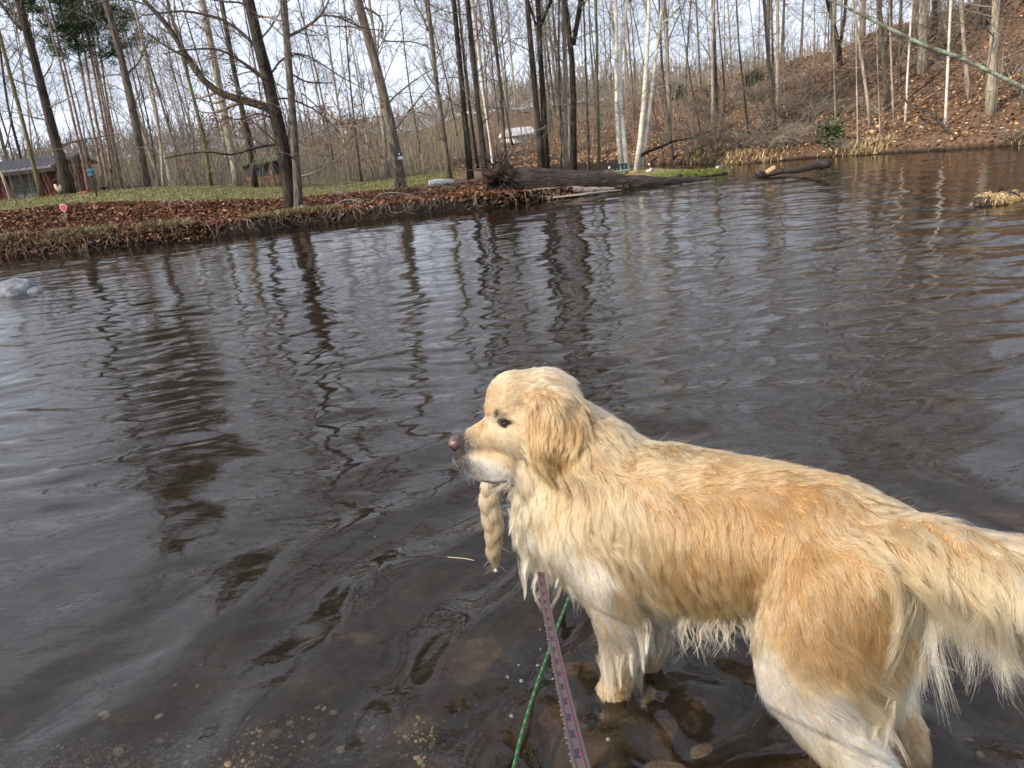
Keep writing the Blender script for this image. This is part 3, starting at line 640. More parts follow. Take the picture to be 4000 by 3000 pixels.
T([(214, 640), (200, 540), (180, 420)], 41, 9, 'white stem behind the shed roof next to the thick leaning trunk', bark_birch, 14)
T([(480, 745), (462, 640), (440, 520), (415, 380), (400, 250)], 34, 12, 'brown grey trunk at the right edge of the pine group', bark_grey, 15)
# pines
pines = [([(345, 742), (318, 600), (275, 420), (232, 230), (185, 70)], 29, 12, 'leftmost of the slender pines right of the shed'),
         ([(362, 742), (335, 610), (297, 440), (250, 250), (210, 80)], 30, 11, 'second slender pine right of the shed, behind the blue birdhouse'),
         ([(405, 742), (385, 600), (340, 400), (297, 150), (280, 30)], 31, 12, 'slender pine in the middle of the pine group'),
         ([(424, 744), (404, 610), (354, 360), (316, 100), (305, 0)], 30, 12, 'slender pine right of the middle one, with short dead side twigs'),
         ([(446, 747), (430, 620), (385, 370), (335, 110), (322, 0)], 32, 12, 'slender pine with a pinkish upper trunk'),
         ([(459, 749), (442, 620), (405, 410), (360, 190), (330, 60)], 33, 11, 'slender pine second from the right of the group'),
         ([(470, 749), (455, 630), (414, 420), (370, 200), (345, 40)], 31, 10, 'rightmost of the slender pines, lit pale on its edge')]
for i, (px_, y, w, lb) in enumerate(pines):
    r = np.random.default_rng(300+i); P = world_line(px_, y); dist = float((P[1]-_C)@_f); rr0 = w*.5*dist/FPX
    P = resample(extend(P, 13), 16); R = trunk_radius(16, rr0, rr0*.3, .15)
    root = empty('pine_tree', tuple(P[0]+[0, 0, .25])); tag(root, lb, 'pine tree', 'slender pines on the lawn')
    mb = MB(); trunk_tube(mb, P, R, 8, i); mb.build('trunk', bark_pine, root)
    cb = MB(); A, AR = spawn(P[None], R[None], 26, .15, .55, 1.4, lambda t, pl: .5+0*t, .25, r, 4, 0, .1, .005); cb.tubes(A, AR, 3, cap=False)
    A, AR = spawn(P[None], R[None], 26, .40, 1, 1.2, lambda t, pl: 2.3*(1.25-t), .4, r, 6, .2, .1, .008); cb.tubes(A, AR, 4, cap=False)
    B_, BR_ = spawn(A, AR, 6, .3, 1, .8, lambda t, pl: pl*.35, .6, r, 4, .2, .1, .005); cb.tubes(B_, BR_, 3, cap=False)
    cb.build('branches', twig_m, root)
    tp = B_[:, 1:].reshape(-1, 3); nn = 6500; c = tp[r.integers(0, len(tp), nn)]+r.normal(size=(nn, 3))*np.array([.10, .10, .06])
    d = r.normal(size=(nn, 3)); d[:, 2] = np.abs(d[:, 2])*.7+.1; d /= np.linalg.norm(d, axis=1, keepdims=True); s = perp(d, r)*.017; l = r.uniform(.12, .24, nn)[:, None]
    V = np.stack([c-s, c+s, c+d*l], 1); mb = MB(); mb.add(V.reshape(-1, 3), None, np.arange(nn*3).reshape(-1, 3), np.repeat(palette(r, nn, [(.030, .055, .022), (.05, .085, .035), (.02, .035, .016)], [2, 2, 1]), 3, 0))
    nd = mb.build('needles', needle_m, root, smooth=False); nd['kind'] = 'stuff'
    TREES.append(root)

# --- centre
T([(1564, 712), (1553, 620), (1542, 542), (1506, 392), (1470, 259), (1434, 120), (1392, 0)], 21, 44, 'thickest trunk in the middle, leaning left, a small black and white box strapped on it', bark_grey, 19, top_r=.3,
  limbs=[([(1424, 30), (1460, 45), (1490, 62), (1500, 95), (1498, 130), (1478, 150), (1500, 165), (1560, 160), (1640, 165), (1720, 215)], 9, 3, .3), ([(1440, 150), (1400, 100), (1360, 70), (1300, 60)], 8, 3, .3)])
T([(1756, 687), (1740, 590), (1729, 482), (1699, 301), (1687, 151), (1669, 0)], 23.5, 23, 'trunk with a pale left side standing right behind the overturned boat', bark_grey, 18, limbs=[([(1672, 120), (1650, 60), (1625, 20), (1610, -20)], 7, 4, .3)])
T([(1838, 699), (1828, 590), (1817, 482), (1802, 301), (1784, 121), (1772, 0)], 22, 26, 'dark straight trunk between the boat and the root plate, left of the pair', bark_dark, 19)
T([(1898, 685), (1885, 580), (1871, 470), (1850, 241), (1835, 90), (1826, 0)], 21.5, 27, 'dark straight trunk just left of the root plate', bark_dark, 19)
T([(1973, 645), (1968, 540), (1964, 452), (1952, 301), (1934, 151), (1916, 0)], 23, 18, 'grey trunk rising straight behind the root plate', bark_grey, 18, limbs=[([(1945, 215), (1925, 160), (1900, 115), (1860, 70)], 6, 3, .3)])
T([(1925, 650), (1915, 560), (1905, 480), (1890, 410), (1880, 300)], 27, 8, 'crooked white stem behind the root plate', bark_birch, 12, dens=.7)
T([(2116, 665), (2112, 580), (2105, 482), (2090, 362), (2078, 241), (2066, 120), (2060, 0)], 22, 26, 'left trunk of the dark pair behind the fallen log', bark_dark, 19)
T([(2136, 665), (2130, 560), (2124, 422), (2114, 271), (2105, 120), (2102, 0)], 22.4, 25, 'right trunk of the dark pair behind the fallen log, forked high up', bark_dark, 19, forks=[([(2112, 100), (2125, 70), (2142, 35), (2165, 0)], 13), ([(2095, 100), (2075, 50), (2055, 0)], 8)])
T([(2211, 668), (2211, 560), (2211, 422), (2205, 241), (2202, 60), (2200, 0)], 22.8, 19, 'smooth light grey trunk left of the forked one behind the log', bark_pale, 18)
T([(2190, 660), (2190, 560), (2188, 380), (2183, 241), (2178, 120), (2186, 0)], 24, 11, 'narrow brown trunk leaning beside the smooth light grey one', bark_grey, 17)
T([(2238, 672), (2240, 560), (2241, 422), (2241, 271), (2236, 170), (2223, 90), (2205, 0)], 22.2, 28, 'thick grey brown trunk forking into a high wide Y behind the log', bark_dark, 19, forks=[([(2240, 175), (2256, 120), (2266, 60), (2276, 0)], 20)])
T([(2338, 678), (2342, 580), (2344, 482), (2334, 392), (2322, 313), (2344, 211), (2334, 100), (2326, 0)], 21.5, 15, 'crooked mossy trunk left of the white birches', bark_moss, 16)
T([(2300, 668), (2298, 560), (2296, 470)], 26, 12, 'short brown stem behind the log left of the mossy trunk', bark_grey, 12, dens=.6)
bi = dict(name='birch_tree', cat='birch tree', group='white birches on the spit')
T([(2431, 672), (2422, 600), (2413, 542), (2403, 452), (2408, 301), (2416, 181), (2408, 60), (2405, 0)], 22, 20, 'leftmost white birch of the clump behind the green chair', bark_birch, 18, t0=.5, tm=twig_pale, **bi)
T([(2452, 672), (2442, 600), (2431, 542), (2422, 422), (2417, 301), (2418, 151), (2430, 78), (2454, 0)], 21.8, 21, 'second white birch, its base touching the leftmost one', bark_birch, 18, t0=.5, tm=twig_pale, **bi)
T([(2478, 674), (2488, 620), (2500, 573), (2515, 422), (2527, 241), (2533, 121), (2536, 0)], 21.8, 21, 'white birch leaning right, straw bale at its foot', bark_birch, 18, t0=.5, tm=twig_pale, forks=[([(2530, 60), (2515, 20), (2505, -10)], 9)], **bi)
T([(2496, 672), (2508, 620), (2520, 573), (2536, 452), (2549, 319), (2564, 199), (2579, 78), (2594, 0)], 22.2, 17, 'rightmost white birch, leaning furthest to the right', bark_birch, 18, t0=.5, tm=twig_pale, limbs=[([(2584, 95), (2620, 65), (2650, 30), (2670, 0)], 8, 4, .3), ([(2570, 190), (2610, 150), (2655, 135), (2700, 140)], 4, 2, .5)], **bi)
# --- hillside, bases found by walking the sight line to the slope
def HT(pix, w, label, m, H=None, y=None, **k):
    if y is None:
        h = hit_ground(pix[0][0], pix[0][1]); y = h[1] if h is not None else 34
    P0_ = at_y(pix[0][0], pix[0][1], y); return T(pix, y, w, label, m, (H or 14)+max(0, P0_[2]), **k)
HT([(2630, 633), (2624, 560), (2615, 500), (2594, 362), (2582, 229), (2579, 90), (2575, 0)], 14, 'trunk at the foot of the hill right of the birches', bark_grey)
HT([(2596, 632), (2585, 560), (2565, 490)], 7, 'thin stem at the foot of the hill touching the fallen bough', bark_grey, 9, dens=.6)
HT([(2802, 440), (2796, 301), (2790, 120), (2784, 0)], 17, 'tall trunk alone on the crest between the two dark pines', bark_grey)
HT([(2675, 425), (2681, 241), (2690, 120), (2700, 0)], 11, 'slender trunk on the crest beside the left dark pine', bark_grey)
HT([(2829, 455), (2830, 360), (2832, 289), (2815, 200)], 8, 'thin trunk just right of the tall crest trunk', bark_dark)
HT([(2931, 560), (2916, 446), (2898, 289), (2883, 169), (2880, 60)], 10, 'thin trunk midway down the hill left of the forked pair', bark_grey)
HT([(3027, 505), (3018, 362), (3003, 259), (2990, 100), (2985, 0)], 18, 'left trunk of the three close ones on the hill', bark_grey)
HT([(3039, 440), (3036, 271), (3039, 120), (3036, 0)], 17, 'right trunk of the three close ones on the hill', bark_pale)
HT([(3024, 370), (3018, 181), (3012, 0)], 12, 'middle trunk of the three close ones on the hill, farther back', bark_grey)
HT([(3283, 265), (3283, 175), (3265, 120), (3241, 48), (3230, 0)], 20, 'forked dark tree on the crest with wide round branching', bark_dark, forks=[([(3284, 170), (3296, 120), (3308, 60), (3302, 0)], 13)], dens=1.3, ang=1.0)
HT([(3256, 330), (3253, 250), (3250, 181), (3247, 60), (3245, 0)], 10, 'narrow trunk left of the forked dark tree', bark_grey)
HT([(3404, 494), (3392, 386), (3368, 253), (3356, 169), (3338, 60), (3330, 0)], 14, 'slim tan trunk leaning left on the slope above the water', bark_pale)
HT([(3470, 434), (3461, 289), (3446, 151), (3431, 0)], 24, 'stout grey trunk halfway up the slope', bark_grey)
HT([(3497, 482), (3485, 420), (3486, 362), (3482, 211), (3473, 60)], 9, 'thin pale stem in front of the stout grey trunk', bark_pale)
HT([(3536, 478), (3539, 420), (3542, 362), (3546, 241), (3556, 150), (3558, 60)], 9, 'white sapling right of the thin pale stem on the slope', bark_birch)
HT([(3515, 340), (3512, 211), (3518, 80), (3520, 0)], 16, 'brown trunk near the crest left of the big sycamore', bark_grey)
HT([(3474, 180), (3476, 80), (3478, 0)], 20, 'dark trunk behind the crest above the stout grey one', bark_dark)
HT([(3600, 288), (3602, 220), (3603, 151), (3600, 60), (3600, 0)], 38, 'big pale sycamore on the upper slope, widest trunk of the hill', bark_pale)
HT([(3693, 494), (3695, 430), (3696, 362), (3705, 241), (3706, 150), (3712, 60)], 12, 'white sapling in the middle of the orange leaves', bark_birch)
HT([(3654, 165), (3651, 60), (3650, 0)], 22, 'dark trunk on the crest right of the big sycamore', bark_dark)
HT([(3790, 390), (3778, 301), (3765, 181), (3753, 0)], 18, 'pale trunk on the slope left of the right hand sycamore', bark_pale)
HT([(3874, 450), (3862, 400), (3864, 362), (3880, 241), (3888, 120), (3892, 0)], 38, 'large sunlit sycamore near the right edge of the slope', bark_pale)
HT([(3729, 185), (3705, 150), (3690, 110), (3669, 36), (3662, 0)], 14, 'curved pale trunk bending left on the crest', bark_pale)
HT([(3832, 112), (3826, 0)], 20, 'trunk on the crest, left one of the two near the top right', bark_grey)
HT([(3852, 112), (3848, 0)], 18, 'trunk on the crest, right one of the two near the top right', bark_grey)
HT([(3814, 496), (3832, 420), (3856, 319), (3870, 200)], 5, 'thin leaning sapling left of the sunlit sycamore foot', bark_grey, 5, dens=.5)
HT([(3886, 508), (3892, 420), (3898, 325), (3905, 200)], 5, 'thin upright sapling right of the sunlit sycamore foot', bark_grey, 5, dens=.5)
HT([(3440, 538), (3436, 450), (3431, 337), (3428, 260)], 7, 'pale sapling low on the slope under the slim tan trunk', bark_pale, 6, dens=.6)
HT([(3350, 570), (3350, 480), (3347, 361), (3345, 280)], 6, 'thin pale sapling at the shore right of the green shrub', bark_pale, 6, dens=.6)
HT([(3268, 490), (3262, 400), (3259, 289), (3256, 200)], 8, 'pale stem on the brushy slope above the green shrub', bark_pale, 8, dens=.8)
HT([(2745, 600), (2738, 520), (2720, 430), (2700, 330)], 8, 'slender stem rising from the brush near the goose', bark_grey, 8)
HT([(3985, 440), (3995, 330), (4005, 200)], 9, 'thin trunk at the right edge of the photo', bark_grey, 10)

# --- the wood behind: one crown shared by several trees
FILL = []
def filler(k):
    r = np.random.default_rng(900+k); H = r.uniform(13, 19); P = np.array([[0, 0, -.3], [r.normal()*.1, r.normal()*.1, H*.3], [r.normal()*.3, r.normal()*.3, H*.65], [r.normal()*.5, r.normal()*.5, H]])
    P = resample(P, 12); R = trunk_radius(12, r.uniform(.06, .115), .015, .25)
    mb = MB(); trunk_tube(mb, P, R, 6, k)
    cb, _ = crown_mesh('c', P, R, r, .85, r.uniform(.12, .3), r.uniform(.2, .3), ang=r.uniform(.6, .9), levels=4, rmin=.008)
    return mb.mesh('far_trunk'), cb.mesh('far_branches')
for k in range(8): FILL.append(filler(k))
fm = [bark_grey, bark_dark, bark_pale, bark_grey, bark_grey, bark_dark, bark_grey, bark_pale]
for (a, c), m in zip(FILL, fm): a.materials.append(m); c.materials.append(twig_m)
r = np.random.default_rng(55); cnt = 0; placed = []
def far_ok(x, y):
    return all((x-a)**2+(y-b_)**2 > 1.1 for a, b_ in placed)
tries = 0
while cnt < 165 and tries < 9000:
    tries += 1
    y = 31+60*r.random()**1.25; az = rad(r.uniform(-42, 42)); x = y*math.tan(az)
    z, dl, dh = ground(np.array([[x, y]])); z, dl, dh = z[0], dl[0], dh[0]
    if not ((dl > 6 and y > 33) or (dh > 1.0)) or z < .1 or not far_ok(x, y): continue
    if dh > 1.0 and dl < 0:
        if dh < 9 and r.random() < .8: continue
        if dh < 12: continue
    placed.append((x, y)); k = int(r.integers(0, 8)); a, c = FILL[k]
    root = empty('bare_tree', (x, y, z)); s = r.uniform(.7, 1.15); root.scale = (s, s, s*r.uniform(.9, 1.1)); root.rotation_euler = (r.normal()*.03, r.normal()*.03+(-.05 if az < -.2 else 0), r.uniform(0, 6.28))
    hill_ = dl < 0
    tag(root, 'slender bare tree of the wood above the hill crest' if hill_ else 'slender bare tree of the wood massed behind the lawn and the spit', 'tree', 'bare trees of the wood above the hill' if hill_ else 'bare trees of the wood behind the lawn')
    for nm, me in (('trunk', a), ('branches', c)):
        o = bpy.data.objects.new(nm, me); COL.objects.link(o); o.parent = root
    cnt += 1
# name each tree of the wood by the landmark it stands behind
LM = [(30, 'the left end of the shed'), (158, 'the slim greenish trunk'), (272, 'the thick trunk at the shed porch'), (400, 'the pine group'), (573, 'the thick grey leaning trunk'), (700, 'the slender pale lawn trunk'), (823, 'the dark mossy trunk'), (930, 'the wide pale grey trunk'), (1050, 'the gazebo'), (1160, 'the double oak'), (1350, 'the gap right of the double oak'), (1564, 'the thickest middle trunk'),
      (1730, 'the boat'), (1870, 'the dark pair before the root plate'), (1973, 'the root plate'), (2125, 'the dark forked pair'), (2238, 'the high Y fork'), (2338, 'the crooked mossy trunk'), (2460, 'the white birches'), (2620, 'the trunk at the hill foot'), (2802, 'the tall crest trunk'), (3027, 'the three close hill trunks'), (3283, 'the forked crest tree'), (3470, 'the stout slope trunk'), (3600, 'the big sycamore'), (3874, 'the sunlit sycamore')]
ORD = ['nearest', 'second nearest', 'third nearest', 'fourth nearest', 'fifth nearest', 'sixth nearest', 'seventh nearest', 'eighth nearest', 'ninth nearest', 'tenth nearest', 'eleventh nearest', 'twelfth nearest', 'thirteenth nearest', 'fourteenth nearest', 'fifteenth nearest', 'sixteenth nearest', 'seventeenth nearest', 'eighteenth nearest', 'nineteenth nearest', 'twentieth nearest']
by = {}
for o in list(COL.objects):
    if o.get('group', '').startswith('bare trees of the wood'):
        q = np.array(o.location)-_C; zc = q@_f; u = 2000+FPX*(q@_R)/zc; k = min(range(len(LM)), key=lambda i: abs(LM[i][0]-u)); by.setdefault(k, []).append((zc, o))
for k, lst in by.items():
    lst.sort(key=lambda t: t[0])
    for i, (zc, o) in enumerate(lst): o['label'] = ('bare tree in the far wood, %s behind %s' % (ORD[i], LM[k][1])) if i < 20 else 'bare tree deep in the far wood behind %s' % LM[k][1]
# distant ridge of woodland, one soft brown mass of twigs
r = np.random.default_rng(66); n = 14000
az = np.radians(r.uniform(-60, 60, n)); yy = r.uniform(80, 150, n); xx = yy*np.tan(az)
keep = np.abs(xx) < 190; xx, yy = xx[keep], yy[keep]; zz = ground(np.c_[xx, yy])[0]; n = len(xx)
h = r.uniform(.2, 1, n)*5.5*(.8+.25*snoise(np.c_[xx, yy, 0*xx], .12, 2)); b0 = np.c_[xx, yy, zz+h*.4]; tp = b0+np.c_[r.normal(size=(n, 2))*1.0, h*.7]
mid = (b0+tp)/2+r.normal(size=(n, 3))*.25
mb = MB(); mb.tubes(np.stack([b0, mid, tp], 1), np.stack([np.full(n, .07), np.full(n, .045), np.full(n, .02)], 1)*r.uniform(.6, 1.4, (n, 1)), 3, cap=False)
far_m = mat_noise('far_wood', [(.3, (.19, .165, .145)), (.7, (.34, .30, .26))], .3, 4, 1, bstr=0)
tag(mb.build('woodland', far_m), 'hazy brown mass of distant leafless woodland on the horizon', 'woodland', kind='stuff')
# understorey: thousands of thin stems and twigs behind the lawn and up the hill
r = np.random.default_rng(67); n = 12000; az = np.radians(r.uniform(-42, 40, n)); yy = 29+45*r.random(n)**1.3; xx = yy*np.tan(az); zz, dl, dh = ground(np.c_[xx, yy])
k = ((dl > 9) | (dh > 9) | ((dh > 2) & (xx < 9) & (r.random(n) < .25))) & (snoise(np.c_[xx, yy, 0*xx], .35, 4)+r.normal(size=n)*.4 > -.35); xx, yy, zz = xx[k], yy[k], zz[k]; n = len(xx)
h = r.uniform(.5, 3.0, n); ln_ = r.normal(size=(n, 2))*.22*h[:, None]; b0 = np.c_[xx, yy, zz-.05]; m_ = b0+np.c_[ln_*.35, h*.55]; tp = b0+np.c_[ln_, h]
mb = MB(); mb.tubes(np.stack([b0, m_, tp], 1), np.stack([np.full(n, .014), np.full(n, .010), np.full(n, .006)], 1)*r.uniform(.6, 1.5, (n, 1)), 3, cap=False)
under_m = mat_noise('understorey', [(.3, (.14, .115, .09)), (.7, (.36, .30, .23))], .6, 4, 1, bstr=0)
tag(mb.build('undergrowth', under_m), 'grey brown thicket of thin stems filling the wood behind the lawn', 'undergrowth', kind='stuff')
# two dark pines on the far crest
def round_pine(u, v, y, rx, rz, label):
    h_ = hit_ground(u, v+25); y = h_[1]+.8 if h_ is not None else y; c = at_y(u, v, y); z0 = gz(c[0], c[1]); root = empty('pine_tree', (c[0], c[1], z0)); tag(root, label, 'pine tree'); r = np.random.default_rng(int(u))
    mb = MB(); P = np.array([[c[0], c[1], z0-.2], [c[0], c[1], c[2]], [c[0], c[1], c[2]+rz*.8]]); mb.tubes(resample(P, 6), np.linspace(.12, .03, 6), 6); mb.build('trunk', bark_dark, root)
    n = 3600; d = r.normal(size=(n, 3)); d /= np.linalg.norm(d, axis=1, keepdims=True); q = c+d*np.array([rx, rx, rz])*(r.random((n, 1))**.45)*(1+.7*snoise(d*2+u, 2.5, 3)[:, None])
    cl = snoise(q, 2.2, 5) > -.45; q = q[cl]; n = len(q); e = r.normal(size=(n, 3)); e /= np.linalg.norm(e, axis=1, keepdims=True); s = perp(e, r)*.03; l = r.uniform(.12, .3, (n, 1))
    mb = MB(); mb.add(np.stack([q-s, q+s, q+e*l], 1).reshape(-1, 3), None, np.arange(n*3).reshape(-1, 3), np.repeat(palette(r, n, [(.03, .05, .022), (.05, .08, .035), (.018, .03, .015)], [2, 2, 1]), 3, 0))
    o = mb.build('needles', needle_m, root, smooth=False); o['kind'] = 'stuff'
round_pine(2640, 372, 42, .60, .45, 'dark green pine bush on the crest, right of the birches')
round_pine(2762, 372, 43, .42, .36, 'smaller dark green pine bush just left of the tall crest trunk')
round_pine(2935, 322, 40, .6, .4, 'dull dark pine behind the crest, above the brushy slope')
# --- bare shrubs and saplings along the banks
def shrub(base, h, n, label, m, seed, spread=.6, arch=.5, name='bare_shrub'):
    r = np.random.default_rng(seed); P = []; 
    for i in range(n):
        a = r.uniform(0, 6.28); q = [np.array(base)+np.r_[r.normal(size=2)*.06, -.05]]; d = np.array([math.cos(a)*spread, math.sin(a)*spread, 1.0])
        l = h*r.uniform(.5, 1.2)/7
        for k in range(7): d = d/np.linalg.norm(d); q.append(q[-1]+d*l); d = d+np.array([math.cos(a)*arch*.3, math.sin(a)*arch*.3, -arch*.35])+r.normal(size=3)*.12
        P.append(q)
    P = np.array(P); R = np.array([np.linspace(.011, .004, 8)*r.uniform(.6, 1.2)*(h/1.2)**.5 for _ in range(n)])
    root = empty(name, tuple(base)); tag(root, label, 'shrub'); mb = MB(); mb.tubes(P, R, 4, cap=False); mb.build('stems', m, root)
    A, AR = spawn(P, R, 5, .3, 1, .7, lambda t, pl: pl*.3, .6, r, 4, .0, .15, .003); B_, BR_ = spawn(A, AR, 3, .2, 1, .7, lambda t, pl: pl*.5, .7, r, 3, 0, .15, .0025)
    mb = MB(); mb.tubes(A, AR, 3, cap=False); mb.tubes(B_, BR_, 3, cap=False); mb.build('twigs', m, root)
SH = [(1585, 775, 2.4, 3, 'small sapling with thin arching stems in front of the thickest middle trunk', bark_grey, .25, .15), (1440, 800, 1.3, 7, 'tangle of pale looping stems on the leaves right of the double oak', twig_pale, .8, .9), (1250, 815, .8, 6, 'low pale bramble loops beside the double oak roots', twig_pale, 1.0, 1.2),
      (1780, 745, .8, 7, 'wispy pale twigs on the leaf bank below the boat', twig_pale, .7, .8), (1900, 745, .7, 8, 'pale bramble stems against the root plate', twig_pale, .8, .9), (1330, 770, 1.2, 5, 'thin arching stems at the lawn edge right of the oak', twig_pale, .6, .8), (700, 800, .9, 5, 'sparse pale twigs on the leaves left of the oak', twig_pale, .8, .8), (1660, 760, 1.1, 5, 'thin bare twigs under the leaning thick trunk', twig_m, .6, .6), (2140, 765, .45, 12, 'straw coloured bramble under the pale side of the log', twig_pale, 1.0, 1.1)]
for i, (u, v, h, n, lb, m, sp_, ar) in enumerate(SH):
    p = hit_ground(u, v, 14); p = p if p is not None else at_z(u, v, .3); shrub(p, h, n, lb, m, 40+i, sp_, ar)
HS = [(2700, 610, 1.3, 26, 'brown thicket at the hill foot behind the goose'), (2800, 600, 1.5, 30, 'tangled brown thicket near the driftwood'), (2900, 590, 1.5, 30, 'grey brown thicket above the pale grass tufts'), (3000, 590, 1.4, 26, 'thicket of bare stems left of the green shrub'), (3090, 570, 1.3, 24, 'bare brush at the foot of the three close trunks'),
      (3190, 560, 1.5, 22, 'arching grey brush just left of the green shrub'), (2850, 500, 1.4, 26, 'brush halfway up the hill below the tall crest trunk'), (2980, 470, 1.5, 26, 'brush halfway up the hill beside the three trunks'), (3120, 430, 1.5, 28, 'dense grey brush on the shaded upper slope'), (3220, 400, 1.4, 26, 'grey brush below the forked dark tree'), (3340, 330, 1.2, 20, 'brush along the crest right of the forked dark tree'), (2760, 520, 1.3, 24, 'brown brush on the slope right of the birches'),
      (3960, 560, .9, 22, 'tan brush overhanging the water at the right edge'), (3330, 590, .7, 14, 'low brush by the shore under the saplings'), (3620, 600, .5, 12, 'low tan twigs at the shore left of the fallen bough tip'), (2600, 560, 1.0, 18, 'reddish brush behind the birch bases'), (3440, 450, .9, 12, 'sparse brush between the slim and stout trunks'), (3950, 300, 1.3, 18, 'dark brush high on the slope at the right edge')]
HS += [(2780, 470, 1.6, 34, 'tall grey thicket right of the hill foot trunk, higher up'), (2880, 420, 1.6, 34, 'grey thicket below the crest, right of the tall crest trunk'), (2960, 400, 1.5, 32, 'grey thicket below the crest, left of the three close trunks'), (3080, 480, 1.5, 34, 'grey brown thicket right of the three close trunks, mid slope'), (3170, 470, 1.5, 32, 'grey brown thicket on mid slope over the green shrub'), (3150, 340, 1.4, 32, 'thicket along the crest left of the forked dark tree'), (3060, 360, 1.4, 30, 'thicket along the crest over the three close trunks'),
       (3300, 450, 1.1, 22, 'brush under the forked dark tree, mid slope'), (2700, 540, 1.3, 26, 'brown thicket just right of the hill foot trunk'), (3040, 580, 1.1, 26, 'low thicket on the shore below the three close trunks'), (3380, 260, 1.2, 24, 'brush on the crest above the slim tan trunk'), (3700, 240, 1.0, 18, 'brush on the upper slope right of the big sycamore')]
for i, (u, v, h, n, lb) in enumerate(HS):
    p = hit_ground(u, v, 14); 
    if p is None: continue
    shrub(p, h, n, lb, [twig_m, twig_pale, twig_m][i % 3], 140+i, .6, .35)
# green leafy shrub at the hill shore
p = hit_ground(3248, 585, 14); root = empty('green_shrub', tuple(p)); tag(root, 'small dark green leafy shrub at the hill shore', 'shrub')
r = np.random.default_rng(5); P_ = np.array([[p+np.r_[0, 0, -.05], p+np.array([r.normal()*.1, r.normal()*.1, .3]), p+np.array([r.normal()*.25, r.normal()*.25, .6+.1*i])] for i in range(4)])
mb = MB(); mb.tubes(P_, np.full((4, 3), .012), 4); mb.build('stems', twig_m, root)
n = 420; c = p+np.array([0, 0, .42])+r.normal(size=(n, 3))*np.array([.17, .17, .2]); o = scatter_leaves('foliage', c, .09, palette(r, n, [(.03, .075, .02), (.05, .11, .03), (.02, .045, .015)], [2, 2, 1]), 8, 0, .4); o.parent = root; o.matrix_parent_inverse = Matrix.Translation(-Vector(root.location)); o['kind'] = 'stuff'
# ================================================================== logs
log_dark = mat_noise('wet_bark', [(.32, (.010, .007, .006)), (.5, (.030, .020, .016)), (.68, (.075, .052, .040))], 2.4, 8, .7, (1.2, 9, 9), 1.0, .05, spec=.4, bscale=4)
log_pale = mat_noise('bare_wood', [(.32, (.10, .075, .06)), (.5, (.26, .21, .17)), (.7, (.40, .34, .28))], 2.2, 7, .8, (1.2, 12, 12), .8, .03)
def oriented_log(mb, P, R, sides=22, seed=0, ridge=.05, K=60, fl=1.0):
    P = resample(P, K); R = np.interp(np.linspace(0, 1, K), np.linspace(0, 1, len(R)), R)
    mb.tubes(P, R, sides, cap=True, flat=fl); v = mb.v[-1]; c = np.repeat(P, sides, 0); d = v-c
    th = np.tile(np.arange(sides), K); k = 1+ridge*np.sin(th*3.7+seed)+ridge*snoise(v+seed, 3.0, 3)+ridge*.9*snoise(v*np.array([.5, 1, 1]), 26, 5)
    mb.v[-1] = c+d*k[:, None]; return P, R
def on_water_line(u, v, up): p = at_z(u, v, 0); p[2] = up; return p
root = empty('fallen_log', tuple(at_z(2200, 790, 0))); tag(root, 'huge dark fallen trunk lying along the bank with its torn root plate', 'log')
A = at_y(1990, 705, 17.5); Bm = at_y(2250, 716, 17.55); C3 = at_y(2480, 716, 17.8); D4 = at_z(2720, 702, 0.02)
mb = MB(); oriented_log(mb, [A+[-.2, 0, .05], A, Bm, C3, D4, D4+[.4, .05, -.06]], [.22, .31, .28, .20, .10, .04], 26, 1, .07, 90)
mb.build('trunk', log_dark, root)
# the paler barkless lower side
a = at_y(2060, 752, 17.10); b_ = at_y(2220, 748, 17.2); c_ = at_y(2400, 738, 17.45)
mb = MB(); oriented_log(mb, [a, b_, c_], [.07, .13, .05], 16, 4, .10, 50, .8); mb.build('bare_wood', log_pale, root)
mb = MB(); oriented_log(mb, [at_z(2160, 772, .05), at_z(2290, 758, .05), at_z(2430, 742, .02)], [.02, .04, .015], 10, 9, .12, 30); mb.build('split_limb', log_pale, root)
mb = MB(); oriented_log(mb, [at_y(2605, 712, 17.9), at_y(2630, 698, 17.9), at_y(2662, 682, 17.9)], [.045, .05, .045], 10, 2, .05, 12); mb.build('branch_stub', log_dark, root)
# root plate: a ragged disc of roots and soil
r = np.random.default_rng(12); c0 = at_y(1975, 690, 17.6)
mb = MB(); mb.ball(c0+[-.15, 0, -.15], (.34, .5, .46), 34, 24); v = mb.v[-1]; mb.v[-1] = v+(v-c0)*(snoise(v, 5, 2)*.28+snoise(v, 13, 4)*.2+snoise(v, 30, 6)*.1)[:, None]
mb.build('root_plate', mat_noise('soil', [(.35, (.010, .007, .006)), (.55, (.045, .028, .019)), (.75, (.12, .08, .05))], 9, 8, .95, bstr=1, bdist=.06), root)
rt_ = []
for i in range(130):
    a_ = r.uniform(0, 6.28); q = [c0+np.array([r.uniform(-.2, .05), 0, 0])]; d = np.array([r.uniform(-1.1, .3), math.cos(a_), math.sin(a_)]); l = r.uniform(.45, .85)/8
    for k in range(8): d = d/np.linalg.norm(d); q.append(q[-1]+d*l); d = d+r.normal(size=3)*.3+[0, 0, -.06]
    rt_.append(q)
mb = MB(); mb.tubes(np.array(rt_), np.array([np.linspace(.045, .006, 9)*r.uniform(.4, 1.3) for _ in rt_]), 5); mb.build('roots', log_dark, root)
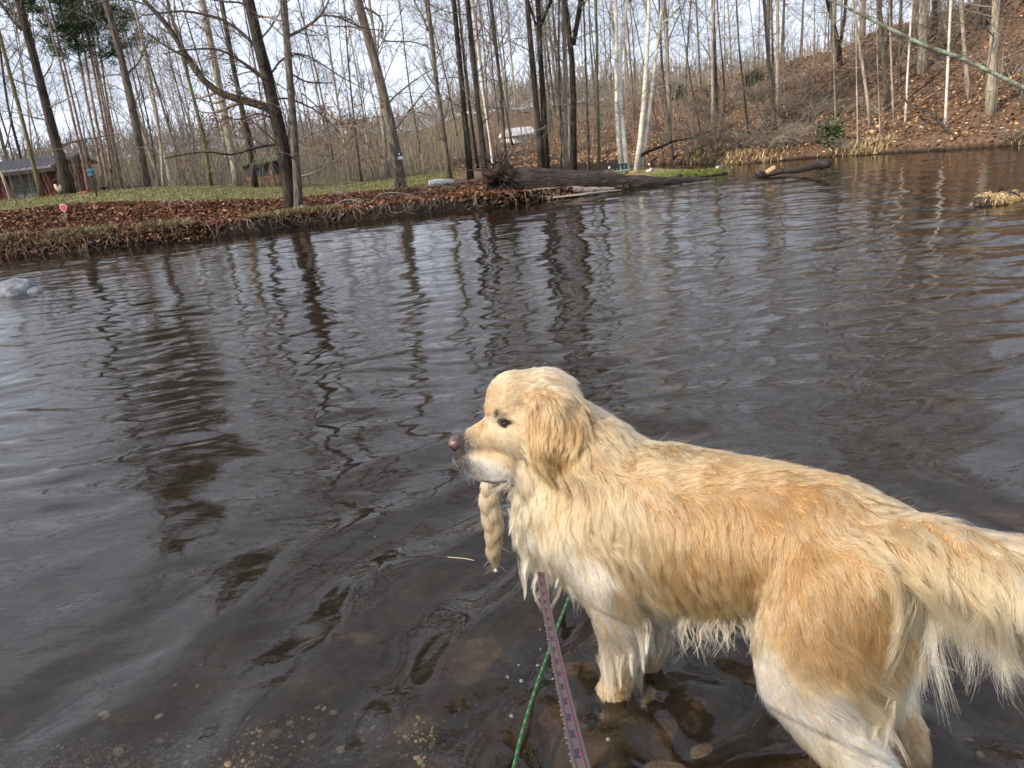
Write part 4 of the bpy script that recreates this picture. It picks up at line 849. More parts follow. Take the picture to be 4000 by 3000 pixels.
# driftwood with a fresh yellow cut piece
root = empty('driftwood_log', tuple(at_z(3100, 668, 0))); tag(root, 'black wet driftwood log in midstream, its right end raised', 'log')
y0 = at_z(3000, 690, 0)[1]
W_ = [at_z(2930, 694, -.02), at_z(2990, 682, .05), at_z(3060, 668, .09), at_z(3130, 660, .12), at_z(3190, 645, .20), at_z(3232, 640, .25)]
mb = MB(); oriented_log(mb, W_, [.04, .055, .065, .085, .09, .085], 16, 3, .08, 50); mb.build('trunk', log_dark, root)
mb = MB()
for (u0, v0, u1, v1, w) in ((3150, 650, 3158, 638, .025), (3105, 660, 3112, 650, .02), (3200, 655, 3212, 664, .03), (3062, 668, 3048, 656, .02), (2985, 682, 2970, 668, .05), (2960, 690, 2950, 680, .05)):
    p = at_z(u0, v0, .12); q = at_y(u1, v1, p[1]); mb.tubes(resample([p, (p+q)/2+[.01, 0, 0], q], 5), np.linspace(w, w*.6, 5), 6)
mb.build('stub', log_dark, root)
p = at_z(2994, 676, .12); q = at_y(3028, 655, p[1]); mb = MB(); oriented_log(mb, [p, (p+q)/2, q], [.055, .06, .055], 12, 6, .04, 10)
mb.build('cut_end', mat_noise('fresh_wood', [(.3, (.34, .21, .10)), (.7, (.48, .33, .17))], 12, 4, .7), root)
# the fallen boughs on the hill
def bough(name, pix, w0, w1, label, m, cat='branch', y=None, off=.12, twigs=True, seed=1):
    P = []
    for i, (u, v) in enumerate(pix):
        if y is not None: P.append(at_y(u, v, y[0]+(y[1]-y[0])*i/(len(pix)-1)))
        else:
            h = hit_ground(u, v, 12); d = ray(u, v); h = h if h is not None else at_y(u, v, 26); P.append(h-d*off*3)
    P = resample(P, 24); dist = float((P[0]-_C)@_f); R = np.linspace(w0, w1, 24)*.5*dist/FPX
    root = empty(name, tuple(P[0])); tag(root, label, cat); mb = MB(); trunk_tube(mb, P, R, 10, seed, .12); mb.build('limb', m, root)
    if twigs:
        r = np.random.default_rng(seed); A, AR = spawn(P[None], R[None], 14, .1, 1, .9, lambda t, pl: pl*.18, .4, r, 6, .1, .2, .004); B_, BR_ = spawn(A, AR, 4, .2, 1, .7, lambda t, pl: pl*.4, .6, r, 4, 0, .2, .003)
        mb = MB(); mb.tubes(A, AR, 4, cap=False); mb.tubes(B_, BR_, 3, cap=False); mb.build('twigs', m, root)
    return root
bough('fallen_bough', [(3760, 552), (3720, 528), (3665, 475), (3625, 430), (3565, 425), (3530, 385), (3500, 345)], 14, 6, 'dark bent bough lying down the orange slope to the water', bark_dark, y=(18.6, 21.5), seed=5)
bough('fallen_bough', [(2500, 610), (2530, 592), (2580, 575), (2630, 552), (2700, 540)], 12, 5, 'dark broken bough leaning from the birches over the spit', bark_dark, y=(21.8, 22.5), seed=6)
bough('fallen_bough', [(2850, 590), (2800, 590), (2740, 605)], 8, 4, 'dead stick in the brush behind the goose', bark_dark, seed=7)
bough('fallen_bough', [(3580, 405), (3640, 370), (3690, 330)], 5, 3, 'pale dead stick lying across the slope by the bent bough', bark_pale, seed=8, twigs=False)
bough('fallen_bough', [(3250, 590), (3215, 555), (3180, 520), (3150, 500)], 7, 3, 'pale leaning dead stem at the green shrub', bark_pale, seed=9)
bough('fallen_bough', [(2020, 790), (2060, 775), (2120, 745), (2150, 740)], 6, 4, 'dark stick on the bank under the root plate', bark_dark, y=(17.6, 18.2), seed=10, twigs=False)
# overhanging green lichened branch, top right, close
lich = mat_noise('lichen_bark', [(.3, (.07, .06, .045)), (.48, (.16, .15, .11)), (.56, (.22, .27, .19)), (.75, (.34, .40, .30))], 7, 7, .9, (2, 2, 2), .8, .02)
root = bough('overhanging_branch', [(4120, 395), (4000, 345), (3890, 290), (3750, 225), (3600, 175), (3460, 105), (3330, 40), (3240, 0), (3160, -40)], 22, 9, 'long grey green lichened branch hanging down across the top right', lich, y=(8.5, 9.4), seed=31, twigs=False)
P = resample([at_y(u, v, y) for (u, v), y in zip([(4000, 345), (3890, 290), (3750, 225), (3600, 175), (3460, 105), (3330, 40)], np.linspace(8.6, 9.3, 6))], 20); r = np.random.default_rng(3)
A, AR = spawn(P[None], np.full((1, 20), .016), 14, .05, .95, .8, lambda t, pl: .5+0*t, .35, r, 7, -.1, .2, .0022); B_, BR_ = spawn(A, AR, 4, .2, 1, .6, lambda t, pl: pl*.45, .6, r, 4, 0, .2, .0018)
mb = MB(); mb.tubes(A, AR, 4, cap=False); mb.tubes(B_, BR_, 3, cap=False); mb.build('twigs', twig_m, root)
# grassy clump in the river, right
c0 = at_z(3880, 796, 0); root = empty('grass_clump', tuple(c0)); tag(root, 'clump of dead straw grass on a dark stump in the river at the right', 'grass clump')
mb = MB()
for dx, dy, s_, h in ((0, 0, .19, .13), (.24, .12, .14, .10), (.42, .15, .22, .05), (.7, .2, .3, .045)):
    mb.ball(c0+[dx, dy, 0], (s_, s_*.8, h), 20, 12)
    v = mb.v[-1]; mb.v[-1] = v+(v-c0-[dx, dy, 0])*(snoise(v, 14, 2)*.2)[:, None]
mb.build('stump', log_dark, root)
mb = MB(); oriented_log(mb, [c0+[-.07, 0, .05], c0+[0, 0, .12], c0+[.08, 0, .175]], [.02, .028, .025], 8, 3, .1, 8); mb.build('stick', bark_dark, root)
n = 2300; r = np.random.default_rng(4); q = r.choice(4, n, p=[.5, .28, .12, .10]); ctr = np.array([[0, 0], [.24, .12], [.42, .15], [.7, .2]])[q]; ss_ = np.array([.17, .13, .2, .3])[q]; hh_ = np.array([.12, .09, .05, .045])[q]
a_ = r.uniform(0, 6.28, n); k_ = np.sqrt(r.random(n)); px_ = c0[0]+ctr[:, 0]+np.cos(a_)*k_*ss_; py_ = c0[1]+ctr[:, 1]+np.sin(a_)*k_*ss_*.8; pz_ = hh_*np.sqrt(np.clip(1-k_**2, 0, 1))+.005
D = np.stack([np.cos(a_)*.8+r.normal(size=n)*.5, np.sin(a_)*.8+r.normal(size=n)*.5, -.15-.8*k_+.3*r.normal(size=n)], 1); D /= np.linalg.norm(D, axis=1, keepdims=True); l = r.uniform(.05, .13, (n, 1)); S = perp(D, r)*r.uniform(.0025, .006, (n, 1))
b0 = np.stack([px_, py_, pz_], 1); e = b0+D*l; e[:, 2] = np.maximum(e[:, 2]-.03, .0); m_ = b0+D*l*.5+[0, 0, .012]
V = np.stack([b0-S, b0+S, m_-S, m_+S, e], 1); bb = (np.arange(n)*5)[:, None]; mb = MB(); mb.add(V.reshape(-1, 3), bb+np.array([[0, 1, 3, 2]]), bb+np.array([[2, 3, 4]]), np.repeat(palette(r, n, [(.52, .38, .18), (.38, .27, .13), (.20, .13, .07), (.60, .47, .27)], [3, 3, 2, 2]), 5, 0))
o = mb.build('straw', blade_m, root); o['kind'] = 'stuff'
# boulder left
c0 = at_z(50, 1150, 0); root = empty('boulder', tuple(c0)); tag(root, 'pale grey boulder breaking the water at the left edge', 'rock')
mb = MB(); mb.ball(c0+[0, .1, -.02], (.30, .24, .21), 48, 32); v = mb.v[-1]; d = v-c0; mb.v[-1] = v+d*(snoise(v, 5, 2)*.14+snoise(v, 16, 4)*.06+np.abs(snoise(v, 9, 7))*.05)[:, None]
mb.build('rock', mat_noise('boulder_stone', [(.3, (.07, .07, .08)), (.5, (.17, .175, .19)), (.7, (.30, .30, .31))], 7, 8, .85, bstr=.9, bdist=.03), root)
mb = MB(); mb.ball(c0+[.26, .06, -.01], (.18, .13, .085), 24, 16); v = mb.v[-1]; mb.v[-1] = v+(v-c0-[.26, .06, 0])*(snoise(v, 12, 2)*.15)[:, None]; mb.build('toe', MATS.get('boulder_stone') or bpy.data.materials['boulder_stone'], root)
p = at_z(2858, 704, .0); mb = MB(); mb.ball(p, (.10, .07, .05), 14, 10); v = mb.v[-1]; mb.v[-1] = v+(v-p)*(snoise(v, 14, 2)*.2)[:, None]; tag(mb.build('rock', log_dark), 'small black rock in the water off the grass spit', 'rock')

# ================================================================== shed
def lay(p, ax, ay, az):  # local frame helper
    return lambda x, y, z: np.asarray(p)+np.asarray(ax)*x+np.asarray(ay)*y+np.asarray(az)*z
shed_red = mat_plain('shed_red', (.16, .022, .026), .7); shed_dark = mat_plain('shed_trim', (.035, .022, .02), .8); roof_m = mat_plain('metal_roof', (.20, .19, .22), .45, .5, .3); door_m = mat_plain('garage_door', (.13, .13, .13), .6)
Ys = 30.0
pl = at_y(-60, 752, Ys); pr = at_y(205, 752, Ys); zb = gz(pl[0], Ys)-.15
zt = at_y(100, 665, Ys)[2]; ze = at_y(150, 660, Ys)[2]
x0, x1 = -9.6, at_y(222, 745, Ys)[0]; x0 = at_y(-90, 760, Ys)[0]
root = empty('shed', ((x0+x1)/2, Ys, zb+.15)); tag(root, 'dark red shed with grey ribbed metal roof and garage door behind the lawn', 'shed')
h = ze-zb
gx0, gx1 = at_y(52, 750, Ys)[0], at_y(165, 750, Ys)[0]; gzt = at_y(110, 675, Ys)[2]
# wall boards
nb = int((x1-x0)/.22)
bd = {}
for i in range(nb):
    xa = x0+(x1-x0)*i/nb; xb = x0+(x1-x0)*(i+1)/nb; xm = (xa+xb)/2
    zlo = gzt if gx0 < xm < gx1 else zb
    mb = MB(); mb.box((xm, Ys, (zlo+ze)/2), (xb-xa-.015, .05, ze-zlo), bevel=.006); mb.build('board', shed_red, root, smooth=False)
mb = MB(); mb.box(((x0+x1)/2, Ys+1.6, (zb+ze)/2), (x1-x0-.02, 3.1, ze-zb)); mb.build('wall', shed_red, root, smooth=False)
dr = MB(); dr.box(((gx0+gx1)/2, Ys-.01, (zb+gzt)/2), (gx1-gx0, .04, gzt-zb)); dro = dr.build('garage_door', door_m, root, smooth=False)
nph = 4
for i in range(nph):
    za = zb+(gzt-zb)*i/nph; zc = zb+(gzt-zb)*(i+1)/nph; mb = MB(); mb.box(((gx0+gx1)/2, Ys-.045, (za+zc)/2), (gx1-gx0-.04, .03, zc-za-.025), bevel=.008); mb.build('panel', door_m, dro, smooth=False)
glass = mat_plain('dark_glass', (.02, .022, .025), .15, .6)
for i in range(4):
    xm = gx0+(gx1-gx0)*(.16+.226*i); mb = MB(); mb.box((xm, Ys-.064, zb+(gzt-zb)*.62), (.24, .012, .10)); mb.build('pane', glass, dro, smooth=False)
mb = MB(); mb.box(((gx0+gx1)/2, Ys-.05, gzt+.05), (gx1-gx0+.1, .05, .09)); mb.build('lintel', shed_dark, root, smooth=False)
# roof: shallow pitch, standing seams; overhangs a porch at the right
rx1 = at_y(305, 625, Ys+1.5)[0]; zr0 = at_y(100, 662, Ys)[2]+.02; zr1 = at_y(100, 622, Ys+1.5)[2]
rb_ = MB(); 
ya, yb = Ys-.55, Ys+1.6
za_, zb_ = zr0, zr1
rb_.add([[x0-.3, ya, za_], [rx1, ya, za_], [rx1, yb, zb_], [x0-.3, yb, zb_], [x0-.3, ya, za_-.06], [rx1, ya, za_-.06], [rx1, yb, zb_-.06], [x0-.3, yb, zb_-.06], [x0-.3, yb+1.8, za_], [rx1, yb+1.8, za_]], [[0, 1, 2, 3], [4, 7, 6, 5], [0, 4, 5, 1], [1, 5, 6, 2], [0, 3, 7, 4], [3, 2, 9, 8]])
ro = rb_.build('roof', roof_m, root, smooth=False)
ns = int((rx1-x0+.3)/.23)
seam = MB(); L_ = math.hypot(yb-ya, zb_-za_); seam.box((0, 0, 0), (.028, L_, .035)); sme = seam.mesh('seam', False); sme.materials.append(roof_m)
for i in range(ns+1):
    o = bpy.data.objects.new('seam', sme); COL.objects.link(o); o.parent = ro
    o.matrix_parent_inverse = Matrix.Identity(4)
    o.location = Vector((x0-.3+(rx1-x0+.3)*i/ns, (ya+yb)/2, (za_+zb_)/2+.02)); o.rotation_euler = (math.atan2(zb_-za_, yb-ya), 0, 0)
for o in [c for c in ro.children]:
    o.matrix_parent_inverse = ro.matrix_world.inverted()
mb = MB(); mb.box(((x0+rx1)/2, ya+.03, za_-.13), (rx1-x0+.25, .05, .14)); mb.build('fascia', shed_dark, root, smooth=False)
xp = at_y(305, 742, Ys)[0]; mb = MB(); mb.box((at_y(292, 700, Ys)[0]+.03, Ys-.3, (zb+za_)/2-.05), (.11, .11, za_-zb-.1)); mb.build('post', shed_dark, root, smooth=False)
mb = MB(); mb.box(((x1+rx1)/2, Ys-.3, za_-.25), (rx1-x1, .1, .12)); mb.build('beam', shed_dark, root, smooth=False)
def small(name, u, v, y): p = at_y(u, v, y); p[2] = gz(p[0], p[1]); return p
# porch clutter: scarecrow-like white and orange figure stand beside the trunk
p = small('f', 238, 752, 29.4); zt_ = at_y(232, 700, 29.4)[2]; H_ = zt_-p[2]
root = empty('garden_figure', tuple(p)); tag(root, 'dark garden ornament with white and orange patches under the shed porch', 'ornament')
mb = MB(); mb.tubes(resample([p+[0, 0, 0], p+[.02, 0, H_*.5], p+[-.02, 0, H_*.8]], 8), np.array([.16, .15, .13, .12, .13, .12, .09, .05]), 10); mb.build('body', mat_plain('black_cloth', (.02, .018, .018), .8), root)
mb = MB(); mb.tubes(resample([p+[-.2, 0, H_*.75], p+[-.15, 0, H_*.98], p+[0, 0, H_*1.05], p+[.15, 0, H_*.98], p+[.2, 0, H_*.75]], 9), np.full(9, .03), 6); mb.build('hoop', bpy.data.materials['black_cloth'], root)
mb = MB(); mb.tubes(resample([p+[-.08, -.12, H_*.78], p+[0, -.17, H_*.55], p+[.05, -.17, H_*.4]], 6), np.array([.03, .05, .06, .07, .06, .04]), 8); mb.build('bib', mat_plain('peach', (.75, .50, .30), .7), root)
mb = MB(); mb.tubes(resample([p+[.12, -.14, H_*.72], p+[.1, -.17, H_*.55], p+[.12, -.17, H_*.45]], 6), np.array([.03, .05, .05, .05, .04, .03]), 8); mb.build('wing', mat_plain('white_paint', (.78, .80, .82), .5), root)
mb = MB(); mb.ball(p+[.03, -.15, H_*.10], (.05, .04, .06), 10, 8); mb.build('foot', bpy.data.materials['peach'], root)
# orange raised boxes on the lawn
for i, (u0, u1, v0, v1, lb) in enumerate(((313, 356, 741, 755, 'orange red low cart on the lawn below the birdhouse pole, larger one'), (394, 436, 745, 754, 'flat orange red tray on the lawn among the pines'))):
    y = 27.5; a_ = at_y(u0, v1, y); b2 = at_y(u1, v1, y); hh2 = at_y(u0, v0, y)[2]-a_[2]; z = max(gz((a_[0]+b2[0])/2, y), a_[2]-.06)
    root = empty('orange_box', ((a_[0]+b2[0])/2, y, z)); tag(root, lb, 'cart' if i == 0 else 'tray')
    mb = MB(); w = b2[0]-a_[0]; cx = (a_[0]+b2[0])/2; om = mat_plain('orange_plastic', (.55, .09, .035), .5) if 'orange_plastic' not in MATS else MATS['orange_plastic']
    t_ = hh2*.8+.02
    mb.add([[cx-w/2+.1, y-.25, z+t_], [cx+w/2, y-.25, z+t_], [cx+w/2, y+.25, z+t_], [cx-w/2+.1, y+.25, z+t_], [cx-w/2, y-.25, z], [cx+w/2-.05, y-.25, z], [cx+w/2-.05, y+.25, z], [cx-w/2, y+.25, z]], [[0, 1, 2, 3], [4, 5, 1, 0], [5, 6, 2, 1], [7, 4, 0, 3], [6, 7, 3, 2]])
    mb.build('tub', om, root, smooth=False)
    mb = MB(); mb.box((cx-w/2+.08, y-.26, z+t_*.5), (.12, .02, t_*.8)); mb.build('end_plate', mat_plain('pale_orange', (.75, .32, .22), .5), root, smooth=False)
# dark bird bath bowl on a stand, beside the tray
p = small('b', 408, 744, 28.2); root = empty('bird_bath', tuple(p)); tag(root, 'small dark bowl on a stand behind the orange tray', 'bird bath')
zz = at_y(408, 736, 28.2)[2]; mb = MB(); mb.tubes([[p[0], p[1], p[2]], [p[0], p[1], zz]], [.03, .025], 8); mb.build('stand', shed_dark, root)
mb = MB(); mb.tubes([[p[0], p[1], zz-.02], [p[0], p[1], zz+.02], [p[0], p[1], zz+.05]], [.05, .17, .19], 14); mb.build('bowl', shed_dark, root)
# blue birdhouse on a leaning pole
pb = at_y(385, 790, 22.5); zg = gz(pb[0], 22.5); pb[2] = zg; ph = at_y(357, 686, 22.5)
root = empty('birdhouse', tuple(pb)); tag(root, 'small blue birdhouse on a thin leaning pole at the lawn edge', 'birdhouse')
mb = MB(); mb.tubes(resample([pb-[0, 0, .2], ph], 6), np.full(6, .028), 8); mb.build('pole', shed_dark, root)
bl = mat_plain('blue_paint', (.045, .12, .17), .6); mb = MB(); mb.box(ph+[0, 0, .06], (.14, .14, .14), bevel=.005); mb.build('box', bl, root, smooth=False)
mb = MB(); q = ph+[0, 0, .12]; mb.add([q+[-.1, -.09, 0], q+[0, -.09, .085], q+[.1, -.09, 0], q+[-.1, .09, 0], q+[0, .09, .085], q+[.1, .09, 0]], [[0, 1, 4, 3], [1, 2, 5, 4], [0, 3, 5, 2]], [[0, 2, 1], [3, 4, 5]]); mb.build('roof', mat_plain('blue_roof', (.07, .15, .20), .6), root, smooth=False)
# red shield shaped yard sign with white rim
ps = hit_ground(262, 860, 15); top = at_y(248, 812, ps[1]); root = empty('yard_sign', tuple(ps)); tag(root, 'small red shield shaped sign with a white rim stuck in the leaves', 'sign')
mb = MB(); mb.tubes(resample([ps-[0, 0, .1], top], 4), np.full(4, .009), 6); mb.build('stake', mat_plain('sign_stake', (.40, .38, .38), .5), root)
def shield(s): 
    pts = [(-.5, .42), (-.3, .5), (0, .56), (.3, .5), (.5, .42), (.5, .05), (.38, -.3), (.15, -.52), (0, -.56), (-.15, -.52), (-.38, -.3), (-.5, .05)]
    return np.array(pts)*s
wv = np.array([1, 0, -.12]); uv_ = np.array([.06, 0, 1])
def plate(mb, pts, c, th):
    n = len(pts); f_ = np.array([c+wv*x+uv_*y+[0, -th, 0] for x, y in pts]); b2 = np.array([c+wv*x+uv_*y for x, y in pts])
    mb.add(np.r_[f_, b2, [c+[0, -th, 0]], [c]], [[i, (i+1) % n, n+(i+1) % n, n+i] for i in range(n)], [[2*n, (i+1) % n, i] for i in range(n)]+[[2*n+1, n+i, n+(i+1) % n] for i in range(n)])
mb = MB(); plate(mb, shield(.165), top, .008); mb.build('rim', mat_plain('sign_white', (.62, .45, .46), .5), root, smooth=False)
mb = MB(); plate(mb, shield(.125), top+[0, -.0085, 0], .003); mb.build('face', mat_plain('sign_red', (.50, .03, .05), .45), root, smooth=False)
mb = MB()
for i, (zz, w) in enumerate(((.028, .05), (.008, .065), (-.012, .045))): mb.box(top+[0, -.0135, zz], (w, .003, .006))
mb.build('lettering', mat_plain('sign_ink', (.68, .35, .36), .5), root, smooth=False)
# ================================================================== gazebo
Yg = 31.0; cg = at_y(1058, 722, Yg); zg = gz(cg[0], Yg); zr = at_y(1040, 632, Yg)[2]; zra = at_y(1066, 603, Yg)[2]; rg_ = .88
root = empty('gazebo', (cg[0], Yg, zg)); tag(root, 'small octagonal wooden gazebo with a mossy roof behind the double oak', 'gazebo')
wood = mat_plain('cedar', (.28, .15, .09), .7); dwood = mat_plain('dark_cedar', (.10, .055, .04), .7); moss = mat_noise('mossy_roof', [(.35, (.03, .03, .02)), (.6, (.09, .10, .04)), (.8, (.15, .14, .07))], 6, 6, .95)
an = [rad(22.5+45*i) for i in range(8)]; cor = np.array([[cg[0]+rg_*math.cos(a), Yg+rg_*math.sin(a)] for a in an]); hh = zr-zg
for x, y in cor: mb = MB(); mb.box((x, y, zg+hh/2-.1), (.09, .09, hh+.2)); mb.build('post', wood, root, smooth=False)
bme = MB().box((0, 0, 0), (.03, .03, hh*.36)).mesh('baluster', False); bme.materials.append(wood)
for i in range(8):
    if i == 1: continue
    a, b_ = cor[i], cor[(i+1) % 8]; ang = math.atan2(*(b_-a)[::-1]); Rm = [[math.cos(ang), -math.sin(ang), 0], [math.sin(ang), math.cos(ang), 0], [0, 0, 1]]; l = np.linalg.norm(b_-a); m_ = (a+b_)/2
    mb = MB(); mb.box((*m_, zg+hh*.43), (l-.09, .06, .05), Rm); mb.build('rail', wood, root, smooth=False)
    mb = MB(); mb.box((*m_, zg+hh*.05), (l-.09, .05, .05), Rm); mb.build('rail', dwood, root, smooth=False)
    mb = MB(); mb.box((*m_, zg+hh*.72), (l-.1, .012, hh*.5), Rm); mb.build('screen', mat_plain('screen_mesh', (.05, .05, .055), .5) if 'screen_mesh' not in bpy.data.materials else bpy.data.materials['screen_mesh'], root, smooth=False)
    if m_[1] < Yg+.2:
        for k in range(9):
            q = a+(b_-a)*(k+1)/10; o = bpy.data.objects.new('baluster', bme); COL.objects.link(o); o.parent = root; o.location = Vector((q[0], q[1], zg+hh*.24))-Vector(root.location); o.rotation_euler[2] = ang
mb = MB(); rv = [[cg[0]+(rg_+.22)*math.cos(a), Yg+(rg_+.22)*math.sin(a), zr] for a in an]; rm_ = [[cg[0]+.35*math.cos(a), Yg+.35*math.sin(a), zr+(zra-zr)*.72] for a in an]
mb.add(rv+rm_+[[cg[0], Yg, zra]]+[[v_[0], v_[1], zr-.08] for v_ in rv], [[i, (i+1) % 8, 8+(i+1) % 8, 8+i] for i in range(8)]+[[17+i, 17+(i+1) % 8, (i+1) % 8, i] for i in range(8)], [[8+i, 8+(i+1) % 8, 16] for i in range(8)]); mb.build('roof', moss, root, smooth=False)
mb = MB(); mb.tubes([[cg[0], Yg, zra-.02], [cg[0], Yg, zra+.06], [cg[0], Yg, zra+.12]], [.07, .04, .015], 8); mb.build('finial', wood, root)
# overturned boat
a_ = hit_ground(1684, 705, 18.5); yb_ = 20.3; a_ = at_y(1680, 705, yb_); b_ = at_y(1775, 706, yb_+.6); zgb = gz((a_[0]+b_[0])/2, yb_)+.02
root = empty('rowing_boat', ((a_[0]+b_[0])/2, yb_, zgb)); tag(root, 'small white rowing boat lying upside down at the lawn edge', 'boat')
n = 16; secs = []
for i in range(n):
    t = i/(n-1); c = np.array([a_[0], a_[1], 0])*(1-t)+np.array([b_[0], b_[1], 0])*t; w = .26*(1-.9*max(0, (t-.35)/.65)**1.8); hb_ = .16*(1-.55*max(0, (t-.3)/.7)**1.5)
    secs.append([c+[0, -w, zgb], c+[0, -w*.98, zgb+hb_*.35], c+[0, -w*.72, zgb+hb_*.8], c+[0, 0, zgb+hb_*1.02], c+[0, w*.72, zgb+hb_*.8], c+[0, w*.98, zgb+hb_*.35], c+[0, w, zgb]])
V = np.array(secs).reshape(-1, 3); Q = [[i*7+j, (i+1)*7+j, (i+1)*7+j+1, i*7+j+1] for i in range(n-1) for j in range(6)]
mb = MB(); mb.add(V, Q, [[0, j+1, j] for j in range(1, 6)]); mb.build('hull', mat_plain('boat_grey', (.42, .44, .46), .5), root)
mb = MB(); c = np.array([a_[0]-.006, a_[1], 0]); mb.add([c+[0, -.255, zgb+.0], c+[0, -.25, zgb+.056], c+[0, -.185, zgb+.128], c+[0, 0, zgb+.162], c+[0, .185, zgb+.128], c+[0, .25, zgb+.056], c+[0, .255, zgb]]+[c+[-.02, y_, z_] for y_, z_ in ((-.255, zgb), (-.25, zgb+.056), (-.185, zgb+.128), (0, zgb+.162), (.185, zgb+.128), (.25, zgb+.056), (.255, zgb))], [[7+j, j, j+1, 8+j] for j in range(6)], [[7, 8+j, 7+j] for j in range(1, 6)]); mb.build('transom', mat_plain('boat_white', (.80, .78, .70), .5), root, smooth=False)
mb = MB(); mb.tubes(np.array([[s[0]+[0, -.012, .012] for s in secs]]), np.full((1, n), .016), 6); mb.tubes(np.array([[s[6]+[0, .012, .012] for s in secs]]), np.full((1, n), .016), 6); mb.build('gunwale', mat_plain('boat_trim', (.20, .18, .18), .5), root)
# trail box on the thick trunk
p = at_y(1562, 610, 20.75); root = empty('tree_box', tuple(p)); tag(root, 'small black and white box strapped to the thickest middle trunk', 'box')
mb = MB(); mb.box(p+[0, 0, .045], (.15, .1, .10), bevel=.01); mb.build('case', mat_plain('black_plastic', (.02, .02, .02), .4), root, smooth=False)
mb = MB(); mb.box(p+[0, -.01, -.05], (.14, .1, .08), bevel=.008); mb.build('base', mat_plain('grey_plastic', (.38, .40, .42), .5), root, smooth=False)
mb = MB(); mb.ball(p+[.0, -.055, .05], (.02, .01, .025), 8, 6); mb.build('lens', mat_plain('pale_lens', (.5, .5, .5), .3), root)
# white house on the far slope
_h = hit_ground(2032, 558, 20, 110); Yh = float(_h[1]) if _h is not None else 62.0; a_ = at_y(1985, 556, Yh); b_ = at_y(2072, 548, Yh+.4); zt_ = at_y(2050, 508, Yh)[2]; zb2 = at_y(2030, 553, Yh)[2]
root = empty('house', tuple((a_+b_)/2)); tag(root, 'low white house far behind the trees above the root plate', 'house')
ang = math.atan2(b_[1]-a_[1], b_[0]-a_[0]); l = math.hypot(b_[0]-a_[0], b_[1]-a_[1]); Rm = np.array([[math.cos(ang), -math.sin(ang), 0], [math.sin(ang), math.cos(ang), 0], [0, 0, 1]]); mid = (a_+b_)/2; gzh = min(gz(mid[0], mid[1]), zb2)-.3
hw = zt_-gzh-.25; mb = MB(); mb.box((mid[0], mid[1]+1.2, gzh+hw/2), (l, 2.4, hw), Rm); mb.build('wall', mat_plain('house_white', (.80, .80, .78), .6), root, smooth=False)
mb = MB(); o_r = np.array([mid[0], mid[1]+1.2, gzh+hw]); ex = Rm@np.array([1, 0, 0]); ey = Rm@np.array([0, 1, 0]); L2 = l/2+.15
V = [o_r+ex*sx*L2+ey*sy*1.4+[0, 0, 0] for sx, sy in ((-1, -1), (1, -1), (1, 1), (-1, 1))]+[o_r+ex*sx*L2+[0, 0, .45] for sx in (-1, 1)]
mb.add(V, [[0, 1, 5, 4], [2, 3, 4, 5], [0, 3, 2, 1]], [[1, 2, 5], [3, 0, 4]]); mb.build('roof', mat_plain('house_roof', (.55, .56, .58), .6), root, smooth=False)
for k, t in enumerate((.3, .45, .6, .75, .88)):
    q = a_+(b_-a_)*t; q[2] = zb2+(zt_-zb2)*.45; mb = MB(); mb.box(q-ey*.02, (.16, .04, .3), Rm); mb.build('window', glass, root, smooth=False)
# grey bench/fence behind the pines
p0, p1 = at_y(495, 742, 34), at_y(553, 738, 34); root = empty('rail_fence', tuple(p0)); tag(root, 'short grey slatted rail behind the lawn right of the pines', 'fence')
zf = gz(p0[0], 34); zt_ = at_y(520, 727, 34)[2]; sm_ = mat_plain('grey_wood', (.26, .27, .28), .8)
for k in range(4): mb = MB(); mb.box(((p0[0]+p1[0])/2, 34, zf+(zt_-zf)*(.25+.24*k)), (p1[0]-p0[0], .03, .09)); mb.build('slat', sm_, root, smooth=False)
for x in (p0[0], (p0[0]+p1[0])/2, p1[0]): mb = MB(); mb.box((x, 34.05, (zf+zt_)/2), (.08, .05, zt_-zf+.1)); mb.build('post', sm_, root, smooth=False)
# ================================================================== spit things
def gp_(u, v, y): p = at_y(u, v, y); p[2] = gz(p[0], p[1]); return p
chg = mat_plain('chair_green', (.022, .040, .040), .5)
yc = 20.6; p = gp_(2430, 680, yc); s = .5*1.0; hC = at_y(2425, 645, yc)[2]-p[2]; hC = max(hC, .25); w = .20
root = empty('garden_chair', tuple(p)); tag(root, 'dark green folding garden chair in front of the birches', 'chair')
for sx, sy in ((-1, -1), (1, -1), (-1, 1), (1, 1)): mb = MB(); mb.tubes([p+[sx*w*.9, sy*w*.9, 0], p+[sx*w*.75, sy*w*.7, hC*.5]], [.018, .018], 6); mb.build('leg', chg, root)
mb = MB(); mb.box(p+[0, 0, hC*.5], (w*1.8, w*1.7, .025), bevel=.006); mb.build('seat', mat_plain('chair_seat', (.20, .26, .28), .6), root, smooth=False)
for k in range(4): mb = MB(); mb.box(p+[-w*.75+w*.5*k, w*.8+.03, hC*.8], (w*.36, .02, hC*.5), bevel=.004); mb.build('slat', chg, root, smooth=False)
mb = MB(); mb.box(p+[0, w*.8+.03, hC*1.05], (w*1.9, .035, .035)); mb.build('top_rail', chg, root, smooth=False)
straw_m = mat_noise('straw_bale', [(.3, (.22, .12, .06)), (.55, (.42, .27, .14)), (.75, (.58, .42, .24))], 14, 7, .95, (1, 1, 4), 1, .03)
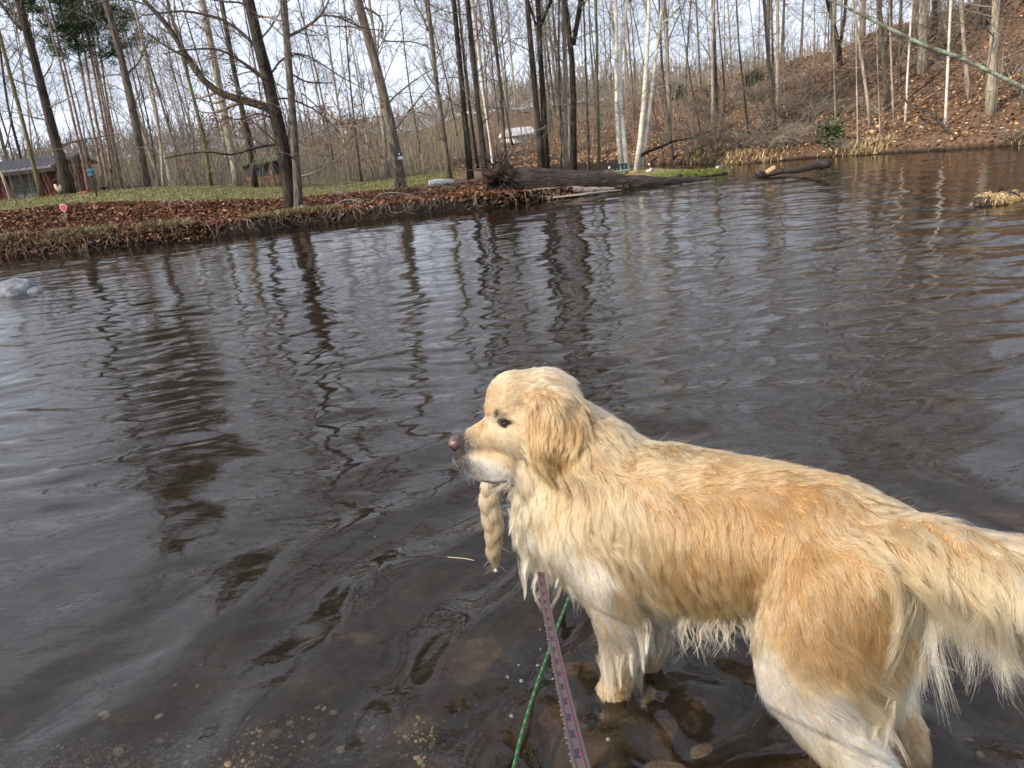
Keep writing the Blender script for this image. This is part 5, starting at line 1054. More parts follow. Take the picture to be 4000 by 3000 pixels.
def bale(u0, u1, v, y, h, label, name='straw_bale', cat='straw bale'):
    a_, b_ = gp_(u0, v, y), gp_(u1, v, y); w = b_[0]-a_[0]; c = (a_+b_)/2; root = empty(name, tuple(c)); tag(root, label, cat, 'straw bales by the birches')
    mb = MB(); mb.box(c+[0, 0, h/2], (w, .22, h), bevel=.03); mb.build('bale', straw_m, root)
    r = np.random.default_rng(int(u0)); n = 500; q = c+np.c_[r.uniform(-.52, .52, n)*w, r.uniform(-.13, .13, n), r.uniform(0, 1.02, n)*h]; d = r.normal(size=(n, 3)); d /= np.linalg.norm(d, axis=1, keepdims=True); S = perp(d, r)*.0035
    mb = MB(); mb.add(np.stack([q-S, q+S, q+d*.06], 1).reshape(-1, 3), None, np.arange(n*3).reshape(-1, 3), np.repeat(palette(r, n, [(.5, .36, .18), (.36, .22, .1)], [1, 1]), 3, 0)); o = mb.build('loose_straw', blade_m, root); o['kind'] = 'stuff'
    return root
bale(2457, 2492, 684, 20.4, .11, 'square straw bale at the foot of the leaning birch right of the chair')
bale(2382, 2415, 686, 20.4, .10, 'clump of upright straw left of the green chair, behind the log')
# white ornament on the spit
yo = 20.6; p = gp_(2538, 676, yo); root = empty('garden_statue', tuple(p)); tag(root, 'small white garden figure with red chest and blue back on the dry grass', 'statue'); k = 1.0
wh = bpy.data.materials['white_paint']
mb = MB(); mb.ball(p+[-.02, 0, .05], (.085, .06, .055), 16, 10); mb.build('base', mat_plain('cream_paint', (.72, .68, .52), .5), root)
mb = MB(); mb.tubes(resample([p+[.02, 0, .09], p+[.015, 0, .16], p+[.0, 0, .20]], 6), np.array([.03, .03, .028, .022, .02, .015]), 10); mb.build('body', mat_plain('red_paint', (.45, .09, .07), .5), root)
mb = MB(); mb.ball(p+[.06, .0, .07], (.05, .04, .04), 12, 8); mb.build('wing', mat_plain('dark_blue_paint', (.05, .07, .12), .5), root)
mb = MB(); mb.ball(p+[-.005, 0, .23], (.025, .024, .03), 12, 8); mb.build('head', wh, root)
mb = MB(); mb.ball(p+[.035, -.02, .10], (.035, .02, .03), 12, 8); mb.build('apron', wh, root)
p = gp_(2381, 668, 21.2); root = empty('garden_light', tuple(p)); tag(root, 'small white globe on a thin stake left of the chair', 'garden light'); zt_ = at_y(2381, 655, 21.2)[2]
mb = MB(); mb.tubes([p-[0, 0, .05], [p[0], p[1], zt_]], [.009, .009], 6); mb.build('stake', shed_dark, root); mb = MB(); mb.ball([p[0], p[1], zt_], (.03, .03, .042), 14, 10); mb.build('globe', wh, root)
p = gp_(1177, 745, 27.0); root = empty('garden_light', tuple(p)); tag(root, 'small white globe on a dark stake right of the double oak on the lawn', 'garden light'); zt_ = at_y(1176, 695, 27)[2]
mb = MB(); mb.tubes([p-[0, 0, .05], [p[0], p[1], zt_]], [.02, .02], 6); mb.build('stake', shed_dark, root); mb = MB(); mb.ball([p[0], p[1], zt_], .045, 14, 10); mb.build('globe', wh, root)
# goose
p = gp_(2812, 668, 19.25); root = empty('goose', tuple(p)); tag(root, 'goose with black neck and pale breast standing on the tip of the spit', 'goose')
gbr = mat_plain('goose_brown', (.12, .095, .075), .8); gbl = mat_plain('goose_black', (.012, .011, .010), .6); gwh = mat_plain('goose_white', (.72, .68, .60), .8)
hx = np.array([-.95, -.2, 0]); hx /= np.linalg.norm(hx); u3 = UPV = np.array([0, 0, 1.0]); k = .72
mb = MB(); pts = [p-hx*.22*k+u3*.17*k, p-hx*.12*k+u3*.18*k, p+u3*.19*k, p+hx*.1*k+u3*.22*k, p+hx*.15*k+u3*.28*k, p+hx*.15*k+u3*.36*k]; mb.tubes(resample(pts, 14), np.interp(np.linspace(0, 1, 14), [0, .2, .45, .65, .8, 1], [.015, .07, .10, .085, .045, .026])*k, 14); mb.build('body', gbr, root)
mb = MB(); mb.ball(p+hx*.10*k+u3*.20*k, (.07*k, .085*k, .085*k), 14, 10); mb.build('breast', gwh, root)
mb = MB(); mb.tubes(resample([p+hx*.15*k+u3*.30*k, p+hx*.155*k+u3*.38*k, p+hx*.17*k+u3*.45*k, p+hx*.21*k+u3*.475*k, p+hx*.26*k+u3*.465*k], 12), np.interp(np.linspace(0, 1, 12), [0, .4, .7, .8, 1], [.038, .022, .025, .028, .010])*k, 10); mb.build('neck', gbl, root)
for sy in (-1, 1): mb = MB(); q = p+np.array([0, sy*.035, 0]); mb.tubes([q, q+u3*.12*k], [.008, .008], 6); mb.tubes([q, q+hx*.05*k+u3*.004], [.012, .016], 6, flat=.3); mb.build('leg', gbl, root)
# dead leaves and twig on the water, bubbles
tw = mat_plain('pale_twig', (.50, .42, .30), .7)
mb = MB(); P = resample([at_z(1702, 2171, .012), at_z(1760, 2177, .013), at_z(1800, 2180, .013), at_z(1845, 2186, .014), at_z(1852, 2190, .013)], 12); mb.tubes(P, np.linspace(.0015, .001, 12), 6); tag(mb.build('twig', tw), 'thin pale twig floating left of the hanging braid', 'twig')
bub_m, N, L, b = new_mat('bubble'); b.inputs['Base Color'].default_value = (.9, .92, .95, 1); b.inputs['Transmission Weight'].default_value = .85; b.inputs['Roughness'].default_value = .03; b.inputs['IOR'].default_value = 1.2; b.inputs['Specular IOR Level'].default_value = .8
BB = [(1465, 2095, .005), (1510, 2020, .004), (1567, 2021, .003), (2130, 2442, .004), (2110, 2458, .004), (1984, 2645, .006), (2036, 2658, .008), (2100, 2598, .006), (2026, 2598, .005), (1998, 2796, .008), (2375, 2888, .008), (1757, 2038, .004), (2600, 2560, .006), (1980, 2640, .004), (2112, 2535, .004), (2160, 2650, .005), (1182, 2896, .004)]
hb_ = MB().ball((0, 0, 0), 1, 14, 8).mesh('bubble'); hb_.materials.append(bub_m)
LB = ['tiny bubble far left of the hanging braid, the lower right one of three', 'tiny bubble left of the dog face, upper of the three', 'faintest tiny bubble of the three left of the dog face', 'bubble between the leash and the rope, near the chest', 'second bubble near the chest beside the leash', 'bubble left of the green rope, upper of the close pair', 'largest bubble left of the green rope', 'bubble touching the gap between rope and leash', 'bubble just above the close pair left of the rope', 'large round bubble lower left of the green rope', 'large round bubble right of the leash under the dog', 'single tiny bubble under the dog chin', 'bubble beside the far front leg', 'smallest bubble beside the close pair', 'bubble above the crossing of rope and leash', 'bubble right of the close pair, next to the rope', 'lone bubble over the gravel in the lower left']
for (u, v, s_), lb in zip(BB, LB):
    o = bpy.data.objects.new('bubble', hb_); COL.objects.link(o); o.location = at_z(u, v, .0015); o.scale = (s_*.62, s_*.62, s_*.42); tag(o, lb, 'bubble', 'bubbles on the water')
# ================================================================== the dog
DH = np.array([-.8, .6, 0]); DN = np.array([.6, .8, 0]); DP = np.array([.196, 1.54, 0])      # body axis, away axis, origin on the water
HH = np.array([-.985, .17, 0]); HH /= np.linalg.norm(HH); HN = np.array([.17, .985, 0]); HN /= np.linalg.norm(HN); HC = np.array([.03, 1.66, 0])
UP = np.array([0, 0, 1.0])
def B(a, b, z): return DP+DH*a+DN*(b-.5*max(0, -.15-a)**2)+UP*z     # the back half curves slightly towards the camera side
def Hd(f, l, z): return HC+HH*f+HN*l+UP*z
def make_dog_body():
    els = []     # (centre, (r along fwd, r lateral, r up), frame rows)
    FB = np.stack([DH, DN, UP]); FH = np.stack([HH, HN, UP])
    def el(c, r, fr): els.append((np.asarray(c), np.asarray(r, float), fr))
    def chain(pts, fr, rs, step=.25):      # pts world, rs list of 3-radii
        pts = [np.asarray(p, float) for p in pts]; rs = [np.broadcast_to(np.asarray(r, float), (3,)) for r in rs]
        for (p, q, r, s) in zip(pts[:-1], pts[1:], rs[:-1], rs[1:]):
            n = max(2, int(np.linalg.norm(q-p)/(min(r.min(), s.min())*step))+1)
            for t in np.linspace(0, 1, n): el(p*(1-t)+q*t, r*(1-t)+s*t, fr)
    # trunk: (a, z centre, half width, half height)
    st = [(.185, .405, .085, .12), (.09, .415, .12, .165), (-.02, .43, .135, .19), (-.14, .438, .14, .190), (-.28, .455, .14, .172), (-.40, .484, .122, .15), (-.50, .50, .125, .14), (-.585, .502, .11, .122)]
    chain([B(a, 0, z) for a, z, w, h in st], FB, [(.07, w, h) for a, z, w, h in st], .35)
    # neck
    chain([B(-.04, 0, .50), B(.03, 0, .56), B(.10, 0, .605), B(.17, 0, .645), B(.205, 0, .675)], FB, [(.13, .115, .12), (.12, .105, .11), (.105, .095, .10), (.09, .082, .09), (.08, .075, .08)])
    chain([B(.16, 0, .50), B(.20, 0, .58)], FB, [(.08, .08, .11), (.06, .065, .09)])
    # front legs
    for sgn, da in ((-1, -.012), (1, -.035)):
        b = .085*sgn+(.01 if sgn > 0 else 0)
        chain([B(.04+da, b*.95, .42), B(-.02+da, b*1.12, .34), B(-.04+da, b*1.05, .26), B(-.035+da, b*.92, .17), B(-.022+da, b*.82, .085), B(-.01+da, b*.75, .03), B(.01+da, b*.75, -.03)], FB,
              [(.095, .065, .09), (.085, .06, .075), (.068, .052, .065), (.048, .042, .045), (.040, .038, .036), (.036, .036, .03), (.044, .038, .028)])
    # hind legs
    for sgn, da in ((-1, -.035), (1, -.03)):
        b = .085*sgn-(.03 if sgn > 0 else 0)
        chain([B(-.52+da*.3, b*.9, .44), B(-.49+da*.5, b*1.2, .36), B(-.46+da*.7, b*1.35, .27), B(-.52+da, b*1.35, .20), B(-.60+da, b*1.3, .14), B(-.615+da, b*1.3, .10), B(-.60+da, b*1.3, .04), B(-.575+da, b*1.3, -.03)], FB,
              [(.12, .075, .13), (.12, .07, .11), (.088, .06, .075), (.058, .048, .055), (.040, .034, .04), (.036, .032, .035), (.033, .032, .03), (.045, .038, .028)])
    # tail
    chain([B(-.57, 0, .555), B(-.66, 0, .575), B(-.78, .03, .575), B(-.92, .08, .57), B(-1.06, .16, .565), B(-1.18, .22, .55)], FB, [(.07, .055, .055), (.06, .05, .06), (.06, .05, .07), (.055, .045, .065), (.045, .035, .05), (.02, .02, .02)], .4)
    # head
    chain([Hd(.025, 0, .703), Hd(-.045, 0, .697)], FH, [(.072, .066, .068), (.078, .07, .072)])
    for l in (-1, 1):
        el(Hd(.062, l*.034, .692), (.036, .03, .03), FH)         # brow
        chain([Hd(.075, l*.022, .632), Hd(-.005, l*.05, .625)], FH, [(.04, .04, .045), (.06, .038, .055)])   # cheek
        chain([Hd(.173, l*.014, .558), Hd(.13, l*.025, .55), Hd(.085, l*.032, .545), Hd(.04, l*.038, .555)], FH, [(.022, .020, .027), (.03, .022, .040), (.035, .022, .045), (.04, .024, .045)], .5)  # flews
    chain([Hd(.165, 0, .592), Hd(.135, 0, .599), Hd(.09, 0, .615), Hd(.05, 0, .635)], FH, [(.024, .026, .026), (.035, .033, .038), (.045, .042, .045), (.05, .055, .055)])
    chain([Hd(.155, 0, .545), Hd(.10, 0, .53), Hd(.03, 0, .545), Hd(-.04, 0, .58)], FH, [(.022, .026, .022), (.035, .034, .028), (.05, .05, .045), (.06, .06, .06)])  # lower jaw / throat
    for l in (-1, 1):
        E_ = .098 if l < 0 else .09
        if l < 0: chain([Hd(-.055, l*(E_-.03), .735), Hd(-.08, l*(E_-.022), .73)], FH, [(.04, .02, .022), (.05, .02, .025)], .9)   # where the ear joins
    mb = MB()
    for c, r, fr in els: mb.ball(c, r, 16, 10, rot=fr.T)
    me = mb.mesh('dog_raw')
    ob = bpy.data.objects.new('dog_raw', me); COL.objects.link(ob)
    md = ob.modifiers.new('r', 'REMESH'); md.mode = 'VOXEL'; md.voxel_size = .0062
    sm = ob.modifiers.new('s', 'SMOOTH'); sm.factor = .5; sm.iterations = 5
    dg = bpy.context.evaluated_depsgraph_get()
    ev = ob.evaluated_get(dg); out = bpy.data.meshes.new_from_object(ev)
    bpy.data.objects.remove(ob, do_unlink=True)
    out.name = 'golden_retriever'
    for p in out.polygons: p.use_smooth = True
    return out

body_me = make_dog_body()
# --- grooming field: control points in body coords (a, b, z), direction, length, tone (0 cream .. 1 gold), lift, clump
GC = []
def g(p, d, ln, tone, lift=.25, clump=.5, mirror=True):
    GC.append((B(*p), DH*d[0]+DN*d[1]+UP*d[2], ln, tone, lift, clump))
    if mirror and abs(p[1]) > .01: GC.append((B(p[0], -p[1], p[2]), DH*d[0]-DN*d[1]+UP*d[2], ln, tone, lift, clump))
def gh(p, d, ln, tone, lift=.25, clump=.4, mirror=True):
    GC.append((Hd(*p), HH*d[0]+HN*d[1]+UP*d[2], ln, tone, lift, clump))
    if mirror and abs(p[1]) > .005: GC.append((Hd(p[0], -p[1], p[2]), HH*d[0]-HN*d[1]+UP*d[2], ln, tone, lift, clump))
g((-.02, 0, .64), (-1, 0, -.25), .05, .45); g((-.14, 0, .63), (-1, -.25, -.2), .045, .5); g((-.28, 0, .61), (-1, -.25, -.1), .038, .7)
g((-.42, 0, .63), (-1, -.2, -.1), .035, .75); g((-.55, 0, .63), (-1, -.3, -.15), .045, .6, .35, .7); g((-.63, 0, .61), (-.9, -.3, -.3), .055, .55, .4, .8)
g((.02, -.13, .56), (-.6, 0, -.8), .065, .65, .3, .7); g((-.04, -.14, .48), (-.5, 0, -.9), .07, .6, .25, .7); g((-.12, -.15, .54), (-.45, 0, -.9), .06, .6, .25, .6)
g((-.20, -.14, .50), (-.3, 0, -1), .05, .72); g((-.30, -.14, .5), (-.25, 0, -1), .04, .78); g((-.26, -.14, .40), (-.3, 0, -1), .055, .66); g((-.15, -.14, .40), (-.25, 0, -1), .065, .6)
g((-.22, -.12, .31), (-.35, 0, -1), .065, .3, .2, .55); g((-.33, -.12, .33), (-.3, 0, -1), .05, .3, .2, .5); g((-.1, -.13, .32), (-.2, 0, -1), .06, .25, .2, .5)
g((-.15, 0, .27), (-.15, 0, -1), .07, .1, .2, .4); g((-.3, 0, .31), (-.15, 0, -1), .06, .08, .2, .4)
g((-.40, -.12, .46), (-.35, 0, -1), .035, .85, .15, .4); g((-.40, -.11, .38), (-.3, 0, -1), .035, .4, .15, .4); g((-.50, -.14, .48), (-.45, 0, -.9), .038, .8, .15, .4)
g((-.52, -.15, .40), (-.4, 0, -.95), .038, .85, .15, .4); g((-.58, -.13, .44), (-.5, 0, -.9), .05, .8, .2, .5)
g((-.44, -.15, .32), (-.35, 0, -1), .03, .12, .12, .35); g((-.52, -.15, .31), (-.6, 0, -.85), .07, .1, .2, .45); g((-.54, -.15, .26), (-.9, 0, -.6), .09, .05, .25, .5); g((-.43, -.14, .25), (-.5, 0, -.9), .028, -.08, .12, .35)
g((-.60, -.12, .34), (-.7, 0, -.75), .085, .22, .3, .6); g((-.64, -.08, .40), (-.6, 0, -.8), .09, .2, .3, .6); g((-.57, -.13, .24), (-.8, 0, -.7), .06, .08, .25, .55)
g((-.50, -.14, .20), (-.6, 0, -.8), .028, .35, .1, .3); g((-.60, -.12, .13), (-.4, 0, -1), .018, .3, .1, .3); g((-.59, -.12, 0), (-.2, 0, -1), .01, .3, .1, .2)
g((.20, -.05, .50), (.1, -.1, -1), .085, .3, .3, .75); g((.23, 0, .44), (.15, 0, -1), .08, .2, .3, .85); g((.17, -.08, .40), (0, 0, -1), .085, .2, .3, .8); g((.17, -.03, .30), (-.2, 0, -1), .075, .12, .3, .5)
g((.06, -.12, .42), (-.35, 0, -1), .06, .2, .2, .6); g((.10, -.11, .50), (-.3, 0, -1), .075, .55, .25, .75); g((.12, -.10, .57), (-.4, 0, -.9), .055, .7, .2, .7)
g((0, -.14, .38), (-.25, 0, -1), .034, -.03, .15, .4); g((-.02, -.14, .31), (-.2, 0, -1), .032, -.02, .15, .45); g((.0, -.14, .345), (-.2, 0, -1), .034, -.03, .15, .4); g((.05, -.12, .33), (.1, 0, -1), .035, .0, .25, .4)
g((-.02, -.13, .24), (-.15, 0, -1), .032, .05, .2, .5); g((-.03, -.13, .14), (-.25, 0, -1), .028, .1, .2, .6); g((-.10, -.11, .22), (-.45, 0, -1), .085, .15, .35, .8); g((-.075, -.11, .14), (-.4, 0, -1), .075, .2, .35, .85)
g((-.02, -.11, .04), (-.15, 0, -1), .018, .3, .15, .6)
g((-.68, -.03, .62), (-.7, -.3, -.55), .07, .5, .35, .7); g((-.80, .0, .63), (-.7, -.3, -.6), .085, .35, .35, .6); g((-.70, -.02, .52), (-.55, -.15, -.9), .12, .15, .25, .5)
g((-.78, .02, .51), (-.6, -.15, -.9), .15, .08, .25, .5); g((-.90, .06, .51), (-.6, -.1, -.9), .16, .08, .25, .5); g((-1.05, .13, .52), (-.8, 0, -.8), .14, .1, .2, .5); g((-.92, .06, .62), (-.7, -.2, -.6), .10, .3, .3, .5)
# head
gh((.03, 0, .775), (-1, 0, .15), .012, .6, .3, .2); gh((.09, 0, .73), (-.4, 0, 1), .010, .6, .25, .2); gh((-.05, 0, .77), (-1, -.2, 0), .022, .3, .35, .4)
gh((-.12, 0, .74), (-1, 0, -.5), .04, .3, .3, .5); gh((-.13, -.05, .70), (-.8, 0, -.7), .05, .45, .3, .6); gh((.15, 0, .63), (-1, 0, .35), .004, .5, .1, .1)
gh((.15, -.03, .60), (-.9, 0, -.1), .007, .2, .1, .1); gh((.175, -.03, .57), (-.5, 0, -.9), .006, -.35, .1, .1); gh((.14, -.045, .55), (-.45, 0, -.9), .008, -.4, .12, .15); gh((.09, -.05, .53), (-.5, 0, -.85), .010, -.35, .12, .2)
gh((.10, -.045, .62), (-.7, 0, -.5), .006, .75, .1, .1); gh((.06, -.055, .64), (-.4, 0, -.9), .009, -.3, .1, .1); gh((.06, -.055, .70), (-.8, 0, .3), .009, .35, .15, .1)
gh((.01, -.065, .73), (-1, 0, .1), .012, .5, .2, .2); gh((0, -.07, .67), (-1, 0, -.3), .014, .5, .15, .2); gh((.03, -.065, .61), (-.8, 0, -.5), .014, .3, .12, .15); gh((.02, -.06, .57), (-.8, 0, -.5), .018, .4, .15, .2)
gh((-.02, -.065, .62), (-.8, 0, -.5), .018, .4, .2, .3); gh((-.01, -.05, .54), (-.6, 0, -.9), .04, .35, .2, .5); gh((.05, 0, .50), (-.5, 0, -.8), .03, .15, .2, .4)
gh((-.05, -.075, .745), (-.45, 0, -1), .022, .25, .3, .45); gh((-.10, -.09, .735), (-.6, 0, -.8), .026, .3, .35, .5)
gh((-.03, -.10, .70), (-.05, 0, -1), .022, .6, .15, .4); gh((-.08, -.10, .69), (-.15, 0, -1), .035, .55, .25, .6); gh((-.12, -.10, .68), (-.3, 0, -1), .045, .65, .35, .75)
gh((-.08, -.10, .64), (-.1, 0, -1), .035, .75, .2, .6); gh((-.04, -.10, .63), (.1, 0, -1), .025, .7, .12, .4); gh((-.06, -.095, .60), (-.05, 0, -1), .035, .6, .15, .6)
GP = np.array([x[0] for x in GC]); GD = np.array([x[1] for x in GC]); GD /= np.linalg.norm(GD, axis=1, keepdims=True)
GS = np.array([x[2:6] for x in GC])
def groom(P, sig=.038):
    outd = np.zeros((len(P), 3)); outs = np.zeros((len(P), 4))
    for i in range(0, len(P), 20000):
        d2 = ((P[i:i+20000, None, :]-GP[None])**2).sum(2)
        m = d2.min(1, keepdims=True)
        w = np.exp(-(d2-m)/(sig**2)/1.0)
        w /= w.sum(1, keepdims=True); outd[i:i+20000] = w@GD; outs[i:i+20000] = w@GS
    return outd, outs

def sample_surface(me, n, seed, keep=None):
    me.calc_loop_triangles()
    nv = len(me.vertices); co = np.empty(nv*3, np.float32); me.vertices.foreach_get('co', co); co = co.reshape(-1, 3).astype(float)
    nt_ = len(me.loop_triangles); tv = np.empty(nt_*3, np.int32); me.loop_triangles.foreach_get('vertices', tv); tv = tv.reshape(-1, 3)
    no = np.empty(nv*3, np.float32); me.vertices.foreach_get('normal', no); no = no.reshape(-1, 3).astype(float)
    a, b, c = co[tv[:, 0]], co[tv[:, 1]], co[tv[:, 2]]
    ar = np.linalg.norm(np.cross(b-a, c-a), axis=1)
    if keep is not None: ar = ar*keep((a+b+c)/3)
    rg = np.random.default_rng(seed)
    ti = rg.choice(nt_, n, p=ar/ar.sum()); u = np.sqrt(rg.random(n)); v = rg.random(n)
    w = np.stack([1-u, u*(1-v), u*v], 1)[:, :, None]
    P = a[ti]*w[:, 0]+b[ti]*w[:, 1]+c[ti]*w[:, 2]
    Nn = no[tv[ti, 0]]*w[:, 0]+no[tv[ti, 1]]*w[:, 1]+no[tv[ti, 2]]*w[:, 2]
    Nn /= np.linalg.norm(Nn, axis=1, keepdims=True)+1e-9
    return P, Nn

def body_coords(P): Q = P-DP; return Q@DH, Q@DN, P[:, 2]
def head_coords(P): Q = P-HC; return Q@HH, Q@HN, P[:, 2]
EYE = Hd(.047, -.052, .668)
def is_bald(P):
    f, l, z = head_coords(P)
    nose = (f > .158) & (z > .568) & (z < .63) & (np.abs(l) < .03)
    e = P-EYE; eye = (e@HH/.020)**2+(e@UP/.0085)**2+(e@HN/.03)**2 < 1
    e2 = P-Hd(.047, .052, .668); eye2 = (e2@HH/.020)**2+(e2@UP/.0085)**2+(e2@HN/.03)**2 < 1
    return nose | eye | eye2
def dens(P):
    f, l, z = head_coords(P); a, b, z2 = body_coords(P)
    k = np.where((f > -.05) & (z > .5) & (f < .25), 3.6, 1.0)       # denser on the face
    k = np.where((b > .05) & (f < -.05), k*.45, k)                   # far flank
    k = np.where(z < -.005, .05, k)
    k = np.where((np.abs(l) > .045) & (((f+.078)/.052)**2+((z-.665)/.075)**2 < 1), .04, k)
    return k*(~is_bald(P))

KP = 9
def strands(P, Nn, seed, bvh, noise_amt=1.0):
    """guide curves: integrate the groom direction over the body"""
    d, s = groom(P); ln = s[:, 0]; lift = s[:, 2]
    rg = np.random.default_rng(seed)
    # coherent swirls, stronger where the coat is long
    sw = np.stack([snoise(P, 26, 1), snoise(P, 26, 7), snoise(P, 26, 13)], 1)*.5+np.stack([snoise(P, 70, 3), snoise(P, 70, 9), snoise(P, 70, 15)], 1)*.35
    longf = np.clip((ln-.012)/.04, 0, 1)[:, None]
    d = d+sw*longf*.75*noise_amt+rg.normal(size=d.shape)*.10*longf
    ln = ln*(1+.25*rg.normal(size=len(ln))).clip(.5, 1.6)
    d = d-Nn*(d*Nn).sum(1, keepdims=True)
    d /= np.linalg.norm(d, axis=1, keepdims=True)+1e-9
    a_, b_, z_ = body_coords(P)
    und = (Nn[:, 2] < -.15) & (z_ > .18) & (a_ < .35)                       # wet wisps under the belly and the chest
    ln = np.where(und & (rg.random(len(P)) < .22), ln*rg.uniform(1.1, 1.8, len(P)), ln)
    pts = np.zeros((len(P), KP, 3)); pts[:, 0] = P
    step = ln/(KP-1); cur = P.copy(); dirn = d+Nn*lift[:, None]*1.0
    wph = snoise(P, 38, 11)*3.2+snoise(P, 14, 5)*4+rg.uniform(0, 1.2, len(P)); side = np.cross(d, Nn)
    for k in range(1, KP):
        t = k/(KP-1)
        dd = dirn-Nn*(lift*t*1.1)[:, None]+np.array([0, 0, -1.0])*(.35*t*longf)+side*(np.sin(wph+t*6.5)*.5*longf[:, 0])[:, None]
        dd /= np.linalg.norm(dd, axis=1, keepdims=True)
        cur = cur+dd*step[:, None]
        pts[:, k] = cur
    if bvh is not None:
        for i in range(len(P)):
            off = 0.0
            for k in range(1, KP):
                hit = bvh.find_nearest(Vector(pts[i, k]))
                if hit[0] is None: continue
                v = Vector(pts[i, k])-hit[0]
                sd = v.dot(hit[1]); want = .004+.006*k/KP if ln[i] > .02 else .0015
                if sd < want and v.length < .05:
                    mv = np.array(hit[1])*(want-sd); pts[i, k:] += mv*np.linspace(1, 1, KP-k)[:, None]
    return pts, ln, s

def near_guides(P, G, k=3):
    kd = KDTree(len(G))
    for i, p in enumerate(G): kd.insert(p, i)
    kd.balance()
    return kd

EAR_OUT = [(-.030, .752), (-.014, .725), (-.008, .69), (-.009, .655), (-.012, .62), (-.018, .595), (-.030, .575), (-.050, .572), (-.075, .585), (-.100, .603), (-.122, .625), (-.142, .655), (-.152, .69), (-.145, .718), (-.12, .738), (-.085, .750), (-.055, .754)]
def make_ear(sgn):
    _b = bmesh.new(); _b.from_mesh(body_me); bv = BVHTree.FromBMesh(_b); _b.free(); cache = {}
    def skin(f, z):
        k = (round(f, 3), round(z, 3))
        if k not in cache:
            h_ = bv.ray_cast(Vector(Hd(f, sgn*.4, z)), Vector(-HN*sgn)); cache[k] = abs(float((np.array(h_[0])-HC)@HN)) if h_[0] is not None else .05
        return cache[k]
    o = np.array(EAR_OUT); o = np.r_[o, o[:1]]; n = 56; t = np.linspace(0, len(o)-1, n+1)[:-1]; E = np.stack([np.interp(t, np.arange(len(o)), o[:, i]) for i in (0, 1)], 1)
    for _ in range(2): E = (np.roll(E, 1, 0)+E*2+np.roll(E, -1, 0))/4
    c = np.array([-.075, .672]); mb = MB(); V = []; rings = np.linspace(0, 1, 15)[1:]
    def L1(f, z): return np.mean([min(max(skin(f+a_, z+b_), .06), .125) for a_ in (-.02, 0, .02) for b_ in (-.02, 0, .02)])+.018-.012*np.clip((z-.735)/.03, 0, 1)+.003*math.sin(f*95+z*40)
    def L0(f, z): return np.array([L1(a_, b_) for a_, b_ in zip(np.atleast_1d(f), np.atleast_1d(z))])
    for side, th in ((1, .010), (-1, .004)):
        for r_ in rings:
            q = c+(E-c)*r_; b_ = th*math.sqrt(max(0, 1-r_**2))
            V.append(np.stack([q[:, 0], q[:, 1], L0(q[:, 0], q[:, 1])+side*b_], 1))
    V = np.concatenate(V); cz = np.array([[c[0], c[1], L0(*c)[0]+.010], [c[0], c[1], L0(*c)[0]-.004]]); V = np.r_[V, cz]
    if sgn > 0: V = V+np.array([.045, -.07, -.012])
    W = HC+V[:, :1]*HH+sgn*V[:, 2:3]*HN+V[:, 1:2]*UP; R_ = len(rings); Q = []; T_ = []
    for s_ in range(2):
        for i in range(R_-1):
            for j in range(n):
                a = (s_*R_+i)*n+j; b_ = (s_*R_+i)*n+(j+1) % n; q = [a, b_, b_+n, a+n]; Q.append(q if (s_ == 0) == (sgn < 0) else q[::-1])
        for j in range(n): tr_ = [2*R_*n+s_, s_*R_*n+(j+1) % n, s_*R_*n+j]; T_.append(tr_ if (s_ == 0) == (sgn < 0) else tr_[::-1])
    for j in range(n): q = [(R_-1)*n+j, (R_-1)*n+(j+1) % n, (2*R_-1)*n+(j+1) % n, (2*R_-1)*n+j]; Q.append(q if sgn < 0 else q[::-1])
    mb.add(W, Q, T_); return mb.mesh('ear')
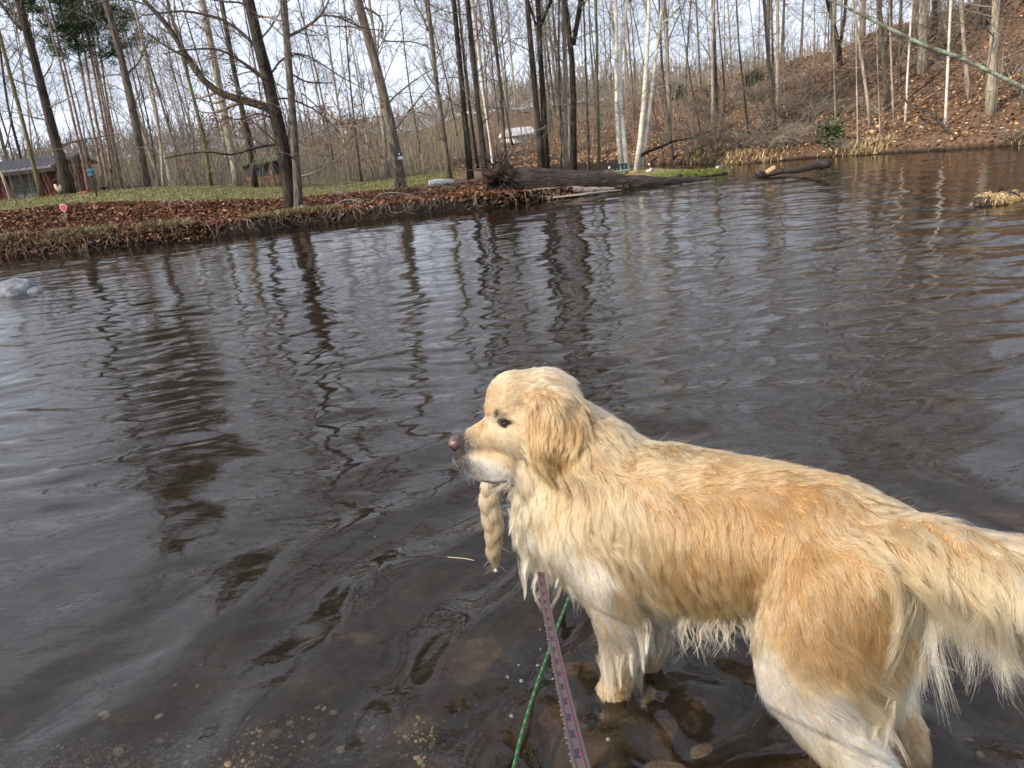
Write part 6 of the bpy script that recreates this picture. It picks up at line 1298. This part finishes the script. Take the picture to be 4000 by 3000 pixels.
def build_fur(body_me=None, NG=8500, NC=260000, dens=None, lscale=1.0):
    bm = bmesh.new(); bm.from_mesh(body_me); bmesh.ops.recalc_face_normals(bm, faces=bm.faces); bm.to_mesh(body_me); bvh = BVHTree.FromBMesh(bm); bm.free()
    gp, gn = sample_surface(body_me, NG, 11, lambda P: dens(P)*1.0)
    gpts, gln, gs = strands(gp, gn, 3, bvh)
    rg = np.random.default_rng(8)
    gtone = gs[:, 1]+.10*((gs[:, 0] > .02) & (gs[:, 1] > .35))-.14*((gs[:, 0] > .015) & (gs[:, 1] < .22))+rg.normal(size=NG)*.14+snoise(gp, 22, 4)*.12
    gbri = 1+rg.normal(size=NG)*.13-np.abs(snoise(gp, 60, 8))*.08
    cp, cn = sample_surface(body_me, NC, 12, dens)
    # nearest 3 guides via a coarse grid (vectorised brute force in blocks sorted by position)
    idx = np.zeros((NC, 3), int); dist = np.zeros((NC, 3))
    gkey = gp+gn*.012; ckey = cp+cn*.012
    order = np.argsort((np.floor(ckey[:, 0]/.06)*1000+np.floor(ckey[:, 1]/.06)*100+np.floor(ckey[:, 2]/.06)).astype(int), kind='stable')
    for i in range(0, NC, 1500):
        o = order[i:i+1500]; q = ckey[o]; lo = q.min(0)-.05; hi = q.max(0)+.05
        sel = np.where(((gkey > lo) & (gkey < hi)).all(1))[0]
        if len(sel) < 8: sel = np.arange(NG)
        d2 = ((q[:, None]-gkey[sel][None])**2).sum(2)
        kk = np.argpartition(d2, 3, axis=1)[:, :3]; dk = np.take_along_axis(d2, kk, 1); so = np.argsort(dk, 1)
        idx[o] = sel[np.take_along_axis(kk, so, 1)]; dist[o] = np.sqrt(np.take_along_axis(dk, so, 1))
    w = 1/(dist+.002)**2; w /= w.sum(1, keepdims=True)
    disp = gpts-gpts[:, :1]
    D = (disp[idx]*w[:, :, None, None]).sum(1)                       # (NC,KP,3)
    t = np.linspace(0, 1, KP)[None, :, None]
    lf = rg.uniform(.72, 1.08, NC)[:, None, None]
    C_ = cp[:, None, :]+D*lf
    near = gpts[idx[:, 0]]
    cl = (gs[idx[:, 0], 3]*rg.uniform(.45, 1.1, NC)).clip(0, .95)[:, None, None]
    tgt = cp[:, None, :]*0+near[:, :1]+disp[idx[:, 0]]*lf
    C_ = C_+(tgt-C_)*cl*np.clip(t*1.35, 0, 1)**1.1
    ln = np.linalg.norm(D[:, -1], axis=1)
    fz = np.clip(ln/.05, .08, 1)[:, None, None]
    C_ += rg.normal(size=(NC, 1, 3))*.0022*t*fz+rg.normal(size=(NC, KP, 3))*.0005*fz*t
    fly = rg.random(NC) < .01                                        # fly-away hairs
    C_[fly] += (rg.normal(size=(fly.sum(), 1, 3))*.010+cn[fly][:, None]*.006)*(t**1.5)*fz[fly]
    tone = (gtone[idx]*w).sum(1)+rg.normal(size=NC)*.09
    bri = (gbri[idx]*w).sum(1)*rg.uniform(.86, 1.1, NC)
    return cp, cn, C_, tone, bri, ln, gp, gpts, gs

def tone_colour(P, tone, bri, skin=False):
    cream = np.array([.63, .475, .285]); gold = np.array([.40, .235, .10]); white = np.array([.78, .73, .64])
    tt = tone[:, None]
    c = np.where(tt < 0, cream+(white-cream)*np.clip(-tt*8, 0, 1), cream+(gold-cream)*np.clip(tt, 0, 1.15))
    f, l, z = head_coords(P)
    # dark skin showing: lips, round the nose, the eye rim and eyebrow flecks
    e = P-EYE; rim = ((e@HH+.002)/.022)**2+((e@UP+(e@HH)*.15-.001)/.0095)**2
    darkk = np.clip(1.35-rim, 0, 1)*(l < 0)*(f < .1)*(f > .0)
    brow = np.clip(1-(((f-.068)/.006)**2+((z-.690)/.012)**2), 0, 1)*(l < 0)*.4
    nz_ = np.clip(1.6-np.sqrt(((f-.178)/.030)**2+((z-.588)/.034)**2), 0, 1)*.93
    lip = np.clip(1.5-np.abs(z-np.interp(f, [.03, .046, .07, .11, .14], [.535, .524, .510, .497, .492]))/.006, 0, 1)*(f > .034)*(f < .14)*.9
    chin = np.clip(1.3-np.sqrt(((f-.175)/.035)**2+((z-.548)/.03)**2), 0, 1)*.75
    r = np.zeros(len(P)) if skin else np.random.default_rng(4).random(len(P))
    dk = np.clip(darkk+brow*(r < .5)+nz_*(r < .75)+lip+chin*(r < .6), 0, 1)[:, None]
    muz = (np.clip(1.2-(((f-.14)/.04)**2+((z-.61)/.03)**2), 0, 1)*(r < .4)+np.clip(1.3-(((f-.145)/.045)**2+((z-.54)/.035)**2), 0, 1)*(r < .35))*.9   # dark guard hairs on the muzzle
    dk = np.clip(dk+muz[:, None]*.7, 0, 1)
    c = c*(1-dk)+np.array([.035, .026, .024])*dk
    return np.clip(c*bri[:, None], .005, .93)

nv_ = len(body_me.vertices); vc = np.empty(nv_*3, np.float32); body_me.vertices.foreach_get('co', vc); vc = vc.reshape(-1, 3).astype(float)
_, gs_ = groom(vc); vcol = tone_colour(vc, gs_[:, 1], np.full(nv_, .8), True)
ca_ = body_me.color_attributes.new('col', 'FLOAT_COLOR', 'POINT'); ca_.data.foreach_set('color', np.concatenate([vcol, np.ones((nv_, 1))], 1).astype(np.float32).ravel())
dog_m = mat_vcol('dog_skin', .75, .15, 120)
dog = link('golden_retriever', body_me, dog_m)
tag(dog, 'cream and gold long haired dog standing in the shallow river looking left', 'dog')

hair_m = bpy.data.materials.new('dog_fur'); hair_m.use_nodes = True
N = hair_m.node_tree.nodes; L = hair_m.node_tree.links; N.clear()
o_ = N.new('ShaderNodeOutputMaterial'); hb = N.new('ShaderNodeBsdfHairPrincipled'); hb.parametrization = 'COLOR'
at = N.new('ShaderNodeAttribute'); at.attribute_name = 'fur_col'
hi = N.new('ShaderNodeHairInfo'); rr_ = N.new('ShaderNodeMapRange'); rr_.inputs['To Min'].default_value = .5; rr_.inputs['To Max'].default_value = 1.04  # darker undercoat at the roots, deepened to paint shade between locks
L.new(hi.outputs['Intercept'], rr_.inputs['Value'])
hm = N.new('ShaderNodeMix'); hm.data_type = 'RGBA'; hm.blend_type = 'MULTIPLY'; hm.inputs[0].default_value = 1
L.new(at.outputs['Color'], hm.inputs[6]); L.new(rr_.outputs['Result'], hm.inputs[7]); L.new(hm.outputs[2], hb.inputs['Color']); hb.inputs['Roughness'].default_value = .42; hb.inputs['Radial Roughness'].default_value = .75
hb.inputs['Random Roughness'].default_value = .15
try: hb.inputs['Coat'].default_value = .0
except Exception: pass
L.new(hb.outputs[0], o_.inputs['Surface'])

def hair_object(name, C_, col, r0, r1, mat, parent):
    n, K = C_.shape[:2]
    hc = bpy.data.hair_curves.new(name); hc.add_curves([K]*n)
    pos = hc.attributes.get('position') or hc.attributes.new('position', 'FLOAT_VECTOR', 'POINT')
    pos.data.foreach_set('vector', C_.astype(np.float32).ravel())
    ra = hc.attributes.get('radius') or hc.attributes.new('radius', 'FLOAT', 'POINT')
    t = np.linspace(0, 1, K)[None]; rr = (np.broadcast_to(np.asarray(r0), (n,))[:, None]*(1-t**1.6)+r1*t**1.6)
    ra.data.foreach_set('value', rr.astype(np.float32).ravel())
    ca = hc.attributes.new('fur_col', 'FLOAT_COLOR', 'CURVE')
    ca.data.foreach_set('color', np.concatenate([col, np.ones((n, 1))], 1).astype(np.float32).ravel())
    hc.materials.append(mat)
    ob = bpy.data.objects.new(name, hc); COL.objects.link(ob)
    if parent: ob.parent = parent
    ob['kind'] = 'stuff'
    return ob
cp, cn, C_, tone, bri, ln, gp, gpts, gs = build_fur(body_me, dens=dens)
rr0 = np.clip(.00018+ln*.003, .0002, .00031)
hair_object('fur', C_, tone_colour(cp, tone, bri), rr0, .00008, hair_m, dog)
for sgn in (-1, 1):
    em_ = make_ear(sgn); nv_ = len(em_.vertices)
    cp, cn, C_, tone, bri, ln, gp, gpts, gs = build_fur(em_, 700, 17000 if sgn < 0 else 5000, dens=lambda P: np.ones(len(P)))
    ca_ = em_.color_attributes.new('col', 'FLOAT_COLOR', 'POINT'); ca_.data.foreach_set('color', np.tile(np.array([.40, .25, .12, 1], np.float32), nv_))
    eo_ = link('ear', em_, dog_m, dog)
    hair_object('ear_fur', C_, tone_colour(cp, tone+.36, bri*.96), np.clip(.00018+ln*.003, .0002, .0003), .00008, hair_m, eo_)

# --- face parts
_bm = bmesh.new(); _bm.from_mesh(body_me); dog_bvh = BVHTree.FromBMesh(_bm); _bm.free()
FHm = np.stack([HH, HN, UP]).T
def on_skin(p, off=0.0):
    h = dog_bvh.find_nearest(Vector(p)); return np.array(h[0])+np.array(h[1])*off
mn = MB()
nose_c = Hd(.181, 0, .597)
_v0 = MB().ball((0, 0, 0), (.019, .0215, .0175), 28, 18)
v = _v0.v[0].copy(); NSC = 1.22
xx, yy, zz = v.T
low = np.clip(-zz/.0175, 0, 1); v[:, 1] *= 1-.45*low**1.3; v[:, 0] *= 1-.15*low                     # narrows to the philtrum
for sy in (-1, 1):                                                                            # nostrils pressed in
    d = ((v-np.array([.0125, sy*.0125, -.004]))/np.array([.009, .0055, .0045]))**2; d = d.sum(1)
    v[:, 0] -= np.clip(1-d, 0, 1)*.008; v[:, 1] -= sy*np.clip(1-d, 0, 1)*.004
v = np.sign(v)*np.array([.019, .0215, .0175])*(np.abs(v)/np.array([.019, .0215, .0175]))**.82*.93
ncol = np.tile(np.array([.095, .050, .036]), (len(v), 1)); ncol[(xx > .006) & (zz > -.004)] = (.155, .082, .058)
for sy in (-1, 1):
    d = ((v-np.array([.010, sy*.0135, -.003]))/np.array([.009, .008, .0058]))**2; ncol[d.sum(1) < 1] = (.012, .008, .008)
ncol[(xx < -.002)] = (.05, .03, .03)
mn.add((v*NSC)@FHm.T+nose_c, _v0.q[0], _v0.t[0], ncol)
nose_m = mat_vcol('nose_skin', .38, .25, 900, spec=.5)
mn.build('nose', nose_m, dog)
em = new_mat('eye_wet'); em[3].inputs['Base Color'].default_value = (.018, .009, .006, 1); em[3].inputs['Roughness'].default_value = .06; em[3].inputs['Specular IOR Level'].default_value = .6
lid_m = mat_plain('lid_skin', (.03, .02, .018), .45)
for sgn in (-1, 1):
    c = Hd(.047, .0475*sgn, .668); sk = on_skin(Hd(.047, .07*sgn, .668)); cc = sk-HN*sgn*.0075
    eo = MB().ball(cc, (.0105, .0100, .0085), 20, 14, rot=FHm).build('eye', em[0], dog)
    lid = MB()
    for up_ in (1, -1):
        pts = []
        for t in np.linspace(-1, 1, 11):
            q = cc+HH*(t*.0135)+UP*(up_*(.0062 if up_ > 0 else .0052)*(1-t*t)-.0012*t)+HN*sgn*(.0098-.0065*t*t)
            pts.append(q)
        lid.tubes(np.array(pts), np.array([.0013+.0011*(1-t*t) for t in np.linspace(-1, 1, 11)]), 8)
    lid.build('eyelid', lid_m, eo)
lp = []
for f_, z_ in ((.128, .4935), (.11, .496), (.09, .502), (.07, .509), (.055, .516), (.046, .524), (.04, .534)):
    lp.append(on_skin(Hd(f_, -.06, z_), .0008))
MB().tubes(resample(lp, 14), np.linspace(.0026, .0056, 14)*np.r_[np.ones(12), .7, .3], 8).build('lip', lid_m, dog)
# whiskers, lashes, brow hairs
rg = np.random.default_rng(21); W = []; WC = []
for i in range(26):
    p = on_skin(Hd(rg.uniform(.11, .175), -.06, rg.uniform(.52, .57)) if i < 20 else Hd(rg.uniform(.12, .17), .05, rg.uniform(.52, .57)))
    d = HH*rg.uniform(-.3, .5)+HN*(-rg.uniform(.15, .6))-UP*rg.uniform(.3, 1.0); d /= np.linalg.norm(d); ln_ = rg.uniform(.010, .032)
    W.append([p+d*ln_*t+UP*(-.25*ln_*t*t)-HH*.25*ln_*t*t for t in np.linspace(0, 1, KP)]); WC.append((.85, .83, .78))
for i in range(8):
    p = on_skin(Hd(rg.uniform(.085, .105), rg.uniform(-.03, .0), rg.uniform(.69, .73))); d = HH*1+UP*rg.uniform(-.2, .5); d /= np.linalg.norm(d); ln_ = rg.uniform(.02, .045)
    W.append([p+d*ln_*t-UP*.3*ln_*t*t for t in np.linspace(0, 1, KP)]); WC.append((.8, .75, .65))
hair_object('whisker', np.array(W), np.array(WC), .00016, .00006, hair_m, dog)
W = []; WC = []
for i in range(90):
    t = rg.uniform(-1, 1); p = on_skin(Hd(.050+t*.013, -.07, .668+.007*(1-t*t)+rg.uniform(0, .003)), .002); d = HH*rg.uniform(-.2, .6)+UP*rg.uniform(-.6, .5)-HN*rg.uniform(.2, .8); d /= np.linalg.norm(d); ln_ = rg.uniform(.004, .010)
    W.append([p+d*ln_*q for q in np.linspace(0, 1, KP)]); WC.append((.03, .02, .015))
for i in range(60):
    p = on_skin(Hd(rg.normal(.066, .004), -.07, rg.normal(.692, .006)), .001); d = -HH*.5+UP*rg.uniform(.3, 1)-HN*.3; d /= np.linalg.norm(d); ln_ = rg.uniform(.006, .011)
    W.append([p+d*ln_*q for q in np.linspace(0, 1, KP)]); WC.append((.05, .035, .025))
hair_object('eyelash', np.array(W), np.array(WC), .00028, .00012, hair_m, dog)

# wet locks hanging below the chest, the belly and behind the front leg
def lock(u0, v0, u1, v1, n, w0=.012, w1=.0015, ln_j=.15, bow=.0, tone=.1, r=rg):
    for dv in (0, 30, 60, 90, 130, 180):
        h_ = dog_bvh.ray_cast(Vector(_C), Vector(ray(u0, v0-dv)))
        if h_[0] is not None: break
    if h_[0] is None: return [], []
    dist_ = h_[3]
    p0 = _C+ray(u0, v0)*dist_; p1 = _C+ray(u1, v1)*(dist_*1.0)
    d = p1-p0; d[:] = d; L_ = np.linalg.norm(d); sd = np.cross(d/L_, ray(u0, v0)); out = []; cc = []
    t = np.linspace(0, 1, KP)
    mid = bow*L_
    for i in range(n):
        a = r.normal(size=3)*w0; e = r.normal(size=3)*w1; k = 1-abs(r.normal())*ln_j
        q = p0+a+np.outer(t*k, d)+np.outer(t**.8, e-a)+np.outer(np.sin(t*math.pi*1.0)*mid+np.sin(t*7+u0)*.0018, sd); out.append(q)
        cc.append((np.array([.63, .475, .285])*(1-tone)+np.array([.40, .235, .10])*tone)*r.uniform(.75, 1.08))
    return out, cc
LK = [(2035, 2130, 2050, 2262, 40, .1), (2050, 2180, 2048, 2345, 34, .0), (2085, 2220, 2078, 2300, 40, .1), (2100, 2240, 2112, 2396, 16, -.12), (2110, 2230, 2090, 2352, 16, .2), (2140, 2230, 2135, 2345, 30, -.1), (2165, 2210, 2172, 2300, 20, .1), (2005, 2050, 2012, 2140, 24, .15), (1990, 1990, 1992, 2090, 20, .1),
      (2345, 2560, 2375, 2748, 30, .05), (2380, 2560, 2402, 2750, 30, -.05), (2420, 2540, 2420, 2700, 40, .0), (2450, 2500, 2470, 2650, 36, .05), (2470, 2440, 2510, 2630, 34, .1), (2500, 2400, 2530, 2560, 30, .1)]
for i in range(80):
    x = 2540+i*5.8+rg.uniform(-8, 8); LK.append((x, 2425+rg.uniform(-15, 15), x+rg.uniform(-25, 60), 2500+rg.uniform(-10, 75)*(1 if i % 3 else 1.4), int(rg.integers(2, 8)), rg.uniform(-.3, .3)))
HS2 = []; HC2 = []
for (a, b_, c, d, n, bw) in LK:
    o1, o2 = lock(a, b_, c, d, n, bow=bw, w0=.010 if n > 20 else .0035); HS2 += o1; HC2 += o2
hair_object('wet_locks', np.array(HS2), np.array(HC2), .0003, .00014, hair_m, dog)
# ================================================================== leash, rope, toy
def strip(mb, P, w, side, thick=.0016, cols=None):
    pass
web, N, L, b = new_mat('leash_webbing')
# flat print: two dark red stripes on pale pink, repeating small blue and red figures; uses the ribbon's own UVs
uvn = N.new('ShaderNodeUVMap'); uvn.uv_map = 'UVMap'; spx = N.new('ShaderNodeSeparateXYZ'); L.new(uvn.outputs['UV'], spx.inputs[0])
def mth(op, a, b_=None, c_=None):
    n_ = N.new('ShaderNodeMath'); n_.operation = op
    for i, q in enumerate((a, b_, c_)):
        if q is None: continue
        if isinstance(q, (int, float)): n_.inputs[i].default_value = q
        else: L.new(q, n_.inputs[i])
    return n_.outputs[0]
U_, V_ = spx.outputs['X'], spx.outputs['Y']      # U across 0..1, V along in repeats
au = mth('ABSOLUTE', mth('SUBTRACT', U_, .5))
stripe = mth('MULTIPLY', mth('GREATER_THAN', au, .24), mth('LESS_THAN', au, .315))
fr = mth('FRACT', V_)
def boxm(u0, u1, v0, v1):
    return mth('MULTIPLY', mth('MULTIPLY', mth('GREATER_THAN', U_, u0), mth('LESS_THAN', U_, u1)), mth('MULTIPLY', mth('GREATER_THAN', fr, v0), mth('LESS_THAN', fr, v1)))
sh_ = mth('MULTIPLY', mth('SUBTRACT', fr, .35), .55)           # lean the figure
blue = mth('MAXIMUM', mth('MAXIMUM', boxm(.30, .52, .12, .56), boxm(.24, .60, .46, .56)), mth('MAXIMUM', boxm(.34, .66, .12, .20), boxm(.42, .62, .22, .34)))
du = mth('DIVIDE', mth('SUBTRACT', U_, .60), .14); dv = mth('DIVIDE', mth('SUBTRACT', fr, .34), .14)
red = mth('LESS_THAN', mth('ADD', mth('MULTIPLY', du, du), mth('MULTIPLY', dv, dv)), 1)
def mixc2(f, a, b_):
    m_ = N.new('ShaderNodeMix'); m_.data_type = 'RGBA'; L.new(f, m_.inputs[0])
    for i, q in ((6, a), (7, b_)):
        if isinstance(q, tuple): m_.inputs[i].default_value = (*q, 1)
        else: L.new(q, m_.inputs[i])
    return m_.outputs[2]
c_ = mixc2(stripe, (.115, .074, .077), (.045, .007, .017)); c_ = mixc2(red, c_, (.25, .035, .03)); c_ = mixc2(blue, c_, (.014, .02, .06))
L.new(c_, b.inputs['Base Color']); b.inputs['Roughness'].default_value = .75
wv_ = N.new('ShaderNodeTexWave'); wv_.inputs['Scale'].default_value = 40; L.new(uvn.outputs['UV'], wv_.inputs['Vector']); bump(N, L, b, wv_.outputs['Fac'], .3, .0006)
# ribbon centre line: from the throat harness down to the hand holding it, out of the frame
pix = [(2112, 2235, 1.72), (2125, 2320, 1.58), (2150, 2450, 1.34), (2185, 2620, 1.10), (2225, 2800, .90), (2262, 2960, .76), (2285, 3040, .72)]
Pc = []
for u, v, dd in pix: d = ray(u, v); Pc.append(_C+d*dd/np.dot(d, _f)*1.0)
Pc = resample(Pc, 60)
w_pix = [30, 34, 40, 50, 58, 66, 72]
dist = (Pc-_C)@_f
wid = .0172
n = len(Pc); V = []; UVs = []
for i in range(n):
    T_ = Pc[min(i+1, n-1)]-Pc[max(i-1, 0)]; T_ /= np.linalg.norm(T_); view = Pc[i]-_C; view /= np.linalg.norm(view)
    S_ = np.cross(T_, view); S_ /= np.linalg.norm(S_); tilt = .25; Nn_ = np.cross(S_, T_); S2 = S_*math.cos(tilt)+Nn_*math.sin(tilt); V.append((Pc[i], S2, np.cross(S2, T_)))
al = np.r_[0, np.cumsum(np.linalg.norm(np.diff(Pc, axis=0), axis=1))]
bm = bmesh.new(); uvl = bm.loops.layers.uv.new('UVMap'); rows = []
for i, (c, S2, N2) in enumerate(V):
    jag = .0006*math.sin(i*2.7)+.0004*math.sin(i*5.1)
    rows.append([bm.verts.new(c-S2*(wid/2+jag)+N2*.0007), bm.verts.new(c+S2*(wid/2)+N2*.0007), bm.verts.new(c+S2*wid/2-N2*.0007), bm.verts.new(c-S2*(wid/2+jag)-N2*.0007)])
for i in range(n-1):
    for j in range(4):
        a, b_ = rows[i][j], rows[i][(j+1) % 4]; c, d = rows[i+1][(j+1) % 4], rows[i+1][j]
        f = bm.faces.new((a, b_, c, d)); us = [0, 1, 1, 0]
        for lp_, uu, vv_ in zip(f.loops, (us[j], us[(j+1) % 4], us[(j+1) % 4], us[j]), (al[i], al[i], al[i+1], al[i+1])): lp_[uvl].uv = (uu, vv_/.062)
me = bpy.data.meshes.new('leash'); bm.to_mesh(me); bm.free()
root = empty('leash', tuple(Pc[0])); tag(root, 'pink webbing leash with dark red stripes and small blue and red figures, wet', 'leash')
link('webbing', me, web, root)
# frayed edge threads and water drops
r = np.random.default_rng(2); mb = MB(); q = []
for i in range(150):
    k = r.integers(2, n-2); c, S2, N2 = V[k]; b0 = c-S2*(wid/2); d = -S2*r.uniform(.3, 1)+(Pc[k+1]-Pc[k-1])/np.linalg.norm(Pc[k+1]-Pc[k-1])*r.normal(); d /= np.linalg.norm(d); l = r.uniform(.0008, .0026); q.append([b0, b0+d*l*.5, b0+d*l])
mb.tubes(np.array(q), np.full((len(q), 3), .00022), 3); mb.build('fray', mat_plain('pale_thread', (.55, .48, .50), .8), root)
# green rope with black flecks: real strands wound round a core
pix = [(2225, 2330, 1.95), (2185, 2430, 1.86), (2150, 2530, 1.80), (2110, 2640, 1.72), (2070, 2760, 1.62), (2035, 2880, 1.54), (2010, 2985, 1.47), (1990, 3090, 1.40)]
Pr = []
for u, v, dd in pix:
    p = at_z(u, v, .012); Pr.append(p)
Pr = resample(Pr, 400); n = len(Pr); al = np.r_[0, np.cumsum(np.linalg.norm(np.diff(Pr, axis=0), axis=1))]
T_ = np.gradient(Pr, axis=0); T_ /= np.linalg.norm(T_, axis=1, keepdims=True); S_ = np.cross(T_, [0, 0, 1.0]); S_ /= np.linalg.norm(S_, axis=1, keepdims=True); Nn_ = np.cross(S_, T_)
root = empty('rope', tuple(Pr[0])); tag(root, 'green braided rope with black and orange flecks in the water', 'rope')
gm_, N, L, b = new_mat('rope_green'); b.inputs['Base Color'].default_value = (.012, .16, .065, 1); b.inputs['Roughness'].default_value = .6
km_ = mat_plain('rope_black', (.012, .02, .015), .7); om_ = mat_plain('rope_orange', (.42, .14, .07), .7)
for k in range(8):
    ph = k/8*6.283*1; a = (1 if k % 2 else -1)*al/.030*6.283+ph
    rr2 = .0027+.0004*np.sin(a*2); P = Pr+S_*(np.cos(a)*rr2)[:, None]+Nn_*(np.sin(a)*rr2)[:, None]
    mb = MB(); mb.tubes(P, np.full(n, .0016), 5); mb.build('strand', gm_ if k not in (2, 5) else (km_ if k == 2 else om_), root)
mb = MB(); mb.tubes(Pr, np.full(n, .0024), 8); mb.build('core', gm_, root)
# braided furry toy hanging from the mouth
c0 = Hd(.104, -.018, .512); c1 = Hd(.118, -.02, .44); c2 = Hd(.112, -.02, .37); c3 = Hd(.122, -.02, .30); c4 = Hd(.122, -.02, .262)
Pt = resample([c0, c1, c2, c3, c4], 80); n = len(Pt); t = np.linspace(0, 1, n); rw = np.interp(t, [0, .1, .35, .5, .62, .85, .97, 1], [.022, .026, .027, .028, .025, .020, .010, .003])
root = empty('braided_toy', tuple(c0)); tag(root, 'wet cream braided furry toy hanging from the dog mouth', 'dog toy')
toy_m = mat_plain('toy_plush', (.46, .33, .20), .85)
T_ = np.gradient(Pt, axis=0); T_ /= np.linalg.norm(T_, axis=1, keepdims=True); S_ = np.cross(T_, HN); S_ /= np.linalg.norm(S_, axis=1, keepdims=True); Nn_ = np.cross(S_, T_)
r = np.random.default_rng(7); HS_ = []; HC_ = []
for k in range(3):                      # three strands plaited: each crosses the middle in turn
    ph = k*2*math.pi/3; a = t*2*math.pi*1.7+ph
    P = Pt+S_*(np.sin(a)*rw*.30)[:, None]+Nn_*(np.sin(2*a)*rw*.14)[:, None]
    mb = MB(); mb.tubes(P, rw*.58, 12); mb.build('strand', toy_m, root)
    Tk = np.gradient(P, axis=0); Tk /= np.linalg.norm(Tk, axis=1, keepdims=True)
    for j in range(3600):               # short wet fur lying along the strand
        i = r.integers(0, n-2); d = Tk[i]; A_ = perp(d[None], r)[0]; b0 = P[i]+A_*rw[i]*.60; l = r.uniform(.016, .036)*(1.1 if i < n-10 else .7)
        i1 = min(i+8, n-1); e = P[i1]+A_*rw[i1]*.66; dd = e-b0; dd = dd/(np.linalg.norm(dd)+1e-6)
        q = b0+np.outer(np.linspace(0, 1, KP)*l, dd)+np.outer(np.sin(np.linspace(0, 1, KP)*3)*.0012, A_); HS_.append(q)
        tn = i/n; HC_.append(np.array([.68, .53, .34])*(1-.25*tn)*r.uniform(.78, 1.1)*np.array([1, 1-.08*tn, 1-.2*tn]))
for j in range(26):                     # stray curls
    i = r.integers(10, n-1); A_ = perp(Tk[i][None], r)[0]; A_ = A_-HN*A_@HN*.5; b0 = Pt[i]+A_*rw[i]*.9; l = r.uniform(.012, .03); tt = np.linspace(0, 1, KP)
    HS_.append(b0+np.outer(tt*l, A_)+np.outer(tt**2*l*.7, Tk[i])); HC_.append(np.array([.62, .48, .3]))
for j in range(3):                     # frayed tip
    b0 = Pt[-3]; d = Tk[-1]+r.normal(size=3)*.16+HH*.15; d /= np.linalg.norm(d); tt = np.linspace(0, 1, KP); HS_.append(b0+np.outer(tt*r.uniform(.02, .04), d)+np.outer(tt**2*.012, HH)); HC_.append(np.array([.5, .35, .2]))
o = hair_object('plush_fur', np.array(HS_), np.array(HC_), .00045, .0002, hair_m, root); o.matrix_parent_inverse = Matrix.Translation(-Vector(root.location))
# second pale end under water behind the braid
p = at_z(1888, 2060, -.012); mb = MB(); mb.ball(p, (.028, .045, .022), 18, 12, rot=[[.8, .6, 0], [-.6, .8, 0], [0, 0, 1]]); mb.build('second_end', toy_m, root)
# collar band just visible in the coat under the throat

for o in COL.objects:                       # fine twigs nobody could count
    if o.parent is not None and o.name.split('.')[0] in ('twigs', 'branches', 'stems', 'fray'): o['kind'] = 'stuff'
